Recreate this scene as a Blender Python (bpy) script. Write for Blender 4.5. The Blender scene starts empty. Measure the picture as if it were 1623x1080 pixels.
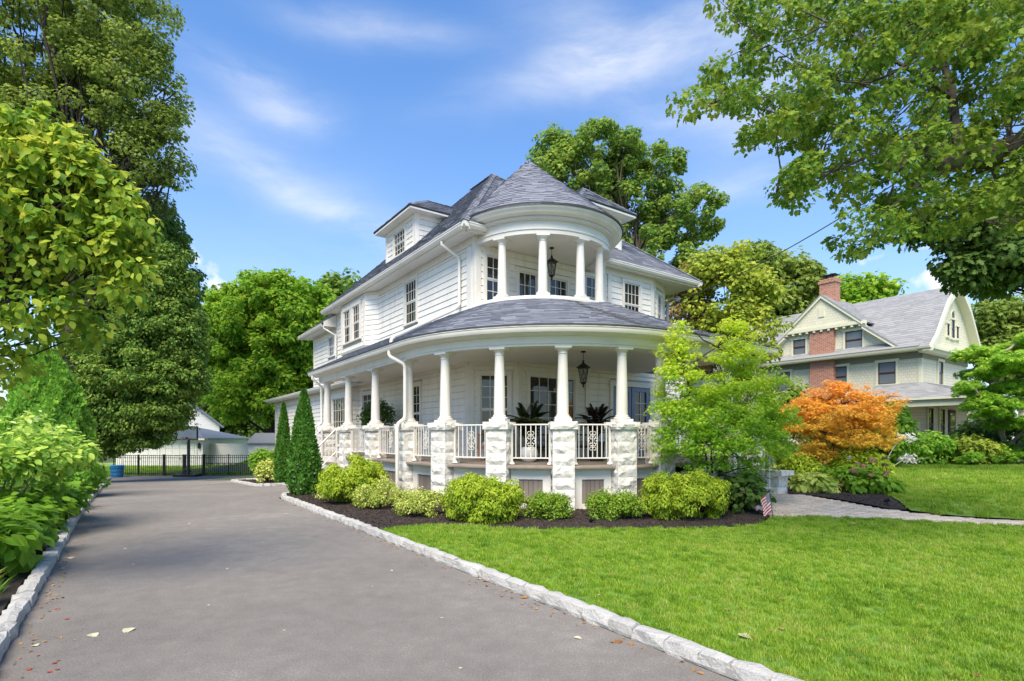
import bpy, bmesh, math, random
import numpy as np
from mathutils import Vector, Matrix
rnd = random.Random(7)
rng = np.random.default_rng(11)
SC = bpy.context.scene
COL = SC.collection
TH = math.radians(35.2)
CT, ST = math.cos(TH), math.sin(TH)
R = math.radians

# ------------------------------------------------------------------ camera, sky, sun, exposure
cd = bpy.data.cameras.new('camera')
cam = bpy.data.objects.new('camera', cd); COL.objects.link(cam)
cam.location = (0, 0, 1.5); cam.rotation_euler = (R(90), 0, 0)
cd.sensor_width = 36; cd.lens = 36 * 870 / 1623; cd.shift_y = 152 / 1623
cd.clip_start = 0.05; cd.clip_end = 2000
SC.camera = cam

SUN_EL, SUN_AZ = R(55), R(-168)          # azimuth measured from +Y towards +X: behind the camera, to its left
sdir = Vector((math.sin(SUN_AZ) * math.cos(SUN_EL), math.cos(SUN_AZ) * math.cos(SUN_EL), math.sin(SUN_EL)))
W_ = bpy.data.worlds.new('World'); SC.world = W_; W_.use_nodes = True

def build_world():
    nt = W_.node_tree; N = nt.nodes; L = nt.links
    N.clear()
    out = N.new('ShaderNodeOutputWorld'); bg = N.new('ShaderNodeBackground')
    sky = N.new('ShaderNodeTexSky'); sky.sky_type = 'NISHITA'; sky.sun_disc = False
    sky.sun_elevation = SUN_EL; sky.sun_rotation = SUN_AZ
    sky.altitude = 0; sky.air_density = 1.25; sky.dust_density = 0.6; sky.ozone_density = 2.2
    bg.inputs['Strength'].default_value = 0.115
    tc = N.new('ShaderNodeTexCoord')
    def vm(op, a=None, b=None):
        n = N.new('ShaderNodeVectorMath'); n.operation = op
        for i, q in enumerate((a, b)):
            if q is None: continue
            if isinstance(q, (tuple, list, Vector)): n.inputs[i].default_value = tuple(q)
            else: L.new(q, n.inputs[i])
        return n
    def ma(op, a=None, b=None, c=None, clamp=False):
        n = N.new('ShaderNodeMath'); n.operation = op; n.use_clamp = clamp
        for i, q in enumerate((a, b, c)):
            if q is None: continue
            if isinstance(q, (int, float)): n.inputs[i].default_value = q
            else: L.new(q, n.inputs[i])
        return n.outputs[0]
    d = tc.outputs['Generated']
    # break the wisps up: warp + streaky fractal noise
    n1 = N.new('ShaderNodeTexNoise'); n1.inputs['Scale'].default_value = 2.2; n1.inputs['Detail'].default_value = 5
    L.new(d, n1.inputs['Vector'])
    w1 = vm('SUBTRACT', n1.outputs['Color'], (0.5, 0.5, 0.5))
    w2 = vm('SCALE', w1.outputs[0]); w2.inputs['Scale'].default_value = 0.13
    dw = vm('ADD', d, w2.outputs[0]).outputs[0]
    mp = N.new('ShaderNodeMapping'); mp.inputs['Rotation'].default_value = (0, R(5), 0); mp.inputs['Scale'].default_value = (2.2, 2.0, 9.0)
    L.new(dw, mp.inputs['Vector'])
    n2 = N.new('ShaderNodeTexNoise'); n2.inputs['Scale'].default_value = 1.6; n2.inputs['Detail'].default_value = 9; n2.inputs['Roughness'].default_value = 0.62
    L.new(mp.outputs[0], n2.inputs['Vector'])
    streak = ma('MULTIPLY_ADD', n2.outputs['Fac'], 2.3, -0.62, clamp=True)
    n3 = N.new('ShaderNodeTexNoise'); n3.inputs['Scale'].default_value = 15; n3.inputs['Detail'].default_value = 8; n3.inputs['Roughness'].default_value = 0.6
    L.new(d, n3.inputs['Vector'])
    puff = n3.outputs['Fac']
    total = None
    def blob(px, py, sx, sy, rot, amp, tex):
        nonlocal total
        v = Vector(((px - 811) / 870, 1, (692 - py) / 870)).normalized()
        e1 = v.cross(Vector((0, 0, 1))).normalized(); e2 = e1.cross(v)
        c, s = math.cos(R(rot)), math.sin(R(rot))
        f1 = (e1 * c + e2 * s) / (sx / 870); f2 = (e2 * c - e1 * s) / (sy / 870)
        u = vm('DOT_PRODUCT', dw, f1).outputs['Value']; w = vm('DOT_PRODUCT', dw, f2).outputs['Value']
        q = ma('ADD', ma('MULTIPLY', u, u), ma('MULTIPLY', w, w))
        q = ma('ADD', q, ma('MULTIPLY', ma('GREATER_THAN', vm('DOT_PRODUCT', dw, v).outputs['Value'], 0.0), -30.0))
        g = ma('MULTIPLY', ma('EXPONENT', ma('MULTIPLY', ma('ADD', q, 30.0), -1.0)), amp * (0.62 if tex is streak else 0.85))
        g = ma('MULTIPLY', g, tex) if tex is streak else ma('MULTIPLY', ma('MULTIPLY_ADD', tex, 4.0, ma('SUBTRACT', ma('MULTIPLY', g, 2.2), 3.55), clamp=True), 0.95)
        total = g if total is None else ma('ADD', total, g)
    for b in [(410, 112, 80, 20, -4, 0.8), (478, 176, 60, 20, -4, 0.8), (600, 24, 110, 22, -4, 0.75), (1010, 85, 180, 34, 10, 1.0),
              (940, 60, 90, 50, -30, 0.6), (520, 318, 190, 26, -20, 0.5), (560, 350, 120, 16, -22, 0.35), (380, 240, 150, 60, -10, 0.3),
              (1100, 175, 90, 26, 0, 0.6), (1230, 130, 90, 80, 20, 0.9), (1190, 290, 80, 18, 0, 0.5), (700, 420, 260, 50, 0, 0.25)]:
        blob(*b, streak)
    for b in [(315, 425, 60, 40, -18, 1.15), (350, 465, 80, 30, -15, 1.0), (300, 510, 70, 60, 0, 0.9), (1265, 425, 46, 16, 0, 1.1), (1445, 412, 70, 12, 0, 1.0),
              (1560, 445, 90, 26, 0, 1.0), (1520, 470, 120, 26, 0, 0.7)]:
        blob(*b, puff)
    # bright thin veil towards the horizon, all the way round
    sep = N.new('ShaderNodeSeparateXYZ'); L.new(d, sep.inputs[0])
    veil = ma('MULTIPLY', ma('EXPONENT', ma('MULTIPLY', ma('MAXIMUM', sep.outputs['Z'], 0.0), -4.0)), 0.66)
    # scattered thin cloud over the rest of the sky, outside the wisps in view
    mask = ma('MINIMUM', ma('ADD', total, veil), 0.95)
    hs = N.new('ShaderNodeHueSaturation'); hs.inputs['Saturation'].default_value = 1.12; hs.inputs['Value'].default_value = 1.0
    tint = vm('MULTIPLY', sky.outputs[0], (0.74, 1.0, 1.30)); L.new(tint.outputs[0], hs.inputs['Color'])
    mix = N.new('ShaderNodeMix'); mix.data_type = 'RGBA'
    L.new(mask, mix.inputs['Factor']); L.new(hs.outputs[0], mix.inputs['A']); mix.inputs['B'].default_value = (5.9, 6.0, 6.15, 1)
    L.new(mix.outputs['Result'], bg.inputs['Color']); L.new(bg.outputs[0], out.inputs['Surface'])
build_world()

sl = bpy.data.lights.new('sun', 'SUN'); sl.energy = 4.25; sl.angle = R(40); sl.color = (1, 0.885, 0.71)
sun = bpy.data.objects.new('sun', sl); COL.objects.link(sun)
sun.rotation_euler = (-sdir).to_track_quat('-Z', 'Y').to_euler(); sun.location = (-8, -6, 14)

SC.view_settings.view_transform = 'Standard'; SC.view_settings.look = 'None'
SC.view_settings.gamma = 1; SC.view_settings.use_curve_mapping = False
SC.view_settings.exposure = 0.74
SC.render.engine = 'CYCLES'
SC.cycles.max_bounces = 8; SC.cycles.diffuse_bounces = 7; SC.cycles.glossy_bounces = 2; SC.cycles.transmission_bounces = 4; SC.cycles.transparent_max_bounces = 8
SC.cycles.sample_clamp_indirect = 10; SC.cycles.use_denoising = True

# ------------------------------------------------------------------ materials
MATS = {}
def newmat(name):
    m = bpy.data.materials.new(name); m.use_nodes = True
    nt = m.node_tree; nt.nodes.clear()
    out = nt.nodes.new('ShaderNodeOutputMaterial'); b = nt.nodes.new('ShaderNodeBsdfPrincipled')
    nt.links.new(b.outputs[0], out.inputs['Surface'])
    MATS[name] = m
    return m, nt, b, out

def ramp(nt, fac, stops, interp='LINEAR'):
    r = nt.nodes.new('ShaderNodeValToRGB'); e = r.color_ramp.elements; r.color_ramp.interpolation = interp
    while len(e) < len(stops): e.new(0.5)
    for i, (p, c) in enumerate(stops):
        e[i].position = p; e[i].color = (*c, 1)
    nt.links.new(fac, r.inputs[0])
    return r.outputs[0]

def noise(nt, scale, detail=4, rough=0.5, coord='Object', stretch=None):
    tc = nt.nodes.new('ShaderNodeTexCoord'); n = nt.nodes.new('ShaderNodeTexNoise')
    n.inputs['Scale'].default_value = scale; n.inputs['Detail'].default_value = detail; n.inputs['Roughness'].default_value = rough
    src = nt.nodes.new('ShaderNodeNewGeometry').outputs['Position'] if coord == 'World' else tc.outputs[coord]
    if stretch:
        mp = nt.nodes.new('ShaderNodeMapping'); mp.inputs['Scale'].default_value = stretch
        nt.links.new(src, mp.inputs[0]); src = mp.outputs[0]
    nt.links.new(src, n.inputs['Vector'])
    return n.outputs['Fac']

def mathn(nt, op, a, b=None, clamp=False):
    n = nt.nodes.new('ShaderNodeMath'); n.operation = op; n.use_clamp = clamp
    for i, q in enumerate((a, b)):
        if q is None: continue
        if isinstance(q, (int, float)): n.inputs[i].default_value = q
        else: nt.links.new(q, n.inputs[i])
    return n.outputs[0]

def bump(nt, b, h, strength=0.3, dist=0.02):
    n = nt.nodes.new('ShaderNodeBump'); n.inputs['Strength'].default_value = strength; n.inputs['Distance'].default_value = dist
    nt.links.new(h, n.inputs['Height']); nt.links.new(n.outputs[0], b.inputs['Normal'])

def mat_simple(name, stops, scale=4, rough=0.6, bscale=None, bstr=0.2, bdist=0.01, metal=0, detail=5, spec=None, coord='World', stretch=None):
    m, nt, b, out = newmat(name)
    if len(stops) == 1: b.inputs['Base Color'].default_value = (*stops[0], 1)
    else:
        n = len(stops)
        f = noise(nt, scale, detail, 0.6, coord, stretch)
        nt.links.new(ramp(nt, f, [(0.3 + 0.4 * i / (n - 1), c) for i, c in enumerate(stops)]), b.inputs['Base Color'])
    b.inputs['Roughness'].default_value = rough; b.inputs['Metallic'].default_value = metal
    if spec is not None: b.inputs['Specular IOR Level'].default_value = spec
    if bscale: bump(nt, b, noise(nt, bscale, 6, 0.6, coord), bstr, bdist)
    return m

def mat_leaf(name, stops, trans=0.35, rough=0.55, tonew=0.45, gain=1.6, gloss=0.18):
    """stops: colours from the dark/old leaf to the fresh one; tone = per-twig attribute."""
    m, nt, b, out = newmat(name)
    g = nt.nodes.new('ShaderNodeNewGeometry'); oi = nt.nodes.new('ShaderNodeObjectInfo')
    at = nt.nodes.new('ShaderNodeAttribute'); at.attribute_name = 'tone'
    r = mathn(nt, 'FRACT', mathn(nt, 'ADD', g.outputs['Random Per Island'], oi.outputs['Random']))
    f = mathn(nt, 'ADD', mathn(nt, 'MULTIPLY', r, 1 - tonew), mathn(nt, 'MULTIPLY', at.outputs['Fac'], tonew), clamp=True)
    stops = [tuple(min(.80, q) for q in (c[0] * gain * (1.10 if c[1] > c[0] * 1.15 else 1.0), c[1] * gain, (c[2] + .02 * min(c[0], c[1])) * gain)) for c in stops]; n = len(stops)
    col = ramp(nt, f, [(i / (n - 1), c) for i, c in enumerate(stops)])
    nt.links.new(col, b.inputs['Base Color']); b.inputs['Roughness'].default_value = rough
    b.inputs['Specular IOR Level'].default_value = gloss
    t = nt.nodes.new('ShaderNodeBsdfTranslucent')
    hs = nt.nodes.new('ShaderNodeHueSaturation'); hs.inputs['Hue'].default_value = 0.495; hs.inputs['Saturation'].default_value = 1.0; hs.inputs['Value'].default_value = 1.35
    nt.links.new(col, hs.inputs['Color']); nt.links.new(hs.outputs[0], t.inputs['Color'])
    mx = nt.nodes.new('ShaderNodeMixShader'); mx.inputs[0].default_value = trans
    nt.links.new(b.outputs[0], mx.inputs[1]); nt.links.new(t.outputs[0], mx.inputs[2]); nt.links.new(mx.outputs[0], out.inputs['Surface'])
    return m

def mat_random(name, stops, scale=12, rough=0.8, bscale=None, bstr=0.3, bdist=0.01, mixn=0.35):
    """each piece its own shade (per island and per object), plus grain"""
    m, nt, b, out = newmat(name)
    g = nt.nodes.new('ShaderNodeNewGeometry'); oi = nt.nodes.new('ShaderNodeObjectInfo')
    r = mathn(nt, 'FRACT', mathn(nt, 'ADD', g.outputs['Random Per Island'], oi.outputs['Random']))
    f = mathn(nt, 'ADD', mathn(nt, 'MULTIPLY', r, 1 - mixn), mathn(nt, 'MULTIPLY', noise(nt, scale, 6, 0.65, 'World'), mixn), clamp=True)
    n = len(stops)
    nt.links.new(ramp(nt, f, [(i / (n - 1), c) for i, c in enumerate(stops)]), b.inputs['Base Color'])
    b.inputs['Roughness'].default_value = rough
    if bscale: bump(nt, b, noise(nt, bscale, 6, 0.65, 'World'), bstr, bdist)
    return m

white = mat_simple('white_paint', [(0.64, 0.605, 0.535), (0.72, 0.685, 0.615), (0.74, 0.705, 0.635)], scale=1.3, rough=0.42, bscale=60, bstr=0.05, bdist=0.003)
gap_m = mat_simple('shadow_gap_board', [(0.42, 0.39, 0.35), (0.48, 0.45, 0.41)], rough=0.8)
siding = mat_simple('siding_paint', [(0.66, 0.62, 0.545), (0.765, 0.73, 0.655), (0.80, 0.765, 0.69), (0.81, 0.78, 0.71)], scale=1.5, rough=0.58, bscale=26, bstr=0.12, bdist=0.005, stretch=(2.6, 2.6, 0.6))
stone_white = mat_simple('painted_stone', [(0.46, 0.43, 0.375), (0.71, 0.68, 0.615), (0.77, 0.735, 0.67)], scale=9, rough=0.6, bscale=22, bstr=0.55, bdist=0.02)
granite = mat_random('granite', [(0.20, 0.19, 0.175), (0.42, 0.405, 0.375), (0.50, 0.485, 0.45), (0.57, 0.55, 0.51)], scale=60, rough=0.9, bscale=38, bstr=0.95, bdist=0.025, mixn=0.72)
shingle_m = mat_random('roof_shingle', [(0.095, 0.102, 0.126), (0.150, 0.159, 0.190), (0.190, 0.200, 0.236), (0.240, 0.248, 0.285)], scale=40, rough=0.9, bscale=120, bstr=0.35, bdist=0.004, mixn=0.25)
roof_under = mat_simple('roof_felt', [(0.05, 0.05, 0.06)], rough=0.9)
edge_dark = mat_simple('drip_edge', [(0.05, 0.045, 0.045)], rough=0.6)
deck_m = mat_simple('deck_boards', [(0.22, 0.175, 0.14), (0.30, 0.25, 0.205)], scale=5, rough=0.7, bscale=25, bstr=0.1)
lattice_m = mat_random('skirt_board', [(0.17, 0.135, 0.11), (0.22, 0.18, 0.15), (0.25, 0.21, 0.175)], scale=9, rough=0.75)
ceil_m = mat_simple('porch_ceiling', [(0.74, 0.71, 0.64), (0.79, 0.76, 0.69)], scale=2, rough=0.6)
iron = mat_simple('black_iron', [(0.012, 0.011, 0.011), (0.02, 0.018, 0.017)], rough=0.45, metal=0.3)
blue_door = mat_simple('blue_door_paint', [(0.16, 0.20, 0.33), (0.19, 0.235, 0.37)], scale=3, rough=0.45)
bark = mat_simple('bark', [(0.05, 0.038, 0.028), (0.11, 0.085, 0.065), (0.16, 0.13, 0.105)], scale=7, rough=0.9, bscale=14, bstr=0.8, bdist=0.03, coord='World', stretch=(1, 1, 0.25))
bark_d = mat_simple('dark_bark', [(0.025, 0.02, 0.016), (0.06, 0.045, 0.035)], scale=9, rough=0.9, bscale=16, bstr=0.7, bdist=0.02)
bark_p = mat_simple('pale_bark', [(0.22, 0.18, 0.14), (0.34, 0.29, 0.23)], scale=8, rough=0.9, bscale=16, bstr=0.5, bdist=0.02)
soffit_m = mat_simple('soffit_paint', [(0.71, 0.69, 0.64), (0.77, 0.75, 0.70)], scale=2, rough=0.5)
black_frame = mat_simple('black_powder_coat', [(0.012, 0.012, 0.012)], rough=0.4)
blue_plastic = mat_simple('blue_plastic', [(0.015, 0.16, 0.36), (0.02, 0.19, 0.42)], rough=0.45)
wood_orange = mat_simple('teak', [(0.22, 0.09, 0.03), (0.36, 0.16, 0.06)], scale=6, rough=0.5)
cushion = mat_simple('cushion_fabric', [(0.34, 0.35, 0.36), (0.42, 0.43, 0.44)], scale=20, rough=0.9)
cushion_l = mat_simple('pale_cushion_fabric', [(0.60, 0.59, 0.56), (0.66, 0.65, 0.62)], scale=20, rough=0.9)
pot_w = mat_simple('white_glaze', [(0.66, 0.65, 0.62), (0.72, 0.71, 0.69)], scale=4, rough=0.35)
pot_d = mat_simple('dark_planter', [(0.03, 0.028, 0.026)], rough=0.5)
red_paint = mat_simple('orange_red_paint', [(0.45, 0.05, 0.03)], rough=0.4)
flag_red = mat_simple('flag_red', [(0.42, 0.025, 0.04)], rough=0.8)
flag_white = mat_simple('flag_white', [(0.62, 0.60, 0.58)], rough=0.8)
flag_blue = mat_simple('flag_blue', [(0.03, 0.04, 0.13)], rough=0.8)
n_wall_lo = None

def mat_glass():
    m, nt, b, out = newmat('window_glass')
    f = noise(nt, 0.8, 3, 0.5, 'World')
    nt.links.new(ramp(nt, f, [(0.35, (0.012, 0.013, 0.013)), (0.65, (0.045, 0.043, 0.038))]), b.inputs['Base Color'])
    b.inputs['Roughness'].default_value = 0.03; b.inputs['Specular IOR Level'].default_value = 0.75
    bump(nt, b, noise(nt, 1.7, 2, 0.5, 'World'), 0.06, 0.02)
    return m
glass = mat_glass()
m_, nt_, b_, o_ = newmat('lamp_glass'); b_.inputs['Base Color'].default_value = (0.25, 0.24, 0.2, 1); b_.inputs['Roughness'].default_value = 0.15; b_.inputs['Alpha'].default_value = 0.35; lamp_glass = m_
m_, nt_, b_, o_ = newmat('clear_acrylic'); b_.inputs['Base Color'].default_value = (0.74, 0.74, 0.73, 1); b_.inputs['Roughness'].default_value = 0.1; b_.inputs['Alpha'].default_value = 0.8; acrylic = m_

def mat_asphalt():
    m, nt, b, out = newmat('asphalt')
    big = noise(nt, 0.35, 6, 0.6, 'World'); fine = noise(nt, 75, 5, 0.85, 'World'); mid = noise(nt, 5, 6, 0.7, 'World')
    f = mathn(nt, 'ADD', mathn(nt, 'MULTIPLY', big, 0.24), mathn(nt, 'ADD', mathn(nt, 'MULTIPLY', fine, 0.60), mathn(nt, 'MULTIPLY', mid, 0.16)))
    nt.links.new(ramp(nt, f, [(0.37, (0.058, 0.051, 0.045)), (0.45, (0.164, 0.147, 0.130)), (0.55, (0.226, 0.203, 0.178)), (0.64, (0.48, 0.43, 0.385))]), b.inputs['Base Color'])
    sp = noise(nt, 1.6, 7, 0.75, 'World'); pb = nt.nodes.new('ShaderNodeMix'); pb.data_type = 'RGBA'; pb.blend_type = 'MULTIPLY'; pb.inputs['Factor'].default_value = 1
    lk = b.inputs['Base Color'].links[0].from_socket; nt.links.new(lk, pb.inputs['A'])
    nt.links.new(ramp(nt, sp, [(0.30, (0.86, 0.855, 0.85)), (0.44, (1, 1, 1)), (0.60, (1, 1, 1)), (0.72, (1.06, 1.05, 1.04))]), pb.inputs['B']); nt.links.new(pb.outputs['Result'], b.inputs['Base Color'])
    b.inputs['Roughness'].default_value = 0.9
    bump(nt, b, noise(nt, 160, 4, 0.7, 'World'), 0.7, 0.012)
    return m
asphalt = mat_asphalt()

def mat_ground(name, a, bcol, c, s1=0.5, s2=9, bs=30):
    m, nt, b, out = newmat(name)
    f = mathn(nt, 'ADD', mathn(nt, 'MULTIPLY', noise(nt, s1, 6, 0.6, 'World'), 0.5), mathn(nt, 'MULTIPLY', noise(nt, s2, 6, 0.7, 'World'), 0.5))
    nt.links.new(ramp(nt, f, [(0.36, a), (0.5, bcol), (0.64, c)]), b.inputs['Base Color'])
    b.inputs['Roughness'].default_value = 0.95
    bump(nt, b, noise(nt, bs, 6, 0.7, 'World'), 0.8, 0.03)
    return m
lawn_m = mat_ground('turf', (0.09, 0.18, 0.018), (0.14, 0.26, 0.026), (0.20, 0.32, 0.045))
soil_m = mat_ground('bark_mulch', (0.012, 0.008, 0.006), (0.030, 0.021, 0.017), (0.055, 0.04, 0.033), s1=3, s2=40, bs=45)
earth_m = mat_ground('earth', (0.04, 0.06, 0.02), (0.06, 0.075, 0.03), (0.07, 0.10, 0.03))

def mat_grass():
    m, nt, b, out = newmat('grass_blade')
    oi = nt.nodes.new('ShaderNodeObjectInfo')
    big = noise(nt, 0.75, 6, 0.7, 'World')
    big = mathn(nt, 'ADD', mathn(nt, 'MULTIPLY', mathn(nt, 'SUBTRACT', big, 0.5), 2.0), 0.5)
    f = mathn(nt, 'ADD', mathn(nt, 'MULTIPLY', oi.outputs['Random'], 0.55), mathn(nt, 'MULTIPLY', big, 0.5), clamp=True)
    col = ramp(nt, f, [(0.16, (0.085, 0.19, 0.010)), (0.40, (0.20, 0.365, 0.020)), (0.62, (0.32, 0.47, 0.036)), (0.9, (0.47, 0.50, 0.12))])
    nt.links.new(col, b.inputs['Base Color']); b.inputs['Roughness'].default_value = 0.5; b.inputs['Specular IOR Level'].default_value = 0.3
    t = nt.nodes.new('ShaderNodeBsdfTranslucent'); nt.links.new(col, t.inputs['Color'])
    mx = nt.nodes.new('ShaderNodeMixShader'); mx.inputs[0].default_value = 0.4
    nt.links.new(b.outputs[0], mx.inputs[1]); nt.links.new(t.outputs[0], mx.inputs[2]); nt.links.new(mx.outputs[0], out.inputs['Surface'])
    return m
grass_m = mat_grass()
chip_m = mat_random('mulch_chip', [(0.012, 0.008, 0.006), (0.04, 0.027, 0.02), (0.075, 0.052, 0.04)], rough=0.95)
paver_m = mat_random('paver', [(0.42, 0.33, 0.25), (0.58, 0.48, 0.38), (0.68, 0.58, 0.47)], scale=25, rough=0.85, bscale=60, bstr=0.3)

# foliage colours
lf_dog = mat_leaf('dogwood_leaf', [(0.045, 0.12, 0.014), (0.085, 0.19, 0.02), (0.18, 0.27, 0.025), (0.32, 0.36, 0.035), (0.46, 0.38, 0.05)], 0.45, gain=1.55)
lf_hyd = mat_leaf('hydrangea_leaf', [(0.045, 0.115, 0.010), (0.085, 0.18, 0.014), (0.16, 0.26, 0.022)], 0.45, 0.42, gain=2.0)
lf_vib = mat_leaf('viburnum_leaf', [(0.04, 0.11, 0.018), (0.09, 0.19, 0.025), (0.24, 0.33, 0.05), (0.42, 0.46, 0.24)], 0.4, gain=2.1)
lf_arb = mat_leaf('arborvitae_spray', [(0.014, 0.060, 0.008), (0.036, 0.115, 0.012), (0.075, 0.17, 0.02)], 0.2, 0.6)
lf_arbg = mat_leaf('bright_arborvitae_spray', [(0.028, 0.085, 0.010), (0.06, 0.15, 0.016), (0.13, 0.23, 0.026)], 0.35, 0.6, gain=2.7)
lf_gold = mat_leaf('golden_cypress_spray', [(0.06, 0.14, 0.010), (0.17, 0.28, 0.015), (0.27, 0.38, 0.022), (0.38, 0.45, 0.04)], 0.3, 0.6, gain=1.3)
lf_vari = mat_leaf('variegated_leaf', [(0.05, 0.12, 0.015), (0.16, 0.23, 0.03), (0.40, 0.42, 0.10), (0.50, 0.48, 0.16)], 0.3)
lf_box = mat_leaf('boxwood_leaf', [(0.055, 0.14, 0.012), (0.13, 0.235, 0.018), (0.26, 0.36, 0.038)], 0.35, gain=1.45)
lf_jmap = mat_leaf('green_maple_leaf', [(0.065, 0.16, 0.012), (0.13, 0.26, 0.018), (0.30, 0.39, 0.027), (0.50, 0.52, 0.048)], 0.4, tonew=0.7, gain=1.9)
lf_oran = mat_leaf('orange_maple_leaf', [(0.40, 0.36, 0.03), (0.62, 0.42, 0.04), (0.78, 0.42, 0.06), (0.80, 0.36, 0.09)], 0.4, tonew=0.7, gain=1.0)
lf_big = mat_leaf('maple_leaf', [(0.035, 0.095, 0.012), (0.07, 0.16, 0.018), (0.14, 0.22, 0.022), (0.24, 0.29, 0.028)], 0.38, gain=1.38)
lf_dark = mat_leaf('dark_maple_leaf', [(0.022, 0.05, 0.010), (0.042, 0.085, 0.015), (0.075, 0.12, 0.022)], 0.35, gain=2.0)
lf_oak = mat_leaf('oak_leaf', [(0.03, 0.06, 0.008), (0.065, 0.105, 0.014), (0.10, 0.15, 0.026), (0.16, 0.19, 0.045)], 0.4, gain=2.4)
lf_mid = mat_leaf('drooping_tree_leaf', [(0.025, 0.07, 0.012), (0.055, 0.12, 0.020), (0.11, 0.18, 0.025), (0.17, 0.22, 0.035)], 0.35, gain=1.8)
lf_round = mat_leaf('round_maple_leaf', [(0.045, 0.13, 0.010), (0.09, 0.20, 0.014), (0.16, 0.27, 0.02), (0.25, 0.32, 0.03)], 0.42, gain=1.85)
lf_back = mat_leaf('tall_tree_leaf', [(0.025, 0.075, 0.012), (0.055, 0.12, 0.02), (0.11, 0.17, 0.025), (0.17, 0.22, 0.03)], 0.4, gain=2.2)
lf_yel = mat_leaf('yellow_green_leaf', [(0.06, 0.125, 0.014), (0.15, 0.22, 0.024), (0.27, 0.31, 0.035), (0.37, 0.37, 0.055)], 0.4)
lf_rust = mat_leaf('rusty_leaf', [(0.06, 0.10, 0.02), (0.16, 0.13, 0.03), (0.28, 0.13, 0.045)], 0.35)
lf_bright = mat_leaf('lime_leaf', [(0.08, 0.18, 0.012), (0.20, 0.31, 0.02), (0.36, 0.42, 0.035)], 0.45)
lf_palm = mat_leaf('palm_leaf', [(0.012, 0.03, 0.01), (0.035, 0.06, 0.018), (0.07, 0.09, 0.035)], 0.2)
lf_bronze = mat_leaf('bronze_palm_leaf', [(0.03, 0.022, 0.016), (0.06, 0.045, 0.03), (0.09, 0.07, 0.045)], 0.2)
lf_dwood = mat_leaf('layered_dogwood_leaf', [(0.04, 0.12, 0.012), (0.085, 0.19, 0.018), (0.15, 0.26, 0.026), (0.21, 0.30, 0.035)], 0.45, gain=2.2)
lf_hosta = mat_leaf('hosta_leaf', [(0.10, 0.19, 0.03), (0.25, 0.33, 0.06), (0.42, 0.45, 0.17)], 0.35)
fl_mauve = mat_leaf('mauve_petal', [(0.30, 0.24, 0.36), (0.42, 0.34, 0.46)], 0.3, 0.7, gain=1.0)
fl_pink = mat_leaf('faded_pink_petal', [(0.26, 0.12, 0.08), (0.42, 0.22, 0.15), (0.36, 0.24, 0.19)], 0.3, 0.7, gain=1.0)
fl_wine = mat_leaf('wine_petal', [(0.13, 0.06, 0.05), (0.22, 0.10, 0.07)], 0.3, 0.7, gain=1.0)
fl_white = mat_leaf('white_petal', [(0.50, 0.50, 0.44), (0.70, 0.69, 0.64)], 0.3, 0.7, gain=1.0)
litter_m = mat_leaf('dry_leaf', [(0.26, 0.11, 0.035), (0.42, 0.27, 0.10), (0.52, 0.44, 0.24)], 0.2, 0.8, gain=1.0)
litter_r = mat_leaf('red_leaf', [(0.34, 0.07, 0.035), (0.40, 0.11, 0.05)], 0.2, 0.8, gain=1.0)
litter_y = mat_leaf('pale_dry_leaf', [(0.55, 0.50, 0.34), (0.62, 0.57, 0.38)], 0.2, 0.8, gain=1.0)

# ------------------------------------------------------------------ helpers
def W(a, b, z=0.0): return Vector((a * CT - b * ST, a * ST + b * CT, z))      # house plan (a, b) -> world
def plan(x, y): return (x * CT + y * ST, -x * ST + y * CT)
def at(px, py, D): return Vector(((px - 811) / 870 * D, D, 1.5 + (692 - py) / 870 * D))   # a sight measured in the photo, at distance D
def sst(x, e0, e1):
    t = min(1, max(0, (x - e0) / (e1 - e0))); return t * t * (3 - 2 * t)
def ground_z(x, y):
    a, b = plan(x, y)
    drop = -0.85 * min(1, max(0, (b - 14.5) / 22.0)) * (1 - sst(a, 6.5, 9.5))
    rise = 0.25 * sst(y, 9.0, 12.2) * sst(x, 1.8, 5.2)
    return drop + rise

def link(name, me, mats=None, parent=None, loc=None, kind=None):
    o = bpy.data.objects.new(name, me); COL.objects.link(o)
    if mats is not None and not me.materials:
        for m in (mats if isinstance(mats, (list, tuple)) else [mats]): me.materials.append(m)
    if parent is not None: o.parent = parent
    if loc is not None: o.location = loc
    if kind: o['kind'] = kind
    return o
def tag(o, label, cat, group=None):
    o['label'] = label; o['category'] = cat
    if group: o['group'] = group
    return o
def thing(name, label, cat, loc=(0, 0, 0), rotz=0, group=None):
    o = bpy.data.objects.new(name, None); COL.objects.link(o); o.empty_display_size = 0.2
    o.location = loc; o.rotation_euler = (0, 0, rotz)
    return tag(o, label, cat, group)

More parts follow.
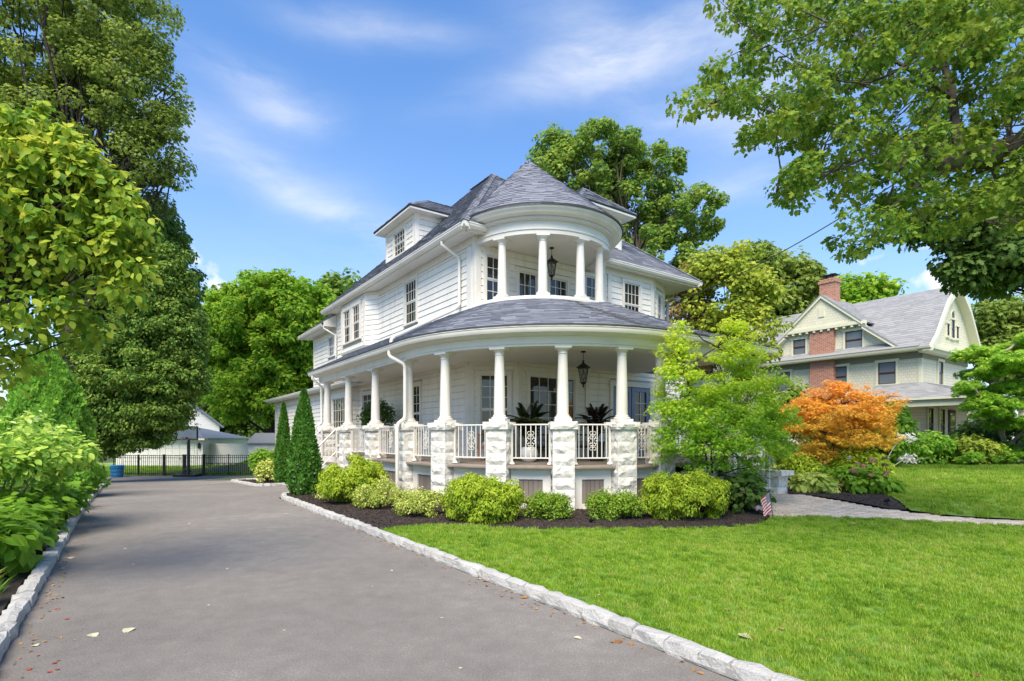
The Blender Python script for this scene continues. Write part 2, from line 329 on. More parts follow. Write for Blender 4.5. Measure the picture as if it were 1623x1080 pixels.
class MB:
    def __init__(s): s.v = []; s.f = []; s.m = []
    def add(s, vs, fs, mi=0):
        k = len(s.v); s.v += [tuple(q) for q in vs]; s.f += [tuple(i + k for i in f) for f in fs]; s.m += [mi] * len(fs); return s
    def hexa(s, p, mi=0):   # p: 4 bottom (ccw from above) + 4 top
        return s.add(p, [(3, 2, 1, 0), (4, 5, 6, 7), (0, 1, 5, 4), (1, 2, 6, 5), (2, 3, 7, 6), (3, 0, 4, 7)], mi)
    def box(s, x0, x1, y0, y1, z0, z1, mi=0):
        return s.hexa([(x0, y0, z0), (x1, y0, z0), (x1, y1, z0), (x0, y1, z0), (x0, y0, z1), (x1, y0, z1), (x1, y1, z1), (x0, y1, z1)], mi)
    def fbox(s, F, s0, s1, z0, z1, d0, d1, mi=0):   # along wall frame: s, height, depth outward
        return s.hexa([F(s0, z0, d1), F(s1, z0, d1), F(s1, z0, d0), F(s0, z0, d0), F(s0, z1, d1), F(s1, z1, d1), F(s1, z1, d0), F(s0, z1, d0)], mi)
    def tube(s, pts, rad, n=6, mi=0, cap=True):
        pts = [Vector(p) for p in pts]
        if not isinstance(rad, (list, tuple)): rad = [rad] * len(pts)
        k = len(s.v); up = Vector((0, 0, 1)); prev = None
        for i, p in enumerate(pts):
            t = (pts[min(i + 1, len(pts) - 1)] - pts[max(i - 1, 0)])
            if t.length < 1e-9: t = Vector((0, 0, 1))
            t.normalize()
            if prev is None:
                x = t.cross(up)
                if x.length < 0.05: x = t.cross(Vector((1, 0, 0)))
                x.normalize()
            else:
                x = prev - t * prev.dot(t)
                if x.length < 1e-6: x = t.orthogonal()
                x.normalize()
            prev = x; y = t.cross(x)
            for j in range(n):
                an = 2 * math.pi * j / n
                s.v.append(tuple(p + (x * math.cos(an) + y * math.sin(an)) * rad[i]))
        for i in range(len(pts) - 1):
            for j in range(n):
                a = k + i * n + j; b = k + i * n + (j + 1) % n
                s.f.append((a, b, b + n, a + n)); s.m.append(mi)
        if cap:
            s.f.append(tuple(k + j for j in reversed(range(n)))); s.m.append(mi)
            s.f.append(tuple(k + (len(pts) - 1) * n + j for j in range(n))); s.m.append(mi)
        return s
    def lathe(s, prof, c=(0, 0, 0), n=16, mi=0):
        k = len(s.v)
        for r, z in prof:
            for j in range(n):
                an = 2 * math.pi * (j + .5) / n
                s.v.append((c[0] + r * math.cos(an), c[1] + r * math.sin(an), c[2] + z))
        for i in range(len(prof) - 1):
            for j in range(n):
                a = k + i * n + j; b = k + i * n + (j + 1) % n
                s.f.append((a, b, b + n, a + n)); s.m.append(mi)
        s.f.append(tuple(k + j for j in reversed(range(n)))); s.m.append(mi)
        s.f.append(tuple(k + (len(prof) - 1) * n + j for j in range(n))); s.m.append(mi)
        return s
    def sweep(s, rows, closed=True, mi=0, cap=True):   # rows: list of rings (lists of points, same length)
        k = len(s.v); n = len(rows[0])
        for r in rows: s.v += [tuple(p) for p in r]
        for i in range(len(rows) - 1):
            for j in range(n if closed else n - 1):
                a = k + i * n + j; b = k + i * n + (j + 1) % n
                s.f.append((a, a + n, b + n, b)); s.m.append(mi)
        if closed and cap:
            s.f.append(tuple(k + j for j in range(n))); s.m.append(mi)
            s.f.append(tuple(k + (len(rows) - 1) * n + j for j in reversed(range(n)))); s.m.append(mi)
        return s
    def mesh(s, name, off=(0, 0, 0), smooth=False):
        me = bpy.data.meshes.new(name)
        o = Vector(off)
        me.from_pydata([tuple(Vector(q) - o) for q in s.v], [], s.f)
        if any(s.m): me.polygons.foreach_set('material_index', s.m)
        if smooth:
            me.polygons.foreach_set('use_smooth', [True] * len(me.polygons))
            try: me.set_sharp_from_angle(angle=R(40))
            except Exception: pass
        bm = bmesh.new(); bm.from_mesh(me); bmesh.ops.recalc_face_normals(bm, faces=bm.faces); bm.to_mesh(me); bm.free()
        me.update()
        return me
    def build(s, name, mats, parent=None, off=(0, 0, 0), smooth=False, kind=None, loc=None):
        return link(name, s.mesh(name, off, smooth), mats, parent, loc, kind)

def bevel(me, w=0.006, seg=1):
    bm = bmesh.new(); bm.from_mesh(me)
    bmesh.ops.bevel(bm, geom=[e for e in bm.edges], offset=w, segments=seg, affect='EDGES', clamp_overlap=True)
    bm.to_mesh(me); bm.free(); return me

def arrays_mesh(name, V, tmpl_faces, n, tone=None):
    """V: (n*k,3) array, tmpl_faces: list of index tuples of one piece with k verts"""
    k = len(V) // n
    me = bpy.data.meshes.new(name)
    me.vertices.add(len(V)); me.vertices.foreach_set('co', V.astype(np.float32).ravel())
    starts = []; loops = []; tot = 0
    base = (np.arange(n) * k)[:, None]
    segs = []; lens = []
    for f in tmpl_faces:
        segs.append(base + np.array(f)[None, :]); lens.append(len(f))
    L = np.concatenate(segs, axis=1).ravel()
    per = np.array(lens); st = np.concatenate([[0], np.cumsum(per)[:-1]]); tot = per.sum()
    S = (np.arange(n) * tot)[:, None] + st[None, :]
    me.loops.add(len(L)); me.loops.foreach_set('vertex_index', L.astype(np.int32))
    me.polygons.add(n * len(per)); me.polygons.foreach_set('loop_start', S.ravel().astype(np.int32))
    me.update(calc_edges=True)
    if tone is not None:
        at_ = me.attributes.new('tone', 'FLOAT', 'POINT')
        at_.data.foreach_set('value', np.repeat(tone, k).astype(np.float32))
    return me

# leaf templates: x across, y along, z normal
TMPL = {
    'leaf': (np.array([(0, 0, 0), (.17, .12, .03), (.31, .32, .06), (.34, .52, .05), (.22, .76, 0), (.07, .92, -.05), (0, 1.03, -.09), (-.07, .92, -.05), (-.22, .76, 0), (-.34, .52, .05), (-.31, .32, .06), (-.17, .12, .03), (0, .35, -.01), (0, .72, -.04)]), [(0, 1, 2, 12), (12, 2, 3, 13), (13, 3, 4), (13, 4, 5, 6), (0, 12, 10, 11), (12, 13, 9, 10), (13, 8, 9), (13, 6, 7, 8)]),
    'oval': (np.array([(0, 0, 0), (.36, .33, .05), (.30, .70, .03), (0, 1, -.06), (-.30, .70, .03), (-.36, .33, .05)]), [(0, 1, 2, 3), (0, 3, 4, 5)]),
    'kite': (np.array([(0, 0, 0), (.42, .45, .06), (0, 1, -.03), (-.42, .45, .06)]), [(0, 1, 2), (0, 2, 3)]),
    'strip': (np.array([(-.12, 0, 0), (.12, 0, 0), (.16, .5, .06), (0, 1, -.08), (-.16, .5, .06)]), [(0, 1, 2, 3, 4)]),
    'fan': (np.array([(0, 0, 0), (.20, .25, .03), (.42, .55, 0), (.22, .6, .05), (.22, .95, -.02), (0, .72, .06), (-.22, .95, -.02), (-.22, .6, .05), (-.42, .55, 0), (-.20, .25, .03)]), [(0, 1, 2, 3), (0, 3, 4, 5), (0, 5, 6, 7), (0, 7, 8, 9)]),
    'maple': (np.array([(0, 0, 0), (.34, .02, -.03), (.22, .22, .04), (.52, .46, -.04), (.22, .5, .05), (.24, .78, 0), (0, 1.02, -.06), (-.24, .78, 0), (-.22, .5, .05), (-.52, .46, -.04), (-.22, .22, .04), (-.34, .02, -.03)]), [(0, 1, 2), (0, 2, 3, 4), (0, 4, 5, 6), (0, 6, 7, 8), (0, 8, 9, 10), (0, 10, 11)]),
    'palmate': (np.array([(0, 0, 0), (.40, .12, 0), (.13, .26, .03), (.46, .62, -.03), (.10, .42, .03), (0, 1.0, -.05), (-.10, .42, .03), (-.46, .62, -.03), (-.13, .26, .03), (-.40, .12, 0)]), [(0, 1, 2), (0, 2, 3, 4), (0, 4, 5, 6), (0, 6, 7, 8), (0, 8, 9)]),
}
def frames(nrm, tip):
    """nrm: wanted normals (n,3); tip: wanted leaf directions (n,3) -> (n,3,3) rows x,y,z"""
    z = nrm / np.maximum(np.linalg.norm(nrm, axis=1, keepdims=True), 1e-9)
    y = tip - z * (tip * z).sum(1, keepdims=True)
    ln = np.linalg.norm(y, axis=1, keepdims=True)
    y = np.where(ln < 1e-4, np.cross(z, np.array([0.3, 0.9, 0.1])), y)
    y /= np.maximum(np.linalg.norm(y, axis=1, keepdims=True), 1e-9)
    x = np.cross(y, z)
    return np.stack([x, y, z], 1)
def leaf_verts(shape, P, nrm, tip, size, aspect=1.0):
    T, F = TMPL[shape]
    T = T * np.array([aspect, 1, 1])
    Fm = frames(nrm, tip)
    V = P[:, None, :] + size[:, None, None] * np.einsum('ki,nij->nkj', T, Fm)
    return V.reshape(-1, 3), F, Fm
def rvec(n): 
    v = rng.normal(size=(n, 3)); return v / np.linalg.norm(v, axis=1, keepdims=True)

def clump_leaves(C, rad, per, flat=0.75, up=0.6, out=0.8, droop=0.35, jitter=0.6, tonefn=None):
    """C (m,3) clump centres, rad (m,) radii -> positions, normals, tips, tone"""
    m = len(C); idx = np.repeat(np.arange(m), per); n = len(idx)
    d = rvec(n); r = rng.uniform(0.35, 1.0, n) ** 0.6 * np.where(rng.uniform(0, 1, n) < .12, rng.uniform(1.0, 1.45, n), 1)
    off = d * (r * rad[idx])[:, None]; off[:, 2] *= flat
    P = C[idx] + off
    nrm = d * out + np.array([0, 0, up]) + rvec(n) * jitter
    nrm[:, 2] = np.where(nrm[:, 2] < -0.2, -nrm[:, 2] * 0.5, nrm[:, 2])
    tip = d * 0.8 + rvec(n) * 0.6 + np.array([0, 0, -droop])
    ct = rng.uniform(0, 1, m)
    tone = np.clip(ct[idx] * 0.75 + 0.25 * rng.uniform(0, 1, n), 0, 1)
    if tonefn is not None: tone = np.clip(tonefn(P, tone), 0, 1)
    return P, nrm, tip, tone

def lobe_clumps(lobes, density, rc, inner=0.6, low=-0.9):
    """lobes: (cx,cy,cz,rx,ry,rz). clumps on and inside each ellipsoid"""
    C = []; Rr = []
    for (cx, cy, cz, rx, ry, rz) in lobes:
        area = 4 * math.pi * ((rx * ry) ** 1.6 / 3 + (rx * rz) ** 1.6 / 3 + (ry * rz) ** 1.6 / 3) ** (1 / 1.6)
        n = max(6, int(area * density))
        d = rvec(n); d = d[d[:, 2] > low]
        r = inner + (1 - inner) * rng.uniform(0, 1, len(d)) ** 0.55
        r *= rng.uniform(0.86, 1.08, len(d))
        C.append(np.array([cx, cy, cz]) + d * r[:, None] * np.array([rx, ry, rz]))
        Rr.append(rc * rng.uniform(0.7, 1.3, len(d)))
    return np.concatenate(C), np.concatenate(Rr)

def limb(mb, p0, p1, r0, r1, n=5, sag=0.1, segs=5, wob=0.05):
    p0 = Vector(p0); p1 = Vector(p1); d = p1 - p0; L = d.length
    pts = []; rs = []
    for i in range(segs + 1):
        t = i / segs
        w = Vector((rnd.uniform(-1, 1), rnd.uniform(-1, 1), rnd.uniform(-1, 1))) * wob * L * (0 if i in (0, segs) else 1)
        pts.append(p0 + d * t + Vector((0, 0, sag * L * math.sin(math.pi * t))) + w); rs.append(r0 + (r1 - r0) * t)
    mb.tube(pts, rs, n); return pts

def tree(name, label, cat, base, height, lobes, leaf, leafmat, barkmat, density=1.3, rc=0.6, per=60, size=0.14, r0=0.25, group=None,
         flat=0.75, up=0.6, out=0.8, droop=0.35, tonefn=None, nlimb=26, fork=0.35, aspect=1.0, low=-0.9, inner=0.6, leafparts=0, jitter=0.6, extra=None, lean=(0, 0)):
    base = Vector(base); t = thing(name, label, cat, base, 0, group)
    C, Rr = lobe_clumps(lobes, density, rc, inner, low)
    if extra is not None:
        C = np.concatenate([C, extra[0]]); Rr = np.concatenate([Rr, extra[1]])
    P, nr, tp, tone = clump_leaves(C, Rr, per, flat, up, out, droop, jitter, tonefn)
    sz = size * rng.uniform(0.65, 1.25, len(P))
    B = np.array(base)
    big = split_leaves(P, sz, leafparts)
    rest = ~big
    V, F, _ = leaf_verts(leaf, P[rest] - B, nr[rest], tp[rest], sz[rest], aspect)
    cr = link('crown', arrays_mesh('crown', V, F, int(rest.sum()), tone[rest]), leafmat, t)
    if leafparts: leaf_objects(leaf, P[big] - B, nr[big], tp[big], sz[big], aspect, leafmat, cr)
    mb = MB(); cen = C.mean(0); top = Vector((float(cen[0]), float(cen[1]), base.z + height * 0.86))
    tr = []
    nseg = 7
    for i in range(nseg + 1):
        q = i / nseg
        bend = sst(q, 0.15, 1.0)
        tr.append(Vector((base.x + (top.x - base.x) * bend + rnd.uniform(-1, 1) * 0.02 * height * (0 < i), base.y + (top.y - base.y) * bend + rnd.uniform(-1, 1) * 0.02 * height * (0 < i), base.z - 0.05 + (top.z - base.z) * q)))
    rad = [r0 * (1.35 if i == 0 else 1) * (1 - 0.85 * i / nseg) for i in range(nseg + 1)]
    mb.tube([p - base for p in tr], rad, 8)
    order = rng.permutation(len(C))[:nlimb]
    for i in order:
        c = Vector(C[i])
        zq = (c.z - base.z) / max(0.1, top.z - base.z)
        q = min(0.92, max(fork * 0.6, zq * rnd.uniform(0.45, 0.75)))
        k = q * nseg; i0 = min(int(k), nseg - 1); s0 = tr[i0].lerp(tr[i0 + 1], k - i0)
        rr = max(0.012, r0 * (1 - 0.85 * q) * 0.42)
        pts = limb(mb, s0 - base, c - base, rr, max(0.006, rr * 0.18), 5, rnd.uniform(-0.02, 0.1))
        for _ in range(2):
            j = order[rnd.randrange(len(order))]
            near = C[np.argsort(((C - np.array(c)) ** 2).sum(1))[rnd.randrange(1, min(7, len(C)))]]
            limb(mb, pts[rnd.choice((2, 3))], Vector(near) - base, rr * 0.45, max(0.004, rr * 0.1), 4, 0.05)
    mb.build('trunk', barkmat, t, smooth=True)
    return t

def in_view(P):
    y = np.maximum(P[:, 1], 0.1)
    px = 811 + 870 * P[:, 0] / y; py = 692 - 870 * (P[:, 2] - 1.5) / y
    return (P[:, 1] > 0.3) & (px > 0) & (px < 1623) & (py > 0) & (py < 1080)
def split_leaves(P, sz, n):
    m = np.zeros(len(P), bool)
    if n:
        s = np.where(in_view(P), sz / np.maximum(np.linalg.norm(P - np.array([0, 0, 1.5]), axis=1), 0.2), 0)
        m[np.argsort(-s)[:n]] = True
    return m
def leaf_objects(shape, P, nr, tp, sz, aspect, mat, parent):
    T, F = TMPL[shape]
    me = bpy.data.meshes.new('leaf'); me.from_pydata([(x * aspect, y, z) for x, y, z in T], [], F); me.materials.append(mat)
    a_ = me.attributes.new('tone', 'FLOAT', 'POINT'); a_.data.foreach_set('value', [0.5] * len(T))
    Fm = frames(nr, tp)
    for i in range(len(P)):
        M = Matrix.Identity(4)
        for c in range(3):
            for r_ in range(3): M[r_][c] = float(Fm[i][c][r_] * sz[i])
            M[c][3] = float(P[i][c])
        o = bpy.data.objects.new('leaf', me); COL.objects.link(o); o.parent = parent; o.matrix_basis = M

def shrub(name, label, cat, x, y, rx, ry, h, leaf, mat, n=6000, size=0.05, rc=0.14, group=None, aspect=1.0, flat=0.9, up=0.5, out=0.9, droop=0.2, jitter=0.5,
          stemmat=None, leafparts=0, z0=0.0, lobes=None, tonefn=None, nst=9, inner=0.72, zbase=None, gap=0.0):
    g = ground_z(x, y) if zbase is None else zbase
    base = Vector((x, y, g)); t = thing(name, label, cat, base, 0, group)
    cz = g + z0 + (h - z0) * 0.5
    L = lobes
    if L is None:
        hz = (h - z0) * 0.5; L = [(x, y, cz - hz * .16, rx * .95, ry * .95, hz * 1.08)] * 3
        for k in range(13):
            an = k * 2.4 + rnd.uniform(-.3, .3); up_ = rnd.uniform(-.5, .9); hr = math.sqrt(1 - max(0, up_) ** 2) * .76; f_ = rnd.uniform(.2, .36)
            L.append((x + rx * hr * math.cos(an), y + ry * hr * math.sin(an), cz + hz * up_ * .62, rx * f_, ry * f_, hz * f_ * rnd.uniform(.8, 1.15)))
    C, Rr = lobe_clumps(L, 1.0, rc, inner, -0.95)
    need = max(24, int(n / 70))
    dens = need / max(1, len(C))
    C, Rr = lobe_clumps(L, dens, rc, inner, -0.95)
    per = max(8, int(n / len(C)))
    keep = C[:, 2] > g + 0.03; C = C[keep]; Rr = Rr[keep]
    P, nr, tp, tone = clump_leaves(C, Rr, per, flat, up, out, droop, jitter, tonefn)
    ok = P[:, 2] > g + 0.02; P, nr, tp, tone = P[ok], nr[ok], tp[ok], tone[ok]
    sz = size * rng.uniform(0.6, 1.25, len(P)); B = np.array(base)
    big = split_leaves(P, sz, leafparts); rest = ~big
    V, F, _ = leaf_verts(leaf, P[rest] - B, nr[rest], tp[rest], sz[rest], aspect)
    fo = link('foliage', arrays_mesh('foliage', V, F, int(rest.sum()), tone[rest]), mat, t)
    if leafparts: leaf_objects(leaf, P[big] - B, nr[big], tp[big], sz[big], aspect, mat, fo)
    mb = MB()
    for k in range(nst):
        c = Vector(C[rng.integers(len(C))]) - base
        limb(mb, (rnd.uniform(-.1, .1) * rx, rnd.uniform(-.1, .1) * ry, -0.03), c, 0.016, 0.004, 4, 0.05)
    mb.build('stem', stemmat or bark_d, t)
    return t

# sheets of ground cut from a polygon in world x, y and draped on ground_z
def drape(name, poly, mat, dz=0.0, res=0.6, kind='structure', far=None, zfn=None):
    bm = bmesh.new()
    bm.faces.new([bm.verts.new((x, y, 0)) for x, y in poly])
    bmesh.ops.triangulate(bm, faces=bm.faces[:])
    xs = [p[0] for p in poly]; ys = [p[1] for p in poly]
    def cut(lo, hi, ax):
        q = math.ceil(lo / res) * res
        while q < hi:
            co = [0, 0, 0]; co[ax] = q; no = [0, 0, 0]; no[ax] = 1
            bmesh.ops.bisect_plane(bm, geom=bm.verts[:] + bm.edges[:] + bm.faces[:], dist=1e-5, plane_co=co, plane_no=no)
            q += res
    cut(min(xs), max(xs), 0); cut(min(ys), max(ys), 1)
    for v in bm.verts: v.co.z = (zfn or ground_z)(v.co.x, v.co.y) + dz
    bmesh.ops.recalc_face_normals(bm, faces=bm.faces)
    for f in bm.faces:
        if f.normal.z < 0: f.normal_flip()
    me = bpy.data.meshes.new(name); bm.to_mesh(me); bm.free()
    return link(name, me, mat, kind=kind)
def inside(poly, X, Y):
    n = len(poly); r = np.zeros(len(X), bool)
    for i in range(n):
        x0, y0 = poly[i]; x1, y1 = poly[(i + 1) % n]
        c = ((y0 > Y) != (y1 > Y)) & (X < (x1 - x0) * (Y - y0) / (y1 - y0 + 1e-12) + x0)
        r ^= c
    return r

def scatter(name, P, rot, scl, tmpl_mesh, kind='stuff'):
    """one object whose geometry nodes put the template at every point"""
    me = bpy.data.meshes.new(name); me.vertices.add(len(P)); me.vertices.foreach_set('co', P.astype(np.float32).ravel())
    a_ = me.attributes.new('rot', 'FLOAT_VECTOR', 'POINT'); a_.data.foreach_set('vector', rot.astype(np.float32).ravel())
    s_ = me.attributes.new('scl', 'FLOAT', 'POINT'); s_.data.foreach_set('value', scl.astype(np.float32))
    o = link(name, me, kind=kind)
    src = bpy.data.objects.new(name + '_piece', tmpl_mesh)
    ng = bpy.data.node_groups.new(name + '_scatter', 'GeometryNodeTree')
    ng.interface.new_socket('Geometry', in_out='INPUT', socket_type='NodeSocketGeometry')
    ng.interface.new_socket('Geometry', in_out='OUTPUT', socket_type='NodeSocketGeometry')
    N = ng.nodes; gi = N.new('NodeGroupInput'); go = N.new('NodeGroupOutput')
    ip = N.new('GeometryNodeInstanceOnPoints'); oi = N.new('GeometryNodeObjectInfo'); oi.inputs['Object'].default_value = src
    na = N.new('GeometryNodeInputNamedAttribute'); na.data_type = 'FLOAT_VECTOR'; na.inputs['Name'].default_value = 'rot'
    ns = N.new('GeometryNodeInputNamedAttribute'); ns.data_type = 'FLOAT'; ns.inputs['Name'].default_value = 'scl'
    L = ng.links
    L.new(gi.outputs[0], ip.inputs['Points']); L.new(oi.outputs['Geometry'], ip.inputs['Instance'])
    L.new(na.outputs['Attribute'], ip.inputs['Rotation']); L.new(ns.outputs['Attribute'], ip.inputs['Scale'])
    L.new(ip.outputs[0], go.inputs[0])
    md = o.modifiers.new('scatter', 'NODES'); md.node_group = ng
    return o

# ------------------------------------------------------------------ ground
drape('ground', [(-160, -40), (160, -40), (160, 220), (-160, 220)], earth_m, -0.12, 8)
DRIVE = [W(a, b).xy for a, b in [(-0.72, -6), (3.06, -6), (3.06, 14.2), (3.5, 15.3), (5.6, 15.6), (6.95, 15.6), (6.95, 33.2), (9.5, 32.6), (9.5, 33.4), (-0.72, 40.6)]]
drape('driveway', DRIVE, asphalt, 0.0, 0.8)
drape('back_lawn', [(-36, 33.1), (-6, 32.9), (-6, 60), (-36, 60)], lawn_m, 0.0, 2)
BED = [W(a, b).xy for a, b in [(3.2, 14.1), (3.45, 14.55), (4.2, 15.0), (5.4, 15.1), (5.9, 12), (6.6, 9.6), (8.0, 8.2), (9.6, 7.75), (10.0, 6.6)]] + \
      [(4.55, 10.3), (4.55, 9.75), (4.0, 9.0), (3.2, 8.75), (2.2, 8.68), (1.2, 8.62), (0.55, 8.60), (-0.3, 8.72), (-0.75, 9.05), (-1.25, 9.05), (-1.9, 8.72), tuple(W(3.2, 8.3).xy)]
def bed_z(x, y): return ground_z(x, y) + 0.05
drape('planting_bed', BED, soil_m, 0.05, 0.5)
PATH = [(4.6, 11.4), (5.75, 11.95), (6.3, 11.5), (6.75, 10.9), (7.1, 10.35), (7.9, 9.75), (10.2, 9.1), (14, 8.2), (14, 7.5), (10, 8.45), (8.0, 9.0), (6.4, 9.62), (5.4, 9.75), (4.72, 9.72), (4.62, 10.3)]
drape('walkway', PATH, mat_ground('path_sand', (0.22, 0.19, 0.16), (0.28, 0.24, 0.20), (0.33, 0.29, 0.25)), 0.012, 0.8)
LAWN = [W(3.19, -6).xy] + [W(3.19, b).xy for b in (0, 4, 8)] + [(-2.0, 8.45), (-1.9, 8.7)] + [(x, y) for x, y in [(-1.25, 9.02), (-0.75, 9.02), (-0.3, 8.69), (0.55, 8.57), (1.2, 8.59), (2.2, 8.65), (3.2, 8.72), (4.0, 8.97), (4.6, 9.68), (5.4, 9.72), (6.4, 9.59), (8.0, 8.97), (10, 8.42), (14, 7.47), (30, 3), (30, -6)]]
drape('front_lawn', LAWN, lawn_m, 0.045, 0.8)
LAWN2 = [(7.42, 10.22), (7.95, 9.8), (10.2, 9.13), (14, 8.23), (40, 2), (60, 20), (34, 24.5), (24, 24.8), (17, 25.5), (13.5, 22), (11.2, 17), (9.2, 13.6), (8.15, 12.18), (7.75, 10.98)]
drape('neighbouring_lawn', LAWN2, lawn_m, 0.045, 1.5)
BED2 = [(5.8, 11.95), (6.35, 11.52), (6.8, 10.93), (7.15, 10.38), (7.40, 10.28), (7.72, 11.0), (8.12, 12.2), (9.15, 13.6), (11.2, 17), (13.4, 22), (9.0, 22), (6.6, 17), (6.0, 13.4)]
drape('flower_bed', BED2, soil_m, 0.04, 0.8)
drape('shady_bed', [(17, 25.4), (24, 24.7), (34, 24.4), (60, 20), (60, 40), (16, 40)], soil_m, 0.03, 2)
ISL = [W(a, b).xy for a, b in [(4.0, 20.5), (6.88, 20.35), (6.88, 26.6), (4.4, 26.7), (3.85, 26.3), (3.8, 21)]]
drape('island_bed', ISL, soil_m, 0.05, 0.8)
drape('hedge_bed', [W(a, b).xy for a, b in [(-0.85, -6), (-0.85, 41), (-9, 46), (-9, -6)]], soil_m, 0.02, 1.5)

# kerbs of granite blocks: a strip of mortar with every block a part
def kerb_line(poly):   # resample to block lengths
    P = [Vector((p[0], p[1], 0)) for p in poly]; out = []; carry = 0
    L = [0]
    for i in range(1, len(P)): L.append(L[-1] + (P[i] - P[i - 1]).length)
    def pt(s):
        for i in range(1, len(P)):
            if s <= L[i] or i == len(P) - 1:
                q = (s - L[i - 1]) / max(1e-6, L[i] - L[i - 1]); return P[i - 1].lerp(P[i], min(q, 1))
    s = 0
    while s < L[-1] - 0.1:
        l = rnd.uniform(0.22, 0.32); e = min(s + l, L[-1]); out.append((pt(s), pt(e))); s = e
    return out
BLK = []
for k in range(8):
    bm = bmesh.new(); bmesh.ops.create_cube(bm, size=1)
    bmesh.ops.subdivide_edges(bm, edges=bm.edges[:], cuts=1, use_grid_fill=True)
    for v in bm.verts:
        ed = sum(abs(c) > .4 for c in v.co)
        k_ = {3: .80, 2: .93, 1: 1.06}.get(ed, 1)
        v.co.y *= k_; v.co.z *= k_; v.co.x *= (.93 if ed == 3 else .97 if ed == 2 else 1.0)
        v.co += Vector((rnd.uniform(-.025, .025), rnd.uniform(-.08, .08), rnd.uniform(-.06, .06)))
    me = bpy.data.meshes.new('granite_block'); bm.to_mesh(me); bm.free(); me.materials.append(granite); BLK.append(me)
def kerb(name, poly, height=0.1, width=0.14, limit=300, base=-0.05):
    segs = kerb_line(poly); mb = MB(); root = None
    mid = segs[len(segs) // 2][0]
    for p, q in segs:
        n = (q - p).normalized().cross(Vector((0, 0, 1))) * (width * 0.42)
        z0 = ground_z(p.x, p.y) - 0.08; z1 = ground_z(p.x, p.y) + height - 0.045; y1 = ground_z(q.x, q.y) + height - 0.045; y0 = ground_z(q.x, q.y) - 0.08
        mb.hexa([(p + n).xy.to_3d() + Vector((0, 0, z0)), (q + n).xy.to_3d() + Vector((0, 0, y0)), (q - n).xy.to_3d() + Vector((0, 0, y0)), (p - n).xy.to_3d() + Vector((0, 0, z0)),
                 (p + n).xy.to_3d() + Vector((0, 0, z1)), (q + n).xy.to_3d() + Vector((0, 0, y1)), (q - n).xy.to_3d() + Vector((0, 0, y1)), (p - n).xy.to_3d() + Vector((0, 0, z1))])
    root = mb.build(name, mat_simple('mortar', [(0.30, 0.28, 0.25), (0.38, 0.36, 0.33)], rough=0.95), kind='structure')
    for p, q in segs:
        c = (p + q) / 2; d = q - p
        o = bpy.data.objects.new('granite_block', rnd.choice(BLK)); COL.objects.link(o); o.parent = root
        zc = ground_z(c.x, c.y); slope = math.atan2(ground_z(q.x, q.y) - ground_z(p.x, p.y), d.length)
        o.location = (c.x, c.y, zc + (height + base) / 2 + rnd.uniform(-.006, .006))
        o.rotation_euler = (rnd.uniform(-.04, .04), -slope + rnd.uniform(-.025, .025), math.atan2(d.y, d.x) + rnd.uniform(-.03, .03))
        o.scale = (d.length * 1.02, width * rnd.uniform(.92, 1.08), height - base)
    return root
kerb('kerb', [W(-0.74, b).xy for b in (-2, 5, 12, 20, 30, 38)], 0.10)
kerb('kerb', [W(a, b).xy for a, b in [(3.13, -2), (3.13, 5), (3.12, 10), (3.12, 13.9), (3.25, 14.5), (3.7, 14.95), (4.4, 15.15), (5.3, 15.2)]], 0.10)
kerb('kerb', [W(a, b).xy for a, b in [(6.85, 20.3), (4.0, 20.45), (3.75, 20.9), (3.78, 26.4), (4.3, 26.8), (6.8, 26.7)]], 0.10)

# ------------------------------------------------------------------ the white house
OFF = (10, 16, 0)
HOUSE = thing('house', 'white clapboard house with round corner turret and wraparound columned porch', 'house', W(10, 16, 0), TH)
def hv(a, b, z): return Vector((a - 10, b - 16, z))
PLANK = MB().hexa([(0, -.030, 0), (1, -.030, 0), (1, 0, 0), (0, 0, 0), (0, -.012, 1), (1, -.012, 1), (1, 0, 1), (0, 0, 1)]).mesh('plank'); PLANK.materials.append(siding)

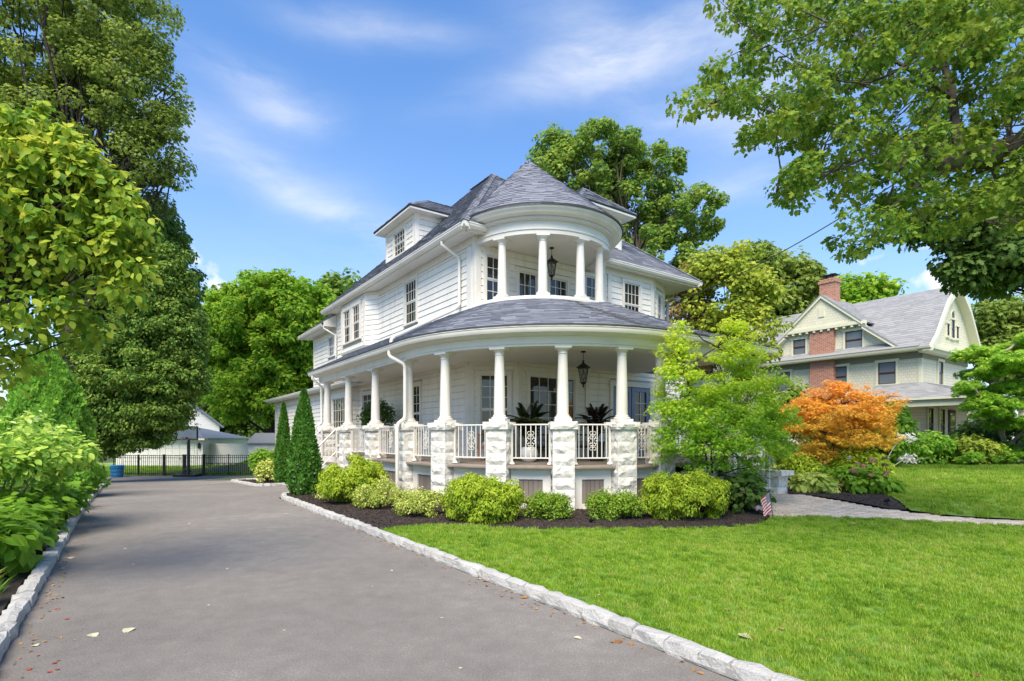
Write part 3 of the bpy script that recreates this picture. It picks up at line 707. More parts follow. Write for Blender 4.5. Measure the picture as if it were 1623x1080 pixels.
class Frame:
    def __init__(s, p0, p1, off=OFF):
        s.p0 = Vector((p0[0] - off[0], p0[1] - off[1])); d = Vector((p1[0] - p0[0], p1[1] - p0[1])); s.L = d.length; s.t = d / s.L
        s.n = Vector((s.t.y, -s.t.x)); s.phi = math.atan2(s.t.y, s.t.x)
    def __call__(s, u, z, d): q = s.p0 + s.t * u + s.n * d; return Vector((q.x, q.y, z))
def wall(F, z0, z1, openings=(), e=0.176, parent=None, frieze=0.2, corner=(1, 1), planks=True, thick=0.16, name='wall', zbase=None, zcap=None):
    """core slab with clapboards as planks cut round the openings (u0,u1,za,zb)"""
    parent = parent or HOUSE
    mb = MB().fbox(F, 0, F.L, z0, z1, -thick, 0)
    if frieze: mb.fbox(F, 0, F.L, z1 - frieze, z1 - 0.003, 0.001, 0.035, 1)
    for k, u in ((0, 0), (1, F.L)):
        if corner[k]: mb.fbox(F, u - 0.02 if k == 0 else u - 0.13, u + 0.13 if k == 0 else u + 0.02, z0, z1 - frieze - 0.002, 0.002, 0.042, 1)
    w = mb.build(name, [gap_m if planks else siding, white], parent)
    if planks:
        z = z0
        while z < z1 - frieze - 0.02:
            h = min(e, z1 - frieze - z)
            cuts = sorted((max(0, a), min(F.L, b)) for a, b, c, d in openings if min(d, z + h) - max(c, z) > 0.25 * h)
            u = 0.125 if corner[0] else 0.0; end = F.L - (0.125 if corner[1] else 0.0)
            for a, b in cuts + [(end, end)]:
                e_ = min(a, end); js = [u] + ([u + (e_ - u) * rnd.uniform(.3, .7)] if e_ - u > 3.2 else []) + [e_]
                for u_, v_ in zip(js, js[1:]):
                    if v_ - u_ < 0.02: continue
                    o = bpy.data.objects.new('plank', PLANK); COL.objects.link(o); o.parent = w
                    o.location = F(u_, z, 0.0); o.rotation_euler = (rnd.uniform(-.006, .006), 0, F.phi); o.scale = (v_ - u_ - (.004 if v_ < e_ else 0), 1, h - 0.008)
                u = max(u, b)
            z += e
    return w
PANE = {}
def window(F, u0, u1, z0, z1, cols=4, rows=(2, 2), parent=None, case=0.09, frame_m=None, casing_m=None, name='window', hood=True, deep=0.0, casing=True, sash_only=False):
    """u0..z1 = glass area with sashes. casing stands proud of the boards, panes lie back"""
    parent = parent or HOUSE; casing_m = casing_m or white; frame_m = frame_m or white
    mb = MB()
    if casing:
        mb.fbox(F, u0 - case, u0, z0, z1, 0.001, 0.062); mb.fbox(F, u1, u1 + case, z0, z1, 0.001, 0.062)
        mb.fbox(F, u0 - case - 0.02, u1 + case + 0.02, z1, z1 + case * 1.1, 0.001, 0.07)
    w = mb.build(name, casing_m, parent)
    sl_ = MB().fbox(F, u0 - case - 0.03, u1 + case + 0.03, z0 - 0.055, z0, 0.001, 0.09).build('sill', casing_m, w)
    # sashes: upper in front of lower
    n = len(rows); H_ = (z1 - z0) / n; sm = MB()
    for r in range(n):
        a0 = z0 + r * H_; a1 = a0 + H_; d = 0.03 if r == n - 1 else 0.016
        st = 0.035
        sm.fbox(F, u0, u0 + st, a0, a1, 0.003, d); sm.fbox(F, u1 - st, u1, a0, a1, 0.003, d)
        sm.fbox(F, u0 + st, u1 - st, a0, a0 + st, 0.003, d + .001); sm.fbox(F, u0 + st, u1 - st, a1 - st, a1, 0.003, d + .001)
        x0, x1, y0, y1 = u0 + st, u1 - st, a0 + st, a1 - st
        rw = rows[r]; bar = 0.009
        for i in range(1, cols): x = x0 + (x1 - x0) * i / cols; sm.fbox(F, x - bar, x + bar, y0, y1, 0.004, d - .006)
        for j in range(1, rw): y = y0 + (y1 - y0) * j / rw; sm.fbox(F, x0, x1, y - bar, y + bar, 0.004, d - .005)
        for i in range(cols):
            for j in range(rw):
                pw, ph = (x1 - x0) / cols, (y1 - y0) / rw
                key = (round(pw, 3), round(ph, 3))
                if key not in PANE:
                    me = MB().box(0, pw, -0.004, 0, 0, ph).mesh('pane'); me.materials.append(glass); PANE[key] = me
                o = bpy.data.objects.new('pane', PANE[key]); COL.objects.link(o); o.parent = w
                o.location = F(x0 + i * pw, y0 + j * ph, 0.003 + 0.002 * r); o.rotation_euler = (rnd.uniform(-.004, .004), 0, F.phi + rnd.uniform(-.006, .006))
    sm.build('sash', frame_m, w)
    return w
def op(u0, u1, z0, z1, case=0.09): return (u0 - case, u1 + case, z0 - .05, z1 + case * 1.1)

# floor heights
ZD, ZB, ZE = 0.92, 3.28, 6.6
# --- first floor walls
F1 = Frame((7.27, 20.3), (7.27, 12.24))
w1 = [(0.42, 1.62, 1.6, 3.05), (4.5, 5.25, 1.35, 3.05)]
wall(F1, ZD, 3.45, [op(*q) for q in w1], frieze=0.12, corner=(0, 1))
for q in w1: window(F1, *q, cols=3, rows=(2, 3))
F2 = Frame((7.27, 12.24), (8.3, 11.5))
w2 = (0.30, 1.02, 1.30, 3.10)
wall(F2, ZD, 3.45, [op(*w2)], frieze=0.12); window(F2, *w2, cols=3, rows=(2, 3))
F3 = Frame((8.3, 11.5), (15.1, 11.5))
w3 = (0.35, 1.92, 1.25, 3.10); dr = (3.4, 5.0, ZD, 3.0)
wall(F3, ZD, 3.45, [op(*w3), op(*dr)], frieze=0.12)
window(F3, *w3, cols=5, rows=(5,))
MB().fbox(F3, 2.32, 2.46, ZD, 3.42, 0.034, 0.06).build('corner_board', white, HOUSE)
# french doors, blue
def french_door(F, u0, u1, z0, z1, swing):
    mb = MB(); st = 0.12
    mb.fbox(F, u0, u0 + st, z0, z1, .003, .045); mb.fbox(F, u1 - st, u1, z0, z1, .003, .045)
    mb.fbox(F, u0 + st, u1 - st, z0, z0 + .55, .003, .044); mb.fbox(F, u0 + st, u1 - st, z1 - st, z1, .003, .044)
    mb.fbox(F, u0 + st + .05, u1 - st - .05, z0 + .12, z0 + .43, .044, .052)
    d = mb.build('door', blue_door, HOUSE)
    x0, x1, y0, y1 = u0 + st, u1 - st, z0 + .55, z1 - st; bars = MB()
    bars.fbox(F, (x0 + x1) / 2 - .01, (x0 + x1) / 2 + .01, y0, y1, .006, .03)
    for j in range(1, 4): y = y0 + (y1 - y0) * j / 4; bars.fbox(F, x0, x1, y - .01, y + .01, .006, .031)
    bars.build('muntin', white, d)
    for i in range(2):
        for j in range(4):
            MB().fbox(F, x0 + (x1 - x0) * i / 2, x0 + (x1 - x0) * (i + 1) / 2, y0 + (y1 - y0) * j / 4, y0 + (y1 - y0) * (j + 1) / 4, .002, .006).build('pane', glass, d)
    u = u0 + .06 if swing else u1 - .06
    MB().tube([F(u, z0 + 1.0, .045), F(u, z0 + 1.0, .09), F(u + (.1 if swing else -.1), z0 + 1.0, .1)], .012, 6).build('handle', iron, d)
french_door(F3, 3.42, 4.18, ZD, 2.98, False); french_door(F3, 4.22, 4.98, ZD, 2.98, True)
mb = MB(); mb.fbox(F3, 3.28, 3.40, ZD, 2.99, .001, .07); mb.fbox(F3, 5.0, 5.12, ZD, 2.99, .001, .07); mb.fbox(F3, 3.26, 5.14, 2.99, 3.14, .001, .08)
mb.build('door_casing', white, HOUSE)
# --- second floor
F4 = Frame((7.27, 22.95), (7.27, 11.9))
bx = 22.95
w4 = (bx - 16.1, bx - 15.3, 5.02, 6.32)
wall(F4, 4.55, ZE, [op(*w4), (bx - 21.9, bx - 18.35, 4, 7)], corner=(0, 1)); window(F4, *w4, cols=4, rows=(2, 2))
# bay on brackets
B0, B1, B2, B3 = (7.27, 21.9), (6.95, 21.4), (6.95, 18.85), (7.27, 18.35)
for p, q, ws in ((B0, B1, ()), (B1, B2, ((0.34, 1.04, 5.06, 6.28), (1.36, 2.06, 5.06, 6.28))), (B2, B3, ())):
    f = Frame(p, q); wall(f, 4.72, ZE, [(0.2, 2.25, 4.9, 6.4)] if ws else (), corner=(1, 1) if ws else (0, 0), frieze=0.2 if ws else 0.0)
    for k, q2 in enumerate(ws): window(f, *q2, cols=3, rows=(2, 2), case=0.13)
MB().hexa([hv(7.27, 21.9, 4.66), hv(7.27, 18.35, 4.66), hv(6.93, 18.83, 4.66), hv(6.93, 21.42, 4.66), hv(7.27, 21.9, 4.74), hv(7.27, 18.35, 4.74), hv(6.90, 18.8, 4.74), hv(6.90, 21.45, 4.74)]).build('bay_base', white, HOUSE)
F5 = Frame((7.27, 11.9), (13.96, 11.9))
w5 = [(0.30, 0.92, 4.95, 6.15), (3.75, 4.45, 4.95, 6.2), (5.35, 6.05, 4.95, 6.28)]
d5 = (1.32, 1.93, 4.0, 5.92); w5b = (2.38, 3.02, 4.95, 5.92)
wall(F5, 3.95, ZE, [op(*q) for q in w5 + [w5b]] + [op(*d5)], corner=(1, 1))
for q in w5: window(F5, *q, cols=4 if q[0] > 5 else 3, rows=(2, 2))
window(F5, *w5b, cols=3, rows=(2, 2))
wd = window(F5, d5[0], d5[1], 4.6, d5[3], cols=3, rows=(4,), name='balcony_door')
MB().fbox(F5, 4.63, 4.78, 4.0, ZE - .2, .036, .055).build('corner_board', white, HOUSE)
F6 = Frame((13.96, 11.9), (15.1, 12.38))
w6 = (0.42, 0.85, 5.0, 6.2)
wall(F6, 3.95, ZE, [op(*w6)], corner=(1, 1)); window(F6, *w6, cols=2, rows=(2, 2))
wall(Frame((15.1, 12.38), (15.1, 23)), 0, ZE, (), planks=False)
wall(Frame((15.1, 23), (7.5, 23)), 0, ZE, (), planks=False)
# --- rear block, wing
F7 = Frame((7.27, 26.4), (7.27, 22.96))
w7 = (2.35, 3.1, 4.95, 5.75)
wall(F7, 3.4, 6.1, [op(*w7)], corner=(1, 0), frieze=0.1); window(F7, *w7, cols=3, rows=(2, 2))
F8 = Frame((6.9, 32.7), (6.9, 20.3))
w8 = [(32.7 - 22.3, 32.7 - 20.75, 1.15, 3.0)]
wall(F8, -0.8, 3.4, [op(*q) for q in w8], frieze=0.06)
for q in w8: window(F8, *q, cols=5, rows=(4,), frame_m=white)
wall(Frame((6.9, 20.3), (7.27, 20.3)), ZD, 3.4, (), corner=(0, 0), frieze=0.06)
wall(Frame((14, 32.7), (6.9, 32.7)), -0.8, 3.4, (), planks=False)
wall(Frame((14, 26.4), (7.27, 26.4)), 3.4, 6.1, (), planks=False)
wall(Frame((14, 23), (14, 32.7)), -0.8, 3.4, (), planks=False)
wall(Frame((14, 23), (14, 26.4)), 3.4, 6.1, (), planks=False)
MB().box(-2.6, 5.0, -4.4, 6.9, -0.8, 0.9).build('foundation', mat_simple('foundation_block', [(0.25, 0.24, 0.23), (0.32, 0.31, 0.30)]), HOUSE)

# --- the porch plan: straight to b=11.5, quarter round, straight front
PC = (9.33, 11.5); PR = 3.87; PL = 5.46; PF = 7.63; PB0 = 18.75; PA1 = 12.75
def porch_path(off=0.0, b0=PB0, a1=PA1, step=4):
    pts = []
    n = 12
    for i in range(n + 1): pts.append((PL - off, b0 + (PC[1] - b0) * i / n, 0.0))
    for i in range(1, 90 // step + 1):
        f = R(i * step); pts.append((PC[0] - (PR + off) * math.cos(f), PC[1] - (PR + off) * math.sin(f), i * step))
    if 90 % step: pts.append((PC[0], PC[1] - PR - off, 90))
    n = 6
    for i in range(1, n + 1): pts.append((PC[0] + (a1 - PC[0]) * i / n, PF - off, 90.0))
    return pts
def sweep_path(profile, b0=PB0, a1=PA1, step=3):
    """profile: list of (offset outward, z)"""
    cols = [porch_path(o, b0 , a1, step) for o, z in profile]
    rows = [[hv(cols[k][i][0], cols[k][i][1], profile[k][1]) for k in range(len(profile))] for i in range(len(cols[0]))]
    return MB().sweep(rows)
sweep_path([(-.17, ZB), (.13, ZB), (.13, ZB + .04), (.15, ZB + .05), (.15, 3.50), (-.17, 3.50)]).build('porch_beam', white, HOUSE, smooth=True)
sweep_path([(.15, 3.47), (.36, 3.50), (.36, 3.53), (.15, 3.53)], b0=PB0 + .2, a1=PA1 + .2).build('porch_soffit', soffit_m, HOUSE, smooth=True)
sweep_path([(.33, 3.505), (.41, 3.51), (.44, 3.56), (.44, 3.60), (.455, 3.61), (.455, 3.63), (.33, 3.63)], b0=PB0 + .25, a1=PA1 + .25).build('gutter', white, HOUSE, smooth=True)
# deck and ceiling sheets
def poly_sheet(name, pts, z, mat, th=0.03):
    bm = bmesh.new(); f = bm.faces.new([bm.verts.new(hv(a, b, z)) for a, b in pts]); bmesh.ops.triangulate(bm, faces=[f])
    r = bmesh.ops.extrude_face_region(bm, geom=bm.faces[:]); 
    for v in r['geom']:
        if isinstance(v, bmesh.types.BMVert): v.co.z += th
    bmesh.ops.recalc_face_normals(bm, faces=bm.faces)
    me = bpy.data.meshes.new(name); bm.to_mesh(me); bm.free()
    return link(name, me, mat, HOUSE)
inner = [(PA1, 11.52), (8.29, 11.52), (7.29, 12.25), (7.29, 20.2), (6.95, 20.2), (6.95, PB0)]
poly_sheet('porch_deck', [(a, b) for a, b, _ in porch_path(.115)] + inner, ZD - 0.05, deck_m, 0.05)
poly_sheet('porch_ceiling', [(a, b) for a, b, _ in porch_path(-.165)] + inner, 3.41, ceil_m)
sweep_path([(.11, ZD - .06), (.165, ZD - .06), (.175, ZD - .03), (.165, ZD + .003), (.11, ZD + .003)]).build('deck_nosing', deck_m, HOUSE, smooth=True)
# column stations: (a, b, heading of the outward normal)
def arc_pt(f, o=0): return (PC[0] - (PR + o) * math.cos(R(f)), PC[1] - (PR + o) * math.sin(R(f)))
ST_ = [(PL, 18.3, 0), (PL, 16.2, 0), (PL, 14.05, 0), (PL, 11.95, 0)] + [(*arc_pt(f), f) for f in (16, 36, 55, 73.3, 88)] + [(11.62, PF, 90), (12.6, PF, 90)]
# column meshes
shaft = MB(); prof = [(.118, 0)] + [(.118 - .026 * (i / 10) ** 1.6, 1.22 * i / 10) for i in range(1, 11)]
SHAFT = shaft.lathe(prof, n=20).mesh('column', smooth=True); SHAFT.materials.append(white)
cb = MB().box(-.165, .165, -.165, .165, 0, .06); cb.lathe([(.16, .06), (.168, .078), (.16, .10), (.135, .105), (.13, .115), (.14, .125), (.118, .14)], n=20)
CBASE = cb.mesh('column_base', smooth=True); CBASE.materials.append(white)
cc = MB().lathe([(.092, 0), (.104, .008), (.104, .02), (.094, .026), (.094, .065), (.12, .085), (.145, .11)], n=20); cc.box(-.165, .165, -.165, .165, .11, .15)
CCAP = cc.mesh('column_capital', smooth=True); CCAP.materials.append(white)
def put(me, name, parent, loc, rz=0, scale=None, rot=None):
    o = bpy.data.objects.new(name, me); COL.objects.link(o); o.parent = parent; o.location = loc
    o.rotation_euler = rot or (0, 0, rz)
    if scale: o.scale = scale
    return o
ZCAP = 1.79
def column(a, b, z0, z1, head, k=1.0):
    h = z1 - z0
    s = put(SHAFT, 'column', HOUSE, hv(a, b, z0 + .14 * k), R(head), (k, k, (h - .14 * k - .15 * k) / 1.22))
    # base and capital as sub-parts; undo the shaft's stretch
    sz = (h - .29 * k) / 1.22
    put(CBASE, 'column_base', s, (0, 0, -.14 * k / sz), 0, (1, 1, k / sz))
    put(CCAP, 'column_capital', s, (0, 0, 1.22), 0, (1, 1, k / sz))
# rock-faced blocks
def rock_block(w, d, h, seed):
    r = random.Random(seed); bm = bmesh.new()
    n = 5
    # a box whose four sides are 4x3 grids pushed out unevenly, with straight margins
    def side(o, ux, uz, nn, ww):
        V = [[None] * (4) for _ in range(n + 1)]
        for i in range(n + 1):
            for j in range(4):
                edge = i in (0, n) or j in (0, 3)
                push = r.uniform(-.004, .004) if edge else r.uniform(.004, .034)
                V[i][j] = bm.verts.new(o + ux * (ww * (i / n + (0 if edge else r.uniform(-.06, .06)))) + uz * (h * (j / 3 + (0 if edge else r.uniform(-.08, .08)))) + nn * push)
        for i in range(n):
            for j in range(3): bm.faces.new((V[i][j], V[i + 1][j], V[i + 1][j + 1], V[i][j + 1]))
    x, y, z = Vector((1, 0, 0)), Vector((0, 1, 0)), Vector((0, 0, 1))
    side(Vector((-w / 2, -d / 2, 0)), x, z, -y, w); side(Vector((w / 2, -d / 2, 0)), y, z, x, d)
    side(Vector((w / 2, d / 2, 0)), -x, z, y, w); side(Vector((-w / 2, d / 2, 0)), -y, z, -x, d)
    for zz in (0, h):
        bm.faces.new([bm.verts.new((sx * w / 2, sy * d / 2, zz)) for sx, sy in ((-1, -1), (1, -1), (1, 1), (-1, 1))])
    bmesh.ops.remove_doubles(bm, verts=bm.verts, dist=1e-4)
    bmesh.ops.triangulate(bm, faces=bm.faces)
    bmesh.ops.recalc_face_normals(bm, faces=bm.faces)
    me = bpy.data.meshes.new('stone'); bm.to_mesh(me); bm.free(); me.materials.append(stone_white); return me
STN = [rock_block(.43, .43, .228, k) for k in range(7)]
CAPS = [rock_block(.53, .53, .15, 30 + k) for k in range(3)]
mortar_w = mat_simple('white_mortar', [(0.62, 0.61, 0.58), (0.68, 0.67, 0.64)], rough=0.8)
def pier(a, b, head, ztop=ZCAP, w=0.45):
    x, y, _ = W(a, b); g = ground_z(x, y) - 0.03
    p = MB().box(-w / 2 + .014, w / 2 - .014, -w / 2 + .014, w / 2 - .014, g, ztop - .01).build('pier', mortar_w, HOUSE, loc=hv(a, b, 0)); p.rotation_euler = (0, 0, R(head))
    z = ztop - .15
    put(CAPS[rnd.randrange(3)], 'cap_stone', p, (0, 0, z), R(90 * rnd.randrange(4)))
    while z > g + .1:
        z -= .235
        put(STN[rnd.randrange(7)], 'stone', p, (0, 0, z), R(90 * rnd.randrange(4)))
    return p
for a, b, hd in ST_:
    pier(a, b, hd); column(a, b, ZCAP, ZB, hd)
# railings between piers
def c_scroll(cx, cz, r, a0, a1, flip): 
    return [Vector((cx + flip * r * math.cos(R(a)), 0, cz + r * math.sin(R(a)))) for a in np.linspace(a0, a1, 9)]
sc = MB()
sc.tube([(0, 0, -.20), (0, 0, .20)], .008, 5)
for fl in (-1, 1):
    for cz, r, a0, a1 in ((.155, .032, -150, 120), (.075, .026, -120, 150), (-.075, .026, 120, -150), (-.155, .032, 150, -120)):
        sc.tube(c_scroll(fl * .035, cz, r, a0, a1, fl), .0065, 4)
    sc.tube(c_scroll(fl * .062, .028, .028, -90, 200, fl), .0065, 4); sc.tube(c_scroll(fl * .062, -.028, .028, 90, -200, fl), .0065, 4)
SCROLL = sc.mesh('scroll'); SCROLL.materials.append(white)
BAL = MB().box(-.008, .008, -.008, .008, 0, 1).mesh('baluster'); BAL.materials.append(white)
RPOST = MB().box(-.022, .022, -.022, .022, 0, .80).box(-.028, .028, -.028, .028, .80, .825).lathe([(.06, 0), (.055, .018), (.03, .05)], n=10).mesh('post'); RPOST.materials.append(white)
def railing(p, q, z0, scroll=True):
    """p, q plan points; a level railing"""
    P = hv(p[0], p[1], z0); Q = hv(q[0], q[1], z0); d = Q - P; L = d.length; rz = math.atan2(d.y, d.x)
    mb = MB().box(0, L, -.018, .018, .785, .812).box(0, L, -.014, .014, .115, .14)
    r = mb.build('railing', white, HOUSE, loc=P); r.rotation_euler = (0, 0, rz)
    put(RPOST, 'post', r, (0.02, 0, 0)); put(RPOST, 'post', r, (L - .02, 0, 0))
    n = max(3, int(L / .125) // 2 * 2 + 1)
    for i in range(1, n + 1):
        put(BAL, 'baluster', r, (L * i / (n + 1), 0, .14), 0, (1, 1, .645))
    if scroll: put(SCROLL, 'scroll', r, (L / 2, -.012, .47))
skirtF = []
def skirt(p, q):
    f = Frame(p, q); x, y, _ = W(*p); g = min(ground_z(x, y), ground_z(*W(*q).xy)) - .05
    L = f.L; mb = MB()
    top = ZD - .06; m = min(.2, L * .2)
    mb.fbox(f, 0, L, top - .22, top, -.03, .03); mb.fbox(f, 0, L, g, g + .2, -.03, .03)
    mb.fbox(f, 0, m, g + .2, top - .22, -.03, .03); mb.fbox(f, L - m, L, g + .2, top - .22, -.03, .03)
    mb.fbox(f, 0, L, top - .06, top, .03, .045)
    s = mb.build('skirt_panel', white, HOUSE)
    n = max(2, int((L - 2 * m) / .085))
    for i in range(n):
        u0 = m + (L - 2 * m) * i / n
        MB().fbox(f, u0 + .003, u0 + (L - 2 * m) / n - .003, g + .2, top - .22, -.02, .0).build('board', lattice_m, s)
def edge(p, q, w=.235):
    P = Vector(p[:2]); Q = Vector(q[:2]); d = (Q - P).normalized(); return tuple(P + d * w), tuple(Q - d * w)
for i in range(len(ST_) - 1):
    p, q = edge(ST_[i], ST_[i + 1])
    if i not in (0, 8): railing(p, q, ZD + .02)
    if i not in (8,): skirt(p, q)
MB().fbox(Frame((12.8, 7.6), (12.8, 11.5)), 0, 3.9, 0.1, ZD - .06, -.03, .03).build('skirt_panel', white, HOUSE)
railing((12.68, 7.9), (12.68, 11.4), ZD + .02, False)

# --- stairs
def stairs(p, direction, width, n, z0, z1, run, name='steps'):
    """p = middle of the top nosing, direction = plan unit vector downwards"""
    d = Vector(direction); s = Vector((-d.y, d.x)); f = Frame(tuple(Vector(p) - s * width / 2), tuple(Vector(p) + s * width / 2))
    if f.n.dot(d) < 0: f = Frame(tuple(Vector(p) + s * width / 2), tuple(Vector(p) - s * width / 2))
    rise = (z0 - z1) / n
    mb = MB(); 
    root = None
    tr = MB().fbox(f, -.02, width + .02, z1 - .1, z0 - .05, -.1, 0.0)
    root = tr.build(name, white, HOUSE)
    for i in range(n - 1):
        zt = z0 - rise * (i + 1)
        MB().fbox(f, 0, width, z1 - .12, zt - .04, .001 + run * i, run * (i + 1)).build('riser', white, root)
        MB().fbox(f, -.02, width + .02, zt - .04, zt, run * i + .002, run * (i + 1) + .03).build('tread', deck_m if name == 'side_steps' else mat_tread, root)
    return f
mat_tread = mat_simple('stone_tread', [(0.62, 0.61, 0.59), (0.72, 0.71, 0.69)], scale=6, rough=0.6)
gz = ground_z(*W(4.2, 17.2).xy)
fs = stairs((PL - .25, 17.25), (-1, 0), 1.55, 5, ZD, gz, .22, 'side_steps')
ff = stairs((10.72, PF - .27), (0, -1), 1.25, 4, ZD, 0.25, .30, 'front_steps')
def slope_rail(f, u, d0, z0, d1, z1, n=6, h=.82, low=True, hook=False):
    mb = MB(); c = .016
    a0, a1 = f(u, z0 + h, d0), f(u, z1 + h, d1)
    pts = [a0, a1] + ([a1 + (a1 - a0).normalized() * .12, a1 + (a1 - a0).normalized() * .13 + Vector((0, 0, -.13))] if hook else [])
    mb.tube(pts, .022, 6); mb.tube([f(u, z0 + .14, d0), f(u, z1 + .14, d1)], .016, 6)
    r = mb.build('stair_railing', white, HOUSE)
    for i in range(n + 1):
        q = i / n; z = z0 + (z1 - z0) * q; d = d0 + (d1 - d0) * q
        post = i in (0, n)
        w = .022 if post else .008
        MB().fbox(f, u - w, u + w, z + (-.04 if post else .14), z + h + (.02 if post else 0), d - w, d + w).build('post' if post else 'baluster', white, r)
slope_rail(fs, 0.02, .02, ZD, .92, gz + .12, 8); slope_rail(fs, 1.53, .02, ZD, .92, gz + .12, 8)
slope_rail(ff, 1.18, .03, ZD, .92, .27, 7, hook=True); slope_rail(ff, .07, .03, ZD, .92, .27, 7, hook=True)
for u0, u1 in ((1.27, 1.68), (-.43, -.02)):
    ck = MB().fbox(ff, u0 + .04, u1 - .04, .0, .66, -.05, 1.04).build('cheek_wall', mortar_w, HOUSE)
    ctr = ff((u0 + u1) / 2, 0, .5); 
    for dd in (.16, .52, .88):
        for zz in (.2, .43):
            c = ff((u0 + u1) / 2, zz, dd); put(STN[rnd.randrange(7)], 'stone', ck, c, ff.phi + R(90 * rnd.randrange(4)), (.92, .84, .98))
    MB().fbox(ff, u0 - .05, u1 + .05, .66, .76, -.08, 1.18).build('coping', stone_white, ck)

# --- turret: half wall, columns, ring, balcony
TC = (9.28, 11.93); TR = 1.80
def ring(profile, f0, f1, step=4, c=TC):
    rows = []
    n = int((f1 - f0) / step)
    for i in range(n + 1):
        f = R(f0 + (f1 - f0) * i / n)
        rows.append([hv(c[0] - r * math.cos(f), c[1] - r * math.sin(f), z) for r, z in profile])
    return MB().sweep(rows)
ring([(1.68, 4.0), (1.92, 4.0), (1.92, 4.78), (1.97, 4.79), (1.98, 4.86), (1.97, 4.88), (1.62, 4.88), (1.62, 4.0)], -4, 182).build('balcony_parapet', white, HOUSE, smooth=True)
ring([(1.62, 6.36), (1.96, 6.36), (1.96, 6.46), (1.985, 6.465), (1.985, 6.49), (1.95, 6.50), (1.95, 6.68), (1.62, 6.68)], -4, 184, 3).build('turret_frieze', white, HOUSE, smooth=True)
ring([(1.62, 6.682), (2.0, 6.682), (2.02, 6.70), (2.03, 6.75), (2.12, 6.78), (2.20, 6.80), (2.22, 6.84), (2.27, 6.88), (2.28, 6.93), (1.62, 6.93)], -30, 205, 3).build('turret_cornice', white, HOUSE, smooth=True)
dent = MB().box(-.018, .018, -.028, .028, 0, .055).mesh('dentil'); dent.materials.append(white)
crn = [o for o in bpy.data.objects if o.name.startswith('turret_cornice')][0]
for i in range(150):
    f = -10 + 200 * i / 150; put(dent, 'dentil', crn, hv(TC[0] - 2.035 * math.cos(R(f)), TC[1] - 2.035 * math.sin(R(f)), 6.692), R(f + 90))
for f in (23, 56, 88, 114, 150): column(TC[0] - TR * math.cos(R(f)), TC[1] - TR * math.sin(R(f)), 4.88, 6.36, f, 0.98)
MB().box(-2.80, -2.55, -3.98, -3.76, 4.6, 6.36).build('pilaster', white, HOUSE)
poly_sheet('balcony_ceiling', [(TC[0] - 1.7 * math.cos(R(f)), TC[1] - 1.7 * math.sin(R(f))) for f in range(-2, 183, 8)], 6.42, ceil_m)
poly_sheet('balcony_floor', [(TC[0] - 1.7 * math.cos(R(f)), TC[1] - 1.7 * math.sin(R(f))) for f in range(-2, 183, 8)], 3.96, deck_m)

# --- roofs: real shingles. rows = polylines from the eave upwards
SH = []      # (p00, p10, p11, p01, roof object)
def shingle_roof(rows_pts, exposure, roof, tab=(.2, .34)):
    """rows_pts: function v in 0..1 -> polyline (list of Vectors); number of courses from the slope length"""
    lo, hi = rows_pts(0), rows_pts(1)
    mid = len(lo) // 2
    slope = max((lo[k] - hi[min(k, len(hi) - 1)]).length for k in range(0, len(lo), max(1, len(lo) // 6)))
    n = max(2, int(slope / exposure))
    def cum(P):
        L = [0]
        for i in range(1, len(P)): L.append(L[-1] + (P[i] - P[i - 1]).length)
        return L
    def pt(P, L, q):
        s = q * L[-1]
        for i in range(1, len(P)):
            if s <= L[i] + 1e-9:
                return P[i - 1].lerp(P[i], (s - L[i - 1]) / max(1e-9, L[i] - L[i - 1]))
        return P[-1]
    for r in range(n):
        A = rows_pts(r / n); B = rows_pts(min(1, (r + 1.12) / n)); LA = cum(A); LB = cum(B)
        if LA[-1] < .05: continue
        s = -rnd.uniform(0, .25)
        while s < LA[-1]:
            w = rnd.uniform(*tab); s0 = max(0, s); s1 = min(LA[-1], s + w); s += w
            if s1 - s0 < .03: continue
            q0, q1 = s0 / LA[-1], s1 / LA[-1]
            SH.append((pt(A, LA, q0), pt(A, LA, q1), pt(B, LB, q1), pt(B, LB, q0), roof))
def slab(p, lift, n):
    a, b, c, d = p
    return [a, b, c, d, a + n * lift, b + n * lift, c + n * .005, d + n * .005]
def roof_plane(name, e0, e1, t1, t0, parent=HOUSE, exposure=.135, th=.05, edge_m=None):
    """eave from e0 to e1 (seen from outside left to right), ridge t0..t1"""
    e0, e1, t1, t0 = map(Vector, (e0, e1, t1, t0))
    nn = (e1 - e0).cross((t0 + t1) / 2 - e0).normalized()
    if nn.z < 0: nn = -nn
    mb = MB().hexa([e0 - nn * th, e1 - nn * th, t1 - nn * th, t0 - nn * th, e0, e1, t1, t0])
    r = mb.build(name, edge_m or edge_dark, parent)
    shingle_roof(lambda v: [(e0.lerp(t0, v) + nn * .002), (e1.lerp(t1, v) + nn * .002)], exposure, r)
    return r
# porch roof (ruled between the eave and the wall / turret)
def porch_inner():
    pts = []
    for a, b, f in porch_path(.43, PB0 + .25, PA1 + .25, 4):
        if f == 0: pts.append(hv(7.27, max(b, 11.95), 4.80) if b > 12.2 else hv(7.32, 11.95, 4.80))
        elif a <= 9.34 and f <= 90 and b > 7.3: pts.append(hv(TC[0] - 1.95 * math.cos(R(f)), TC[1] - 1.95 * math.sin(R(f)), 4.80))
        else:
            q = (a - PC[0]) / (PA1 + .25 - PC[0]); g = 90 + 78 * min(1, q / .5)
            if q < .5: pts.append(hv(TC[0] - 1.95 * math.cos(R(g)), TC[1] - 1.95 * math.sin(R(g)), 4.80 + .5 * q / .5))
            else: pts.append(hv(11.2 + (PA1 + .25 - 11.2) * (q - .5) / .5, 11.88, 5.30 - .1 * (q - .5)))
    return pts
po = [hv(a, b, 3.645) for a, b, f in porch_path(.46, PB0 + .25, PA1 + .25, 4)]; pi_ = porch_inner()
rows = []
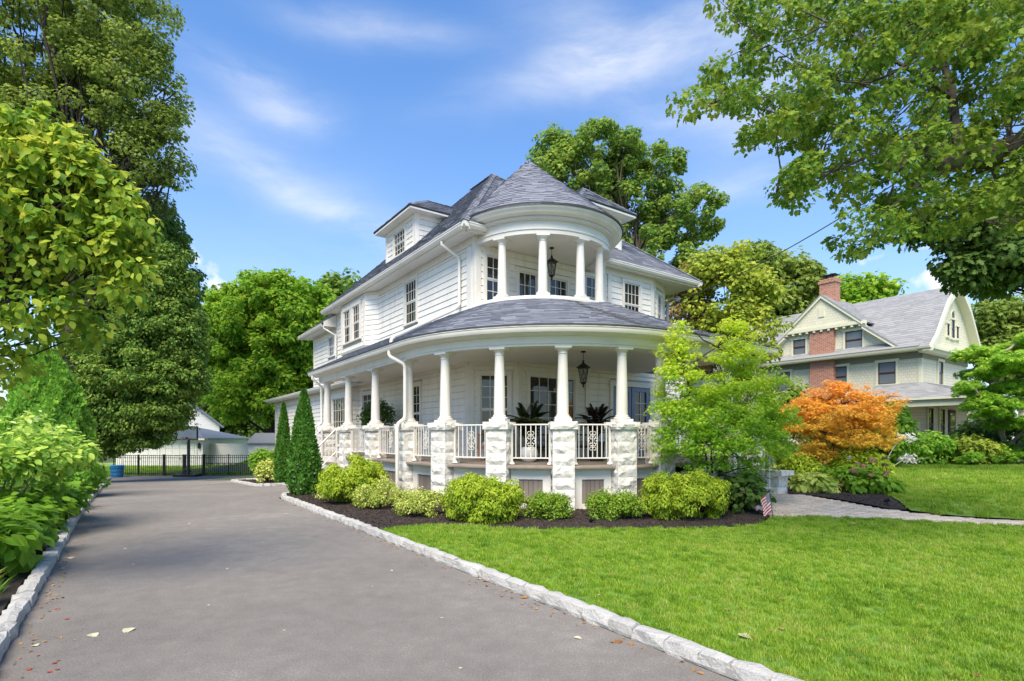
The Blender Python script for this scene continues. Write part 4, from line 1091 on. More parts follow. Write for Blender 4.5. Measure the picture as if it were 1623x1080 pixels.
mb = MB()
for i in range(len(po) - 1):
    mb.add([po[i] - Vector((0, 0, .02)), po[i + 1] - Vector((0, 0, .02)), pi_[i + 1] - Vector((0, 0, .02)), pi_[i] - Vector((0, 0, .02)), po[i], po[i + 1], pi_[i + 1], pi_[i]], [(4, 5, 6, 7), (0, 1, 5, 4), (3, 2, 1, 0)])
proof = mb.build('porch_roof', edge_dark, HOUSE)
shingle_roof(lambda v: [p.lerp(q, v) + Vector((0, 0, .004)) for p, q in zip(po, pi_)], .14, proof)
MB().hexa([hv(5.05, PB0 + .25, 3.62), hv(7.25, PB0 + .25, 3.62), hv(7.25, PB0 + .30, 3.62), hv(5.05, PB0 + .30, 3.62), hv(5.05, PB0 + .25, 3.66), hv(7.25, PB0 + .25, 4.78), hv(7.25, PB0 + .30, 4.78), hv(5.05, PB0 + .30, 3.66)]).build('porch_gable', white, HOUSE)
MB().hexa([hv(12.95, 7.25, 3.62), hv(13.0, 7.25, 3.62), hv(13.0, 11.88, 3.62), hv(12.95, 11.88, 3.62), hv(12.95, 7.25, 3.66), hv(13.0, 7.25, 3.66), hv(13.0, 11.88, 5.24), hv(12.95, 11.88, 5.24)]).build('porch_gable', white, HOUSE)
# turret cone; its apex leans back towards the ridge
apex = hv(9.33, 12.45, 9.32)
def cone_row(v, r=2.31, z=6.95):
    return [hv(TC[0] - r * math.cos(R(f)), TC[1] - r * math.sin(R(f)), z).lerp(apex, v) + Vector((0, 0, .006)) for f in range(-40, 216, 5)]
base = cone_row(0); mb = MB()
for i in range(len(base) - 1): mb.add([base[i], base[i + 1], apex, base[i] - Vector((0, 0, .03)), base[i + 1] - Vector((0, 0, .03))], [(0, 1, 2), (3, 4, 1, 0)])
cone = mb.build('turret_roof', edge_dark, HOUSE)
shingle_roof(cone_row, .135, cone, (.2, .36))
# main hip roof
A0, A1, E0, E1, ZG = 6.70, 15.97, 11.5, 23.3, 6.72
RA, RB0, RB1, RZ = 11.35, 17.3, 18.9, 11.35
c00, c10, c11, c01 = hv(A0, E0, ZG), hv(A1, E0, ZG), hv(A1, E1, ZG), hv(A0, E1, ZG); r0, r1 = hv(RA, RB0, RZ), hv(RA, RB1, RZ)
roof_l = roof_plane('main_roof', c01, c00, r0, r1); roof_f = roof_plane('main_roof', c00, c10, r0, r0); roof_plane('main_roof', c10, c11, r1, r0, exposure=.4); roof_plane('main_roof', c11, c01, r1, r1, exposure=.4)
# hip caps
def hip_cap(p, q, parent, w=.11):
    d = (q - p); L = d.length; t = d / L; s = t.cross(Vector((0, 0, 1))).normalized(); u = s.cross(t)
    n = int(L / .2)
    for i in range(n):
        a = p + t * (L * i / n); b = p + t * (L * (i + 1.2) / n)
        SH.append((a - s * w - u * .03 + u * .02, a + u * .035, b + u * .03, b - s * w - u * .03 + u * .015, parent)); SH.append((a + u * .035, a + s * w - u * .03 + u * .02, b + s * w - u * .03 + u * .015, b + u * .03, parent))
hip_cap(c00, r0, roof_f); hip_cap(c10, r0, roof_f); hip_cap(r0, r1, roof_l)
# soffit and gutters of the main roof
def soffit(name, pts, z, th=.02):
    return poly_sheet(name, pts, z, soffit_m, th)
soffit('soffit', [(A0 + .05, E1), (A0 + .05, E0 + .05), (A1 - .05, E0 + .05), (A1 - .05, E1), (15.08, E1), (15.08, 12.36), (13.97, 11.92), (7.25, 11.92), (7.25, E1)], ZE, .03)
def gutter(p, q, parent=HOUSE, off=None, z=0):
    f = Frame(p, q, off or OFF)
    rows = [[f(u, zz, d) for d, zz in ((-.11, z - .12), (-.02, z - .115), (.015, z - .06), (.015, z - .02), (.03, z - .01), (.03, z + .012), (-.11, z + .012))] for u in (-.03, f.L + .03)]
    MB().sweep(rows).build('gutter', white, parent)
    MB().fbox(f, 0, f.L, z - .16, z + .01, -.16, -.112).build('fascia', white, parent)
gutter((A0, E1), (A0, E0), z=ZG - .01); gutter((A0, E0), (7.55, E0), z=ZG - .01); gutter((10.9, E0), (A1, E0), z=ZG - .01); gutter((A1, E0), (A1, E1), z=ZG - .01)
# rear block roof, wing roof
roof_plane('rear_roof', hv(6.7, 27.0, 6.2), hv(6.7, 23.0, 6.2), hv(10.4, 23.0, 9.2), hv(10.4, 24.0, 9.2)); roof_plane('rear_roof', hv(14.4, 27, 6.2), hv(6.7, 27, 6.2), hv(10.4, 24, 9.2), hv(10.4, 24, 9.2), exposure=.4)
soffit('soffit', [(6.75, 27.0), (6.75, 23.31), (7.25, 23.31), (7.25, 27)], 6.1); gutter((6.7, 27), (6.7, 23.32), z=6.19)
soffit('soffit', [(7.25, 27.0), (7.25, 26.42), (14, 26.42), (14, 27)], 6.1)
roof_plane('wing_roof', hv(6.45, 33.2, 3.52), hv(6.45, 19.2, 3.52), hv(7.25, 19.2, 3.72), hv(7.25, 33.2, 3.72), exposure=.2)
roof_plane('wing_roof', hv(7.25, 33.2, 3.72), hv(7.25, 26.4, 3.72), hv(14, 26.4, 4.0), hv(14, 33.2, 4.0), exposure=.5)
soffit('soffit', [(6.5, 33.15), (6.5, 19.2), (6.88, 19.2), (6.88, 33.15)], 3.40); gutter((6.45, 33.2), (6.45, 19.2), z=3.51)
MB().fbox(Frame((14, 33.2), (6.45, 33.2)), 0, 7.5, 3.38, 3.56, -.03, 0).build('fascia', white, HOUSE)
MB().hexa([hv(6.70, 22.98, 6.06), hv(7.26, 22.98, 6.06), hv(7.26, 22.995, 6.06), hv(6.70, 22.995, 6.06), hv(6.70, 22.98, 6.24), hv(7.26, 22.98, 6.62), hv(7.26, 22.995, 6.62), hv(6.70, 22.995, 6.24)]).build('eave_return', white, HOUSE)
# dormers
def dormer(F, L, z0, z1, back, over, peak_h, win, eave_u):
    """F: frame of the face; back: depth of cheeks into the roof"""
    mb = MB().fbox(F, 0, L, z0, z1, -back, 0)
    mb.fbox(F, -.02, .12, z0, z1, .001, .04); mb.fbox(F, L - .12, L + .02, z0, z1, .001, .04); mb.fbox(F, .12, L - .12, z1 - .13, z1, .001, .035)
    mb.fbox(F, -.04, -.001, z0, z1, -.12, .04); mb.fbox(F, L + .001, L + .04, z0, z1, -.12, .04)
    d = mb.build('dormer', siding, HOUSE)
    z = z0
    while z < z1 - .15:
        for u0, u1 in ((.12, win[0] - .09), (win[1] + .09, L - .12)):
            if win[2] - .05 < z + .09 < win[3] + .1 and u1 > u0:
                put(PLANK, 'plank', d, F(u0, z, 0), F.phi, (u1 - u0, 1, min(.168, z1 - .13 - z)))
        o = put(PLANK, 'plank', d, F(L, z, -.12), F.phi + R(90), (back - .12, 1, min(.168, z1 - z)))
        o = put(PLANK, 'plank', d, F(0, z, -back), F.phi - R(90), (back - .12, 1, min(.176, z1 - z)))
        z += .176
    # window pieces at sub-part level
    u0, u1, a, b = win; fr = MB()
    fr.fbox(F, u0 - .08, u0, a, b, .001, .06); fr.fbox(F, u1, u1 + .08, a, b, .001, .06); fr.fbox(F, u0 - .1, u1 + .1, b, b + .09, .001, .065); fr.fbox(F, u0 - .1, u1 + .1, a - .06, a, .001, .085)
    m = (a + b) / 2
    for y0, y1, dd in ((a, m, .02), (m, b, .034)):
        fr.fbox(F, u0, u1, y0, y0 + .03, .003, dd); fr.fbox(F, u0, u1, y1 - .03, y1, .003, dd); fr.fbox(F, u0, u0 + .03, y0 + .03, y1 - .03, .003, dd); fr.fbox(F, u1 - .03, u1, y0 + .03, y1 - .03, .003, dd)
        for i in range(1, 4): x = u0 + (u1 - u0) * i / 4; fr.fbox(F, x - .009, x + .009, y0 + .03, y1 - .03, .004, dd - .006)
        y = (y0 + y1) / 2; fr.fbox(F, u0 + .03, u1 - .03, y - .009, y + .009, .004, dd - .005)
    fr.build('window_frame', white, d)
    for i in range(4):
        for j in range(4): MB().fbox(F, u0 + (u1 - u0) * i / 4, u0 + (u1 - u0) * (i + 1) / 4, a + (b - a) * j / 4, a + (b - a) * (j + 1) / 4, .0005, .0025 + .0004 * ((i + j) % 2)).build('pane', glass, d)
    # roof
    o = over; e = [F(-o, z1, o), F(L + o, z1, o), F(L + o, z1, -back - 1.2), F(-o, z1, -back - 1.2)]
    MB().hexa([e[0], e[1], e[2], e[3], *[q + Vector((0, 0, .09)) for q in e]]).build('dormer_soffit', soffit_m, HOUSE)
    E = [q + Vector((0, 0, .095)) for q in e]; pk = F(L / 2, z1 + peak_h, -L * .45); pb = F(L / 2, z1 + peak_h, -back - 1.6)
    x = Vector((F.n.x, F.n.y, 0)) * .03; y = Vector((F.t.x, F.t.y, 0)) * .03
    rf = roof_plane('dormer_roof', E[0] + x - y, E[1] + x + y, pk, pk, exposure=.125)
    roof_plane('dormer_roof', E[1] + x + y, E[2] + y, pb, pk, exposure=.125); roof_plane('dormer_roof', E[3] - y, E[0] + x - y, pk, pb, exposure=.125)
    hip_cap(E[0], pk, rf, .08); hip_cap(E[1], pk, rf, .08); hip_cap(pk, pb, rf, .08)
dormer(Frame((7.72, 18.75), (7.72, 16.4)), 2.35, 7.55, 8.76, 1.6, .34, 1.05, (.72, 1.62, 7.72, 8.52), 0)
dormer(Frame((11.4, 12.55), (13.15, 12.55)), 1.75, 7.40, 8.55, 1.7, .36, 1.05, (.45, 1.3, 7.62, 8.35), 0)

# place the shingles: the 300 that show largest as parts, the others of each roof joined
def hw(p): return W(p.x + 10, p.y + 16, p.z)
eye = Vector((0, 0, 1.5)); score = []
for i, (a, b, c, d, rf) in enumerate(SH):
    m = hw((a + b + c + d) / 4); nn = (hw(b) - hw(a)).cross(hw(d) - hw(a)); v = eye - m
    ar = nn.dot(v) if nn.z > 0 else -nn.dot(v)
    inv = 811 + 870 * m.x / m.y
    score.append((ar / v.length ** 3 if 0 < inv < 1623 else 0, i))
best = set(i for s, i in sorted(score, reverse=True)[:300])
joined = {}
for i, (a, b, c, d, rf) in enumerate(SH):
    n = (b - a).cross(d - a)
    if n.length < 1e-7: n = (c - a).cross(d - a)
    n.normalize()
    if n.z < 0: n = -n
    sl_ = slab((a, b, c, d), rnd.uniform(.012, .024), n)
    if i in best: MB().hexa(sl_).build('shingle', shingle_m, rf)
    else: joined.setdefault(rf.name, (rf, MB()))[1].hexa(sl_)
for rf, mb in joined.values(): mb.build('shingles', shingle_m, rf, kind='stuff')

# downspouts
def spout(pts, r=.042): return MB().tube(pts, r, 8).build('downspout', white, HOUSE, smooth=True)
spout([hv(6.75, 12.75, 6.58), hv(6.75, 12.75, 6.5), hv(7.17, 12.62, 6.22), hv(7.19, 12.6, 6.1), hv(7.19, 12.6, 4.98), hv(7.12, 12.58, 4.90), hv(7.0, 12.55, 4.80), hv(5.35, 12.22, 3.93), hv(5.2, 12.19, 3.86), hv(5.12, 12.17, 3.78), hv(5.1, 12.16, 3.62)])
spout([hv(5.05, 12.15, 3.5), hv(5.05, 12.15, 3.42), hv(5.08, 12.12, 3.36), hv(5.27, 11.82, 3.18), hv(5.29, 11.79, 3.10), hv(5.29, 11.78, 1.98), hv(5.26, 11.78, 1.90), hv(5.12, 11.77, 1.80), hv(5.09, 11.77, 1.70), hv(5.09, 11.77, .1)])
spout([hv(5.06, 18.6, 3.5), hv(5.06, 18.6, 3.4), hv(5.35, 18.6, 3.16), hv(5.36, 18.6, 1.95), hv(5.0, 18.65, 1.7), hv(5.0, 18.65, 0)])
spout([hv(6.75, 23.1, 6.1), hv(6.75, 23.1, 5.98), hv(7.17, 22.9, 5.7), hv(7.17, 22.9, 4.9)])
# service head with the overhead cable's conduit at the far front corner
sm_ = MB().tube([hv(15.2, 12.3, 4.2), hv(15.2, 12.3, 6.1), hv(15.26, 12.15, 6.22), hv(15.34, 12.0, 6.15)], .05, 8); sm_.lathe([(.09, 0), (.11, .1), (.06, .17)], hv(15.34, 12.0, 6.08), 10); sm_.build('service_head', mat_simple('galvanised', [(0.30, 0.29, 0.28), (0.38, 0.37, 0.36)], rough=.5, metal=.4), HOUSE)
# small coach light by the side steps, and shelf under it
lt = MB().fbox(F8, 10.9 - 1.3, 11.1 - 1.3, 1.62, 1.95, .04, .09).fbox(F8, 9.68, 9.72, 1.7, 1.9, .09, .2).build('wall_light', iron, HOUSE)
MB().fbox(F8, 9.1, 10.2, 1.38, 1.5, .04, .16).build('ledge', white, HOUSE)

# ------------------------------------------------------------------ things that hang or stand on the porch
def lantern(name, label, loc, drop, s=1.0):
    t = thing(name, label, 'lantern', loc, R(20))
    MB().lathe([(.06 * s, -.03), (.05 * s, 0), (.015, 0)], n=10).tube([(0, 0, -.02), (0, 0, -drop)], .008, 6).build('hanging_rod', iron, t)
    z = -drop
    MB().lathe([(.012, 0), (.03 * s, -.02 * s), (.02 * s, -.05 * s), (.05 * s, -.08 * s), (.155 * s, -.16 * s), (.165 * s, -.175 * s), (.13 * s, -.18 * s)], (0, 0, z), 6).build('hood', iron, t)
    cg = MB(); n = 6
    for k in range(n):
        a0, a1 = 2 * math.pi * k / n, 2 * math.pi * (k + 1) / n
        p = lambda a, r, zz: Vector((r * s * math.cos(a), r * s * math.sin(a), z + zz * s))
        cg.tube([p(a0, .125, -.18), p(a0, .07, -.50)], .008 * s, 4); cg.tube([p(a0, .07, -.50), p(a1, .07, -.50)], .009 * s, 4); cg.tube([p(a0, .125, -.185), p(a1, .125, -.185)], .009 * s, 4)
        cg.tube([p(a0, .122, -.19), p((a0 + a1) / 2, .085, -.36), p(a1, .072, -.49)], .005 * s, 4); cg.tube([p(a1, .122, -.19), p((a0 + a1) / 2, .085, -.36), p(a0, .072, -.49)], .005 * s, 4)
    cg.lathe([(.07 * s, -.50 * s), (.05 * s, -.53 * s), (.015 * s, -.56 * s), (.025 * s, -.59 * s), (.005, -.62 * s)], (0, 0, z), 8).build('cage', iron, t)
    MB().lathe([(.06 * s, -.49 * s), (.105 * s, -.19 * s)], (0, 0, z), 6).build('lamp_glass', lamp_glass, t)
    MB().lathe([(.018 * s, -.48 * s), (.018 * s, -.36 * s), (.004, -.33 * s)], (0, 0, z), 8).build('candle', pot_w, t)
lantern('porch_lantern', 'black iron cage lantern on a rod under the lower porch ceiling', at(924, 553, 12.3).xy.to_3d() + Vector((0, 0, 3.41)), .2)
lantern('balcony_lantern', 'black iron cage lantern hanging between the balcony columns of the turret', at(874, 380, 14.3).xy.to_3d() + Vector((0, 0, 6.42)), .2, 1.05)

def palm(name, label, loc, potm, leafm, h, n, ln, prof):
    t = thing(name, label, 'potted plant', loc)
    MB().lathe(prof, n=18).build('pot', potm, t, smooth=True)
    top = prof[-1][1]
    V = []; st = MB()
    P = []; Nn = []; T = []; S = []
    for k in range(n):
        an = 2 * math.pi * k / n + rnd.uniform(-.3, .3); el = rnd.uniform(.35, 1.35)
        d = Vector((math.cos(an) * math.cos(el), math.sin(an) * math.cos(el), math.sin(el))); p0 = Vector((0, 0, top)); pts = []
        for j in range(9):
            q = j / 8; pts.append(p0 + Vector((0, 0, h * .25 * min(1, q * 3))) + d * ln * q + Vector((0, 0, -.5 * ln * q * q * (1.3 - el * .6))))
        st.tube(pts, [.012 * (1 - .8 * j / 8) for j in range(9)], 4)
        for j in range(2, 9):
            tg = (pts[j] - pts[j - 1]).normalized(); sd = tg.cross(Vector((0, 0, 1))).normalized()
            for sg in (-1, 1):
                for m in range(3):
                    P.append(pts[j - 1].lerp(pts[j], m / 3)); T.append(sd * sg + tg * .8 + Vector((0, 0, -.15))); Nn.append(Vector((0, 0, 1)) + sd * sg * -.3); S.append(ln * .32 * (1.1 - j / 12))
    st.build('stem', bark_d, t)
    V, F, _ = leaf_verts('strip', np.array([list(p) for p in P]), np.array([list(p) for p in Nn]), np.array([list(p) for p in T]), np.array(S), .8)
    link('fronds', arrays_mesh('fronds', V, F, len(P), rng.uniform(0, 1, len(P))), leafm, t)
dz = ZD + .002
pp = at(838, 700, 12.4); palm('potted_palm', 'green feathery palm in a round white pot behind the porch railing', (pp.x, pp.y, dz), pot_w, lf_palm, 1.9, 18, .78, [(.10, 0), (.17, .06), (.2, .16), (.19, .27), (.15, .34)])
pp = at(945, 700, 12.9); palm('potted_palm', 'brownish fan palm in a tall dark planter near the blue doors', (pp.x, pp.y, dz), pot_d, lf_bronze, 1.5, 20, .70, [(.14, 0), (.16, .02), (.19, .42), (.2, .44), (.18, .46)])
# chair, couch
def seat(name, label, cat, plan_p, rz, w, fm, cm):
    x, y, _ = W(*plan_p); t = thing(name, label, cat, (x, y, dz), rz)
    f = MB()
    for sx in (-1, 1):
        for y0 in (-.33, .30): MB().box(sx * w / 2 - .03, sx * w / 2 + .03, y0 - .03, y0 + .03, 0, .62 if y0 < 0 else .80).build('leg', fm, t)
        MB().box(sx * w / 2 - .04, sx * w / 2 + .04, -.36, .34, .60, .64).build('armrest', fm, t)
    MB().box(-w / 2, w / 2, -.33, .33, .28, .34).build('seat_frame', fm, t)
    b = MB()
    for i in range(4): b.box(-w / 2 + .03, w / 2 - .03, .30, .325, .42 + .1 * i, .48 + .1 * i)
    b.build('backrest', fm, t)
    me = MB().box(-w / 2 + .04, w / 2 - .04, -.31, .24, .345, .46).mesh('seat_cushion'); bevel(me, .04, 2); link('seat_cushion', me, cm, t)
    me = MB().box(-w / 2 + .04, w / 2 - .04, .14, .29, .465, .88).mesh('back_cushion'); bevel(me, .05, 2); link('back_cushion', me, cm, t)
seat('porch_chair', 'reddish wooden armchair with pale cushions behind the railing', 'chair', (7.4, 11.15), TH + R(-45), .68, wood_orange, cushion_l)
seat('porch_sofa', 'dark framed porch sofa with grey cushions under the wide window', 'sofa', (9.3, 10.95), TH, 1.5, pot_d, cushion)
# leafy potted plant by the side windows
x, y, _ = W(6.55, 16.7)
t = thing('potted_shrub', 'big dark leafy shrub in a planter on the porch beside the side window', 'potted plant', (x, y, dz))
MB().lathe([(.16, 0), (.18, .02), (.22, .40), (.23, .43), (.2, .45)], n=16).build('planter', pot_d, t, smooth=True)
C, Rr = lobe_clumps([(0, 0, 1.12, .5, .5, .68)], 26, .16, .4); P, nr, tp, tn = clump_leaves(C, Rr, 40)
V, F, _ = leaf_verts('kite', P, nr, tp, .085 * rng.uniform(.6, 1.2, len(P))); link('foliage', arrays_mesh('foliage', V, F, len(P), tn), lf_dark, t)
mb = MB(); [limb(mb, (0, 0, .4), tuple(C[k]), .018, .005, 4) for k in range(0, len(C), max(1, len(C) // 14))]; mb.build('stem', bark_d, t)
# three small black figures on the ledge beside the steps
q = F8(9.65, 1.5, .1); qw = W(q.x + 10, q.y + 16, 1.5)

# ------------------------------------------------------------------ the neighbouring house (same orientation, across the lawn)
n_wall = None
def mat_shake(name, c1, c2):
    m, nt, b, out = newmat(name)
    tc = nt.nodes.new('ShaderNodeTexCoord'); sep = nt.nodes.new('ShaderNodeSeparateXYZ'); nt.links.new(tc.outputs['Object'], sep.inputs[0])
    cmb = nt.nodes.new('ShaderNodeCombineXYZ'); nt.links.new(mathn(nt, 'ADD', sep.outputs['X'], sep.outputs['Y']), cmb.inputs['X']); nt.links.new(sep.outputs['Z'], cmb.inputs['Y'])
    br = nt.nodes.new('ShaderNodeTexBrick'); nt.links.new(cmb.outputs[0], br.inputs['Vector'])
    br.inputs['Scale'].default_value = 1; br.inputs['Brick Width'].default_value = .19; br.inputs['Row Height'].default_value = .155; br.inputs['Mortar Size'].default_value = .006
    br.inputs['Color1'].default_value = (*c1, 1); br.inputs['Color2'].default_value = (*c2, 1); br.inputs['Mortar'].default_value = (c1[0] * .62, c1[1] * .62, c1[2] * .6, 1)
    nt.links.new(br.outputs['Color'], b.inputs['Base Color']); b.inputs['Roughness'].default_value = .8
    bump(nt, b, br.outputs['Fac'], -.6, .02)
    return m
def mat_brick(name, c1, c2, mort, w=.22, h=.075, ms=.01):
    m = mat_shake(name, c1, c2); nt = m.node_tree
    br = [n for n in nt.nodes if n.type == 'TEX_BRICK'][0]
    br.inputs['Brick Width'].default_value = w; br.inputs['Row Height'].default_value = h; br.inputs['Mortar Size'].default_value = ms; br.inputs['Mortar'].default_value = (*mort, 1)
    return m
shake_l = mat_shake('cream_shake', (0.68, 0.63, 0.475), (0.74, 0.69, 0.53))
shake_u = mat_shake('pale_cream_shake', (0.69, 0.66, 0.49), (0.75, 0.72, 0.55))
cream = mat_simple('cream_trim', [(0.66, 0.65, 0.47), (0.72, 0.71, 0.53)], scale=1, rough=.5)
brick_m = mat_brick('brick', (0.26, 0.07, 0.035), (0.46, 0.16, 0.085), (0.50, 0.40, 0.32))
grey_shingle = mat_random('grey_shingle', [(0.22, 0.22, 0.222), (0.27, 0.27, 0.272), (0.32, 0.32, 0.322)], scale=30, rough=.9, mixn=.3)
maroon = mat_simple('maroon_sash', [(0.07, 0.025, 0.02), (0.09, 0.035, 0.03)], rough=.5)
shade_glass = None
m_, nt_, b_, o_ = newmat('glass_with_blind'); b_.inputs['Base Color'].default_value = (0.16, 0.185, 0.20, 1); b_.inputs['Roughness'].default_value = .08; shade_glass = m_
G0 = 0.28
NB = thing('house', 'cream shingled house with gambrel roof and brick chimney beyond the lawn', 'house', W(37, 15, G0), TH)
OFFN = (37, 15, 0)
def nv(a, b, z): return Vector((a - 37, b - 15, z - G0))
class FrameN(Frame):
    def __init__(s, p0, p1): Frame.__init__(s, p0, p1, OFFN)
    def __call__(s, u, z, d): q = s.p0 + s.t * u + s.n * d; return Vector((q.x, q.y, z - G0))
def nwin(F, u0, u1, z0, z1, blind=True, panes=True):
    mb = MB().fbox(F, u0 - .12, u0, z0, z1, .001, .07).fbox(F, u1, u1 + .12, z0, z1, .001, .07).fbox(F, u0 - .16, u1 + .16, z1, z1 + .14, .001, .09)
    w = mb.build('window', cream, NB)
    MB().fbox(F, u0 - .16, u1 + .16, z0 - .09, z0, .001, .1).build('sill', cream, w)
    m = (z0 + z1) / 2; s = MB()
    for y0, y1, d in ((z0, m, .025), (m, z1, .045)):
        s.fbox(F, u0, u0 + .05, y0, y1, .002, d); s.fbox(F, u1 - .05, u1, y0, y1, .002, d); s.fbox(F, u0 + .05, u1 - .05, y0, y0 + .05, .002, d); s.fbox(F, u0 + .05, u1 - .05, y1 - .05, y1, .002, d)
        MB().fbox(F, u0 + .05, u1 - .05, y0 + .05, y1 - .05, .001, .012).build('pane', shade_glass if blind else glass, w)
    s.build('sash', maroon, w)
# body
L1 = FrameN((34, 26), (34, 11.1)); L2 = FrameN((34, 11.1), (41, 11.1))
MB().box(34.01 - 37, 41 - 37, 11.11 - 15, 26 - 15, -.6, 6.1 - G0).build('wall', shake_l, NB)
f = MB().fbox(L1, 0, L1.L, 5.62, 6.05, .001, .05).fbox(L2, 0, L2.L, 5.62, 6.05, .001, .05); f.build('frieze_board', mat_simple('grey_green_trim', [(0.20, 0.21, 0.17)]), NB)
MB().fbox(L1, L1.L - .13, L1.L + .02, 3.9, 5.6, .001, .04).fbox(L2, -.03, .13, 3.9, 5.6, .001, .04).build('corner_board', cream, NB)
def bL(b): return 26 - b
for b0, b1 in ((12.25, 13.1), (14.7, 15.35), (18.0, 18.9)): nwin(L1, bL(b1), bL(b0), 4.35, 5.55)
nwin(L2, 2.3, 2.95, 4.35, 5.6, blind=False)
for b0 in (12.6, 14.6): nwin(L1, bL(b0 + .85), bL(b0), 1.6, 3.0, blind=False)
for u in (.8, 2.5): nwin(L2, u, u + .7, 1.3, 3.0, blind=False)
nd = MB().fbox(L2, 3.9, 4.9, .95, 3.0, .001, .06).build('door', mat_simple('dark_door', [(0.05, 0.035, 0.03)]), NB); MB().fbox(L2, 4.05, 4.75, 1.5, 2.8, .06, .065).build('pane', glass, nd)
# gambrel roof: profile across a, swept along b
prof = [(33.35, 6.12), (34.15, 6.75), (35.0, 7.75), (35.85, 8.72), (37.5, 9.85), (39.15, 8.72), (40.0, 7.75), (40.85, 6.75), (41.6, 6.12)]
def nroof(name, pts_a, b0, b1, mat=grey_shingle):
    rf = None
    for i in range(len(pts_a) - 1):
        (x0, z0), (x1, z1) = pts_a[i], pts_a[i + 1]
        e0, e1, t1, t0 = nv(x0, b1, z0), nv(x0, b0, z0), nv(x1, b0, z1), nv(x1, b1, z1)
        n = (e1 - e0).cross(t0 - e0).normalized(); n = n if n.z > 0 else -n
        o = MB().hexa([e0 - n * .1, e1 - n * .1, t1 - n * .1, t0 - n * .1, e0, e1, t1, t0]).build(name, mat, NB)
        if i < 4: far_shingles(e0, e1, t1, t0, n, o, .16)
def far_shingles(e0, e1, t1, t0, n, parent, ex):
    """course by course, joined: too small in the photo to pick apart"""
    H_ = ((t0 + t1) / 2 - (e0 + e1) / 2).length; k = max(1, int(H_ / ex)); mb = MB()
    for r in range(k):
        A0_, A1_ = e0.lerp(t0, r / k), e1.lerp(t1, r / k); B0_, B1_ = e0.lerp(t0, min(1, (r + 1.1) / k)), e1.lerp(t1, min(1, (r + 1.1) / k))
        L = (A1_ - A0_).length
        if L < .05: continue
        s = -rnd.uniform(0, .3)
        while s < L:
            w = rnd.uniform(.25, .42); q0, q1 = max(0, s) / L, min(L, s + w) / L; s += w
            if q1 - q0 < 1e-3: continue
            mb.hexa(slab((A0_.lerp(A1_, q0) + n * .002, A0_.lerp(A1_, q1) + n * .002, B0_.lerp(B1_, q1) + n * .002, B0_.lerp(B1_, q0) + n * .002), rnd.uniform(.012, .02), n))
    mb.build('shingles', grey_shingle, parent, kind='stuff')
nroof('roof', prof, 10.55, 26)
# front gable wall + rakes
gp = [(34.0, 6.15)] + [(a, z - .12) for a, z in prof[1:-1]] + [(41.0, 6.15)]
mb = MB(); k = len(gp); mb.add([nv(a, 10.82, z) for a, z in gp] + [nv(a, 11.2, z) for a, z in gp], [tuple(range(k)), tuple(reversed(range(k, 2 * k)))] + [(i, (i + 1) % k, (i + 1) % k + k, i + k) for i in range(k)])
mb.build('gable_wall', shake_u, NB)
for side in (0, 1):
    pp_ = prof[:5] if side == 0 else prof[4:]
    rows = [[nv(a, 10.40, z - .26), nv(a, 10.40, z + .05), nv(a, 10.545, z + .05), nv(a, 10.545, z - .26)] for a, z in pp_]
    MB().sweep(rows).build('rake_board', cream, NB)
    rows = [[nv(a, 10.546, z - .24), nv(a, 10.546, z - .13), nv(a, 10.85, z - .13), nv(a, 10.85, z - .24)] for a, z in pp_]
    MB().sweep(rows).build('rake_soffit', cream, NB)
MB().box(33.3 - 37, 41.65 - 37, 10.45 - 15, 11.08 - 15, 6.0 - G0, 6.13 - G0).box(33.5 - 37, 41.5 - 37, 10.6 - 15, 11.08 - 15, 5.86 - G0, 5.999 - G0).build('cornice', cream, NB)
MB().box(33.3 - 37, 33.98 - 37, 11.09 - 15, 26 - 15, 5.98 - G0, 6.10 - G0).build('eave_soffit', cream, NB)
FN = FrameN((33.3, 26), (33.3, 10.5)); rows = [[FN(u, zz, d) for d, zz in ((-.1, 6.0), (.02, 6.02), (.05, 6.12), (-.1, 6.13))] for u in (0, FN.L)]; MB().sweep(rows).build('gutter', cream, NB)
# palladian window in the gable
FG = FrameN((34, 10.82), (41, 10.82))
for u0, u1, z0, z1 in ((2.62, 2.95, 7.0, 7.65), (3.27, 3.77, 6.95, 7.95), (4.09, 4.42, 7.0, 7.65)):
    w = MB().fbox(FG, u0 - .08, u0, z0, z1, .001, .06).fbox(FG, u1, u1 + .08, z0, z1, .001, .06).fbox(FG, u0 - .12, u1 + .12, z1, z1 + .1, .001, .09).fbox(FG, u0 - .12, u1 + .12, z0 - .1, z0, .001, .09).build('window', cream, NB); MB().fbox(FG, u0, u0 + .035, z0, z1, .02, .05).fbox(FG, u1 - .035, u1, z0, z1, .02, .05).fbox(FG, u0 + .035, u1 - .035, (z0 + z1) / 2 - .03, (z0 + z1) / 2 + .03, .02, .05).build('sash', maroon, w)
    MB().fbox(FG, u0, u1, z0, z1, .001, .02).build('pane', glass, w)
c = FG(3.525, 8.05, .03)
MB().tube([c + Vector((-.33 * math.cos(x_), 0, .42 * math.sin(x_))) for x_ in np.linspace(0, math.pi, 11)], .05, 5).build('window_arch', cream, NB)
MB().sweep([[FG(3.525 + .27 * math.cos(x_), 8.05 + .36 * math.sin(x_), d) for x_ in np.linspace(0, math.pi, 9)] for d in (.002, .015)]).build('fanlight', glass, NB)
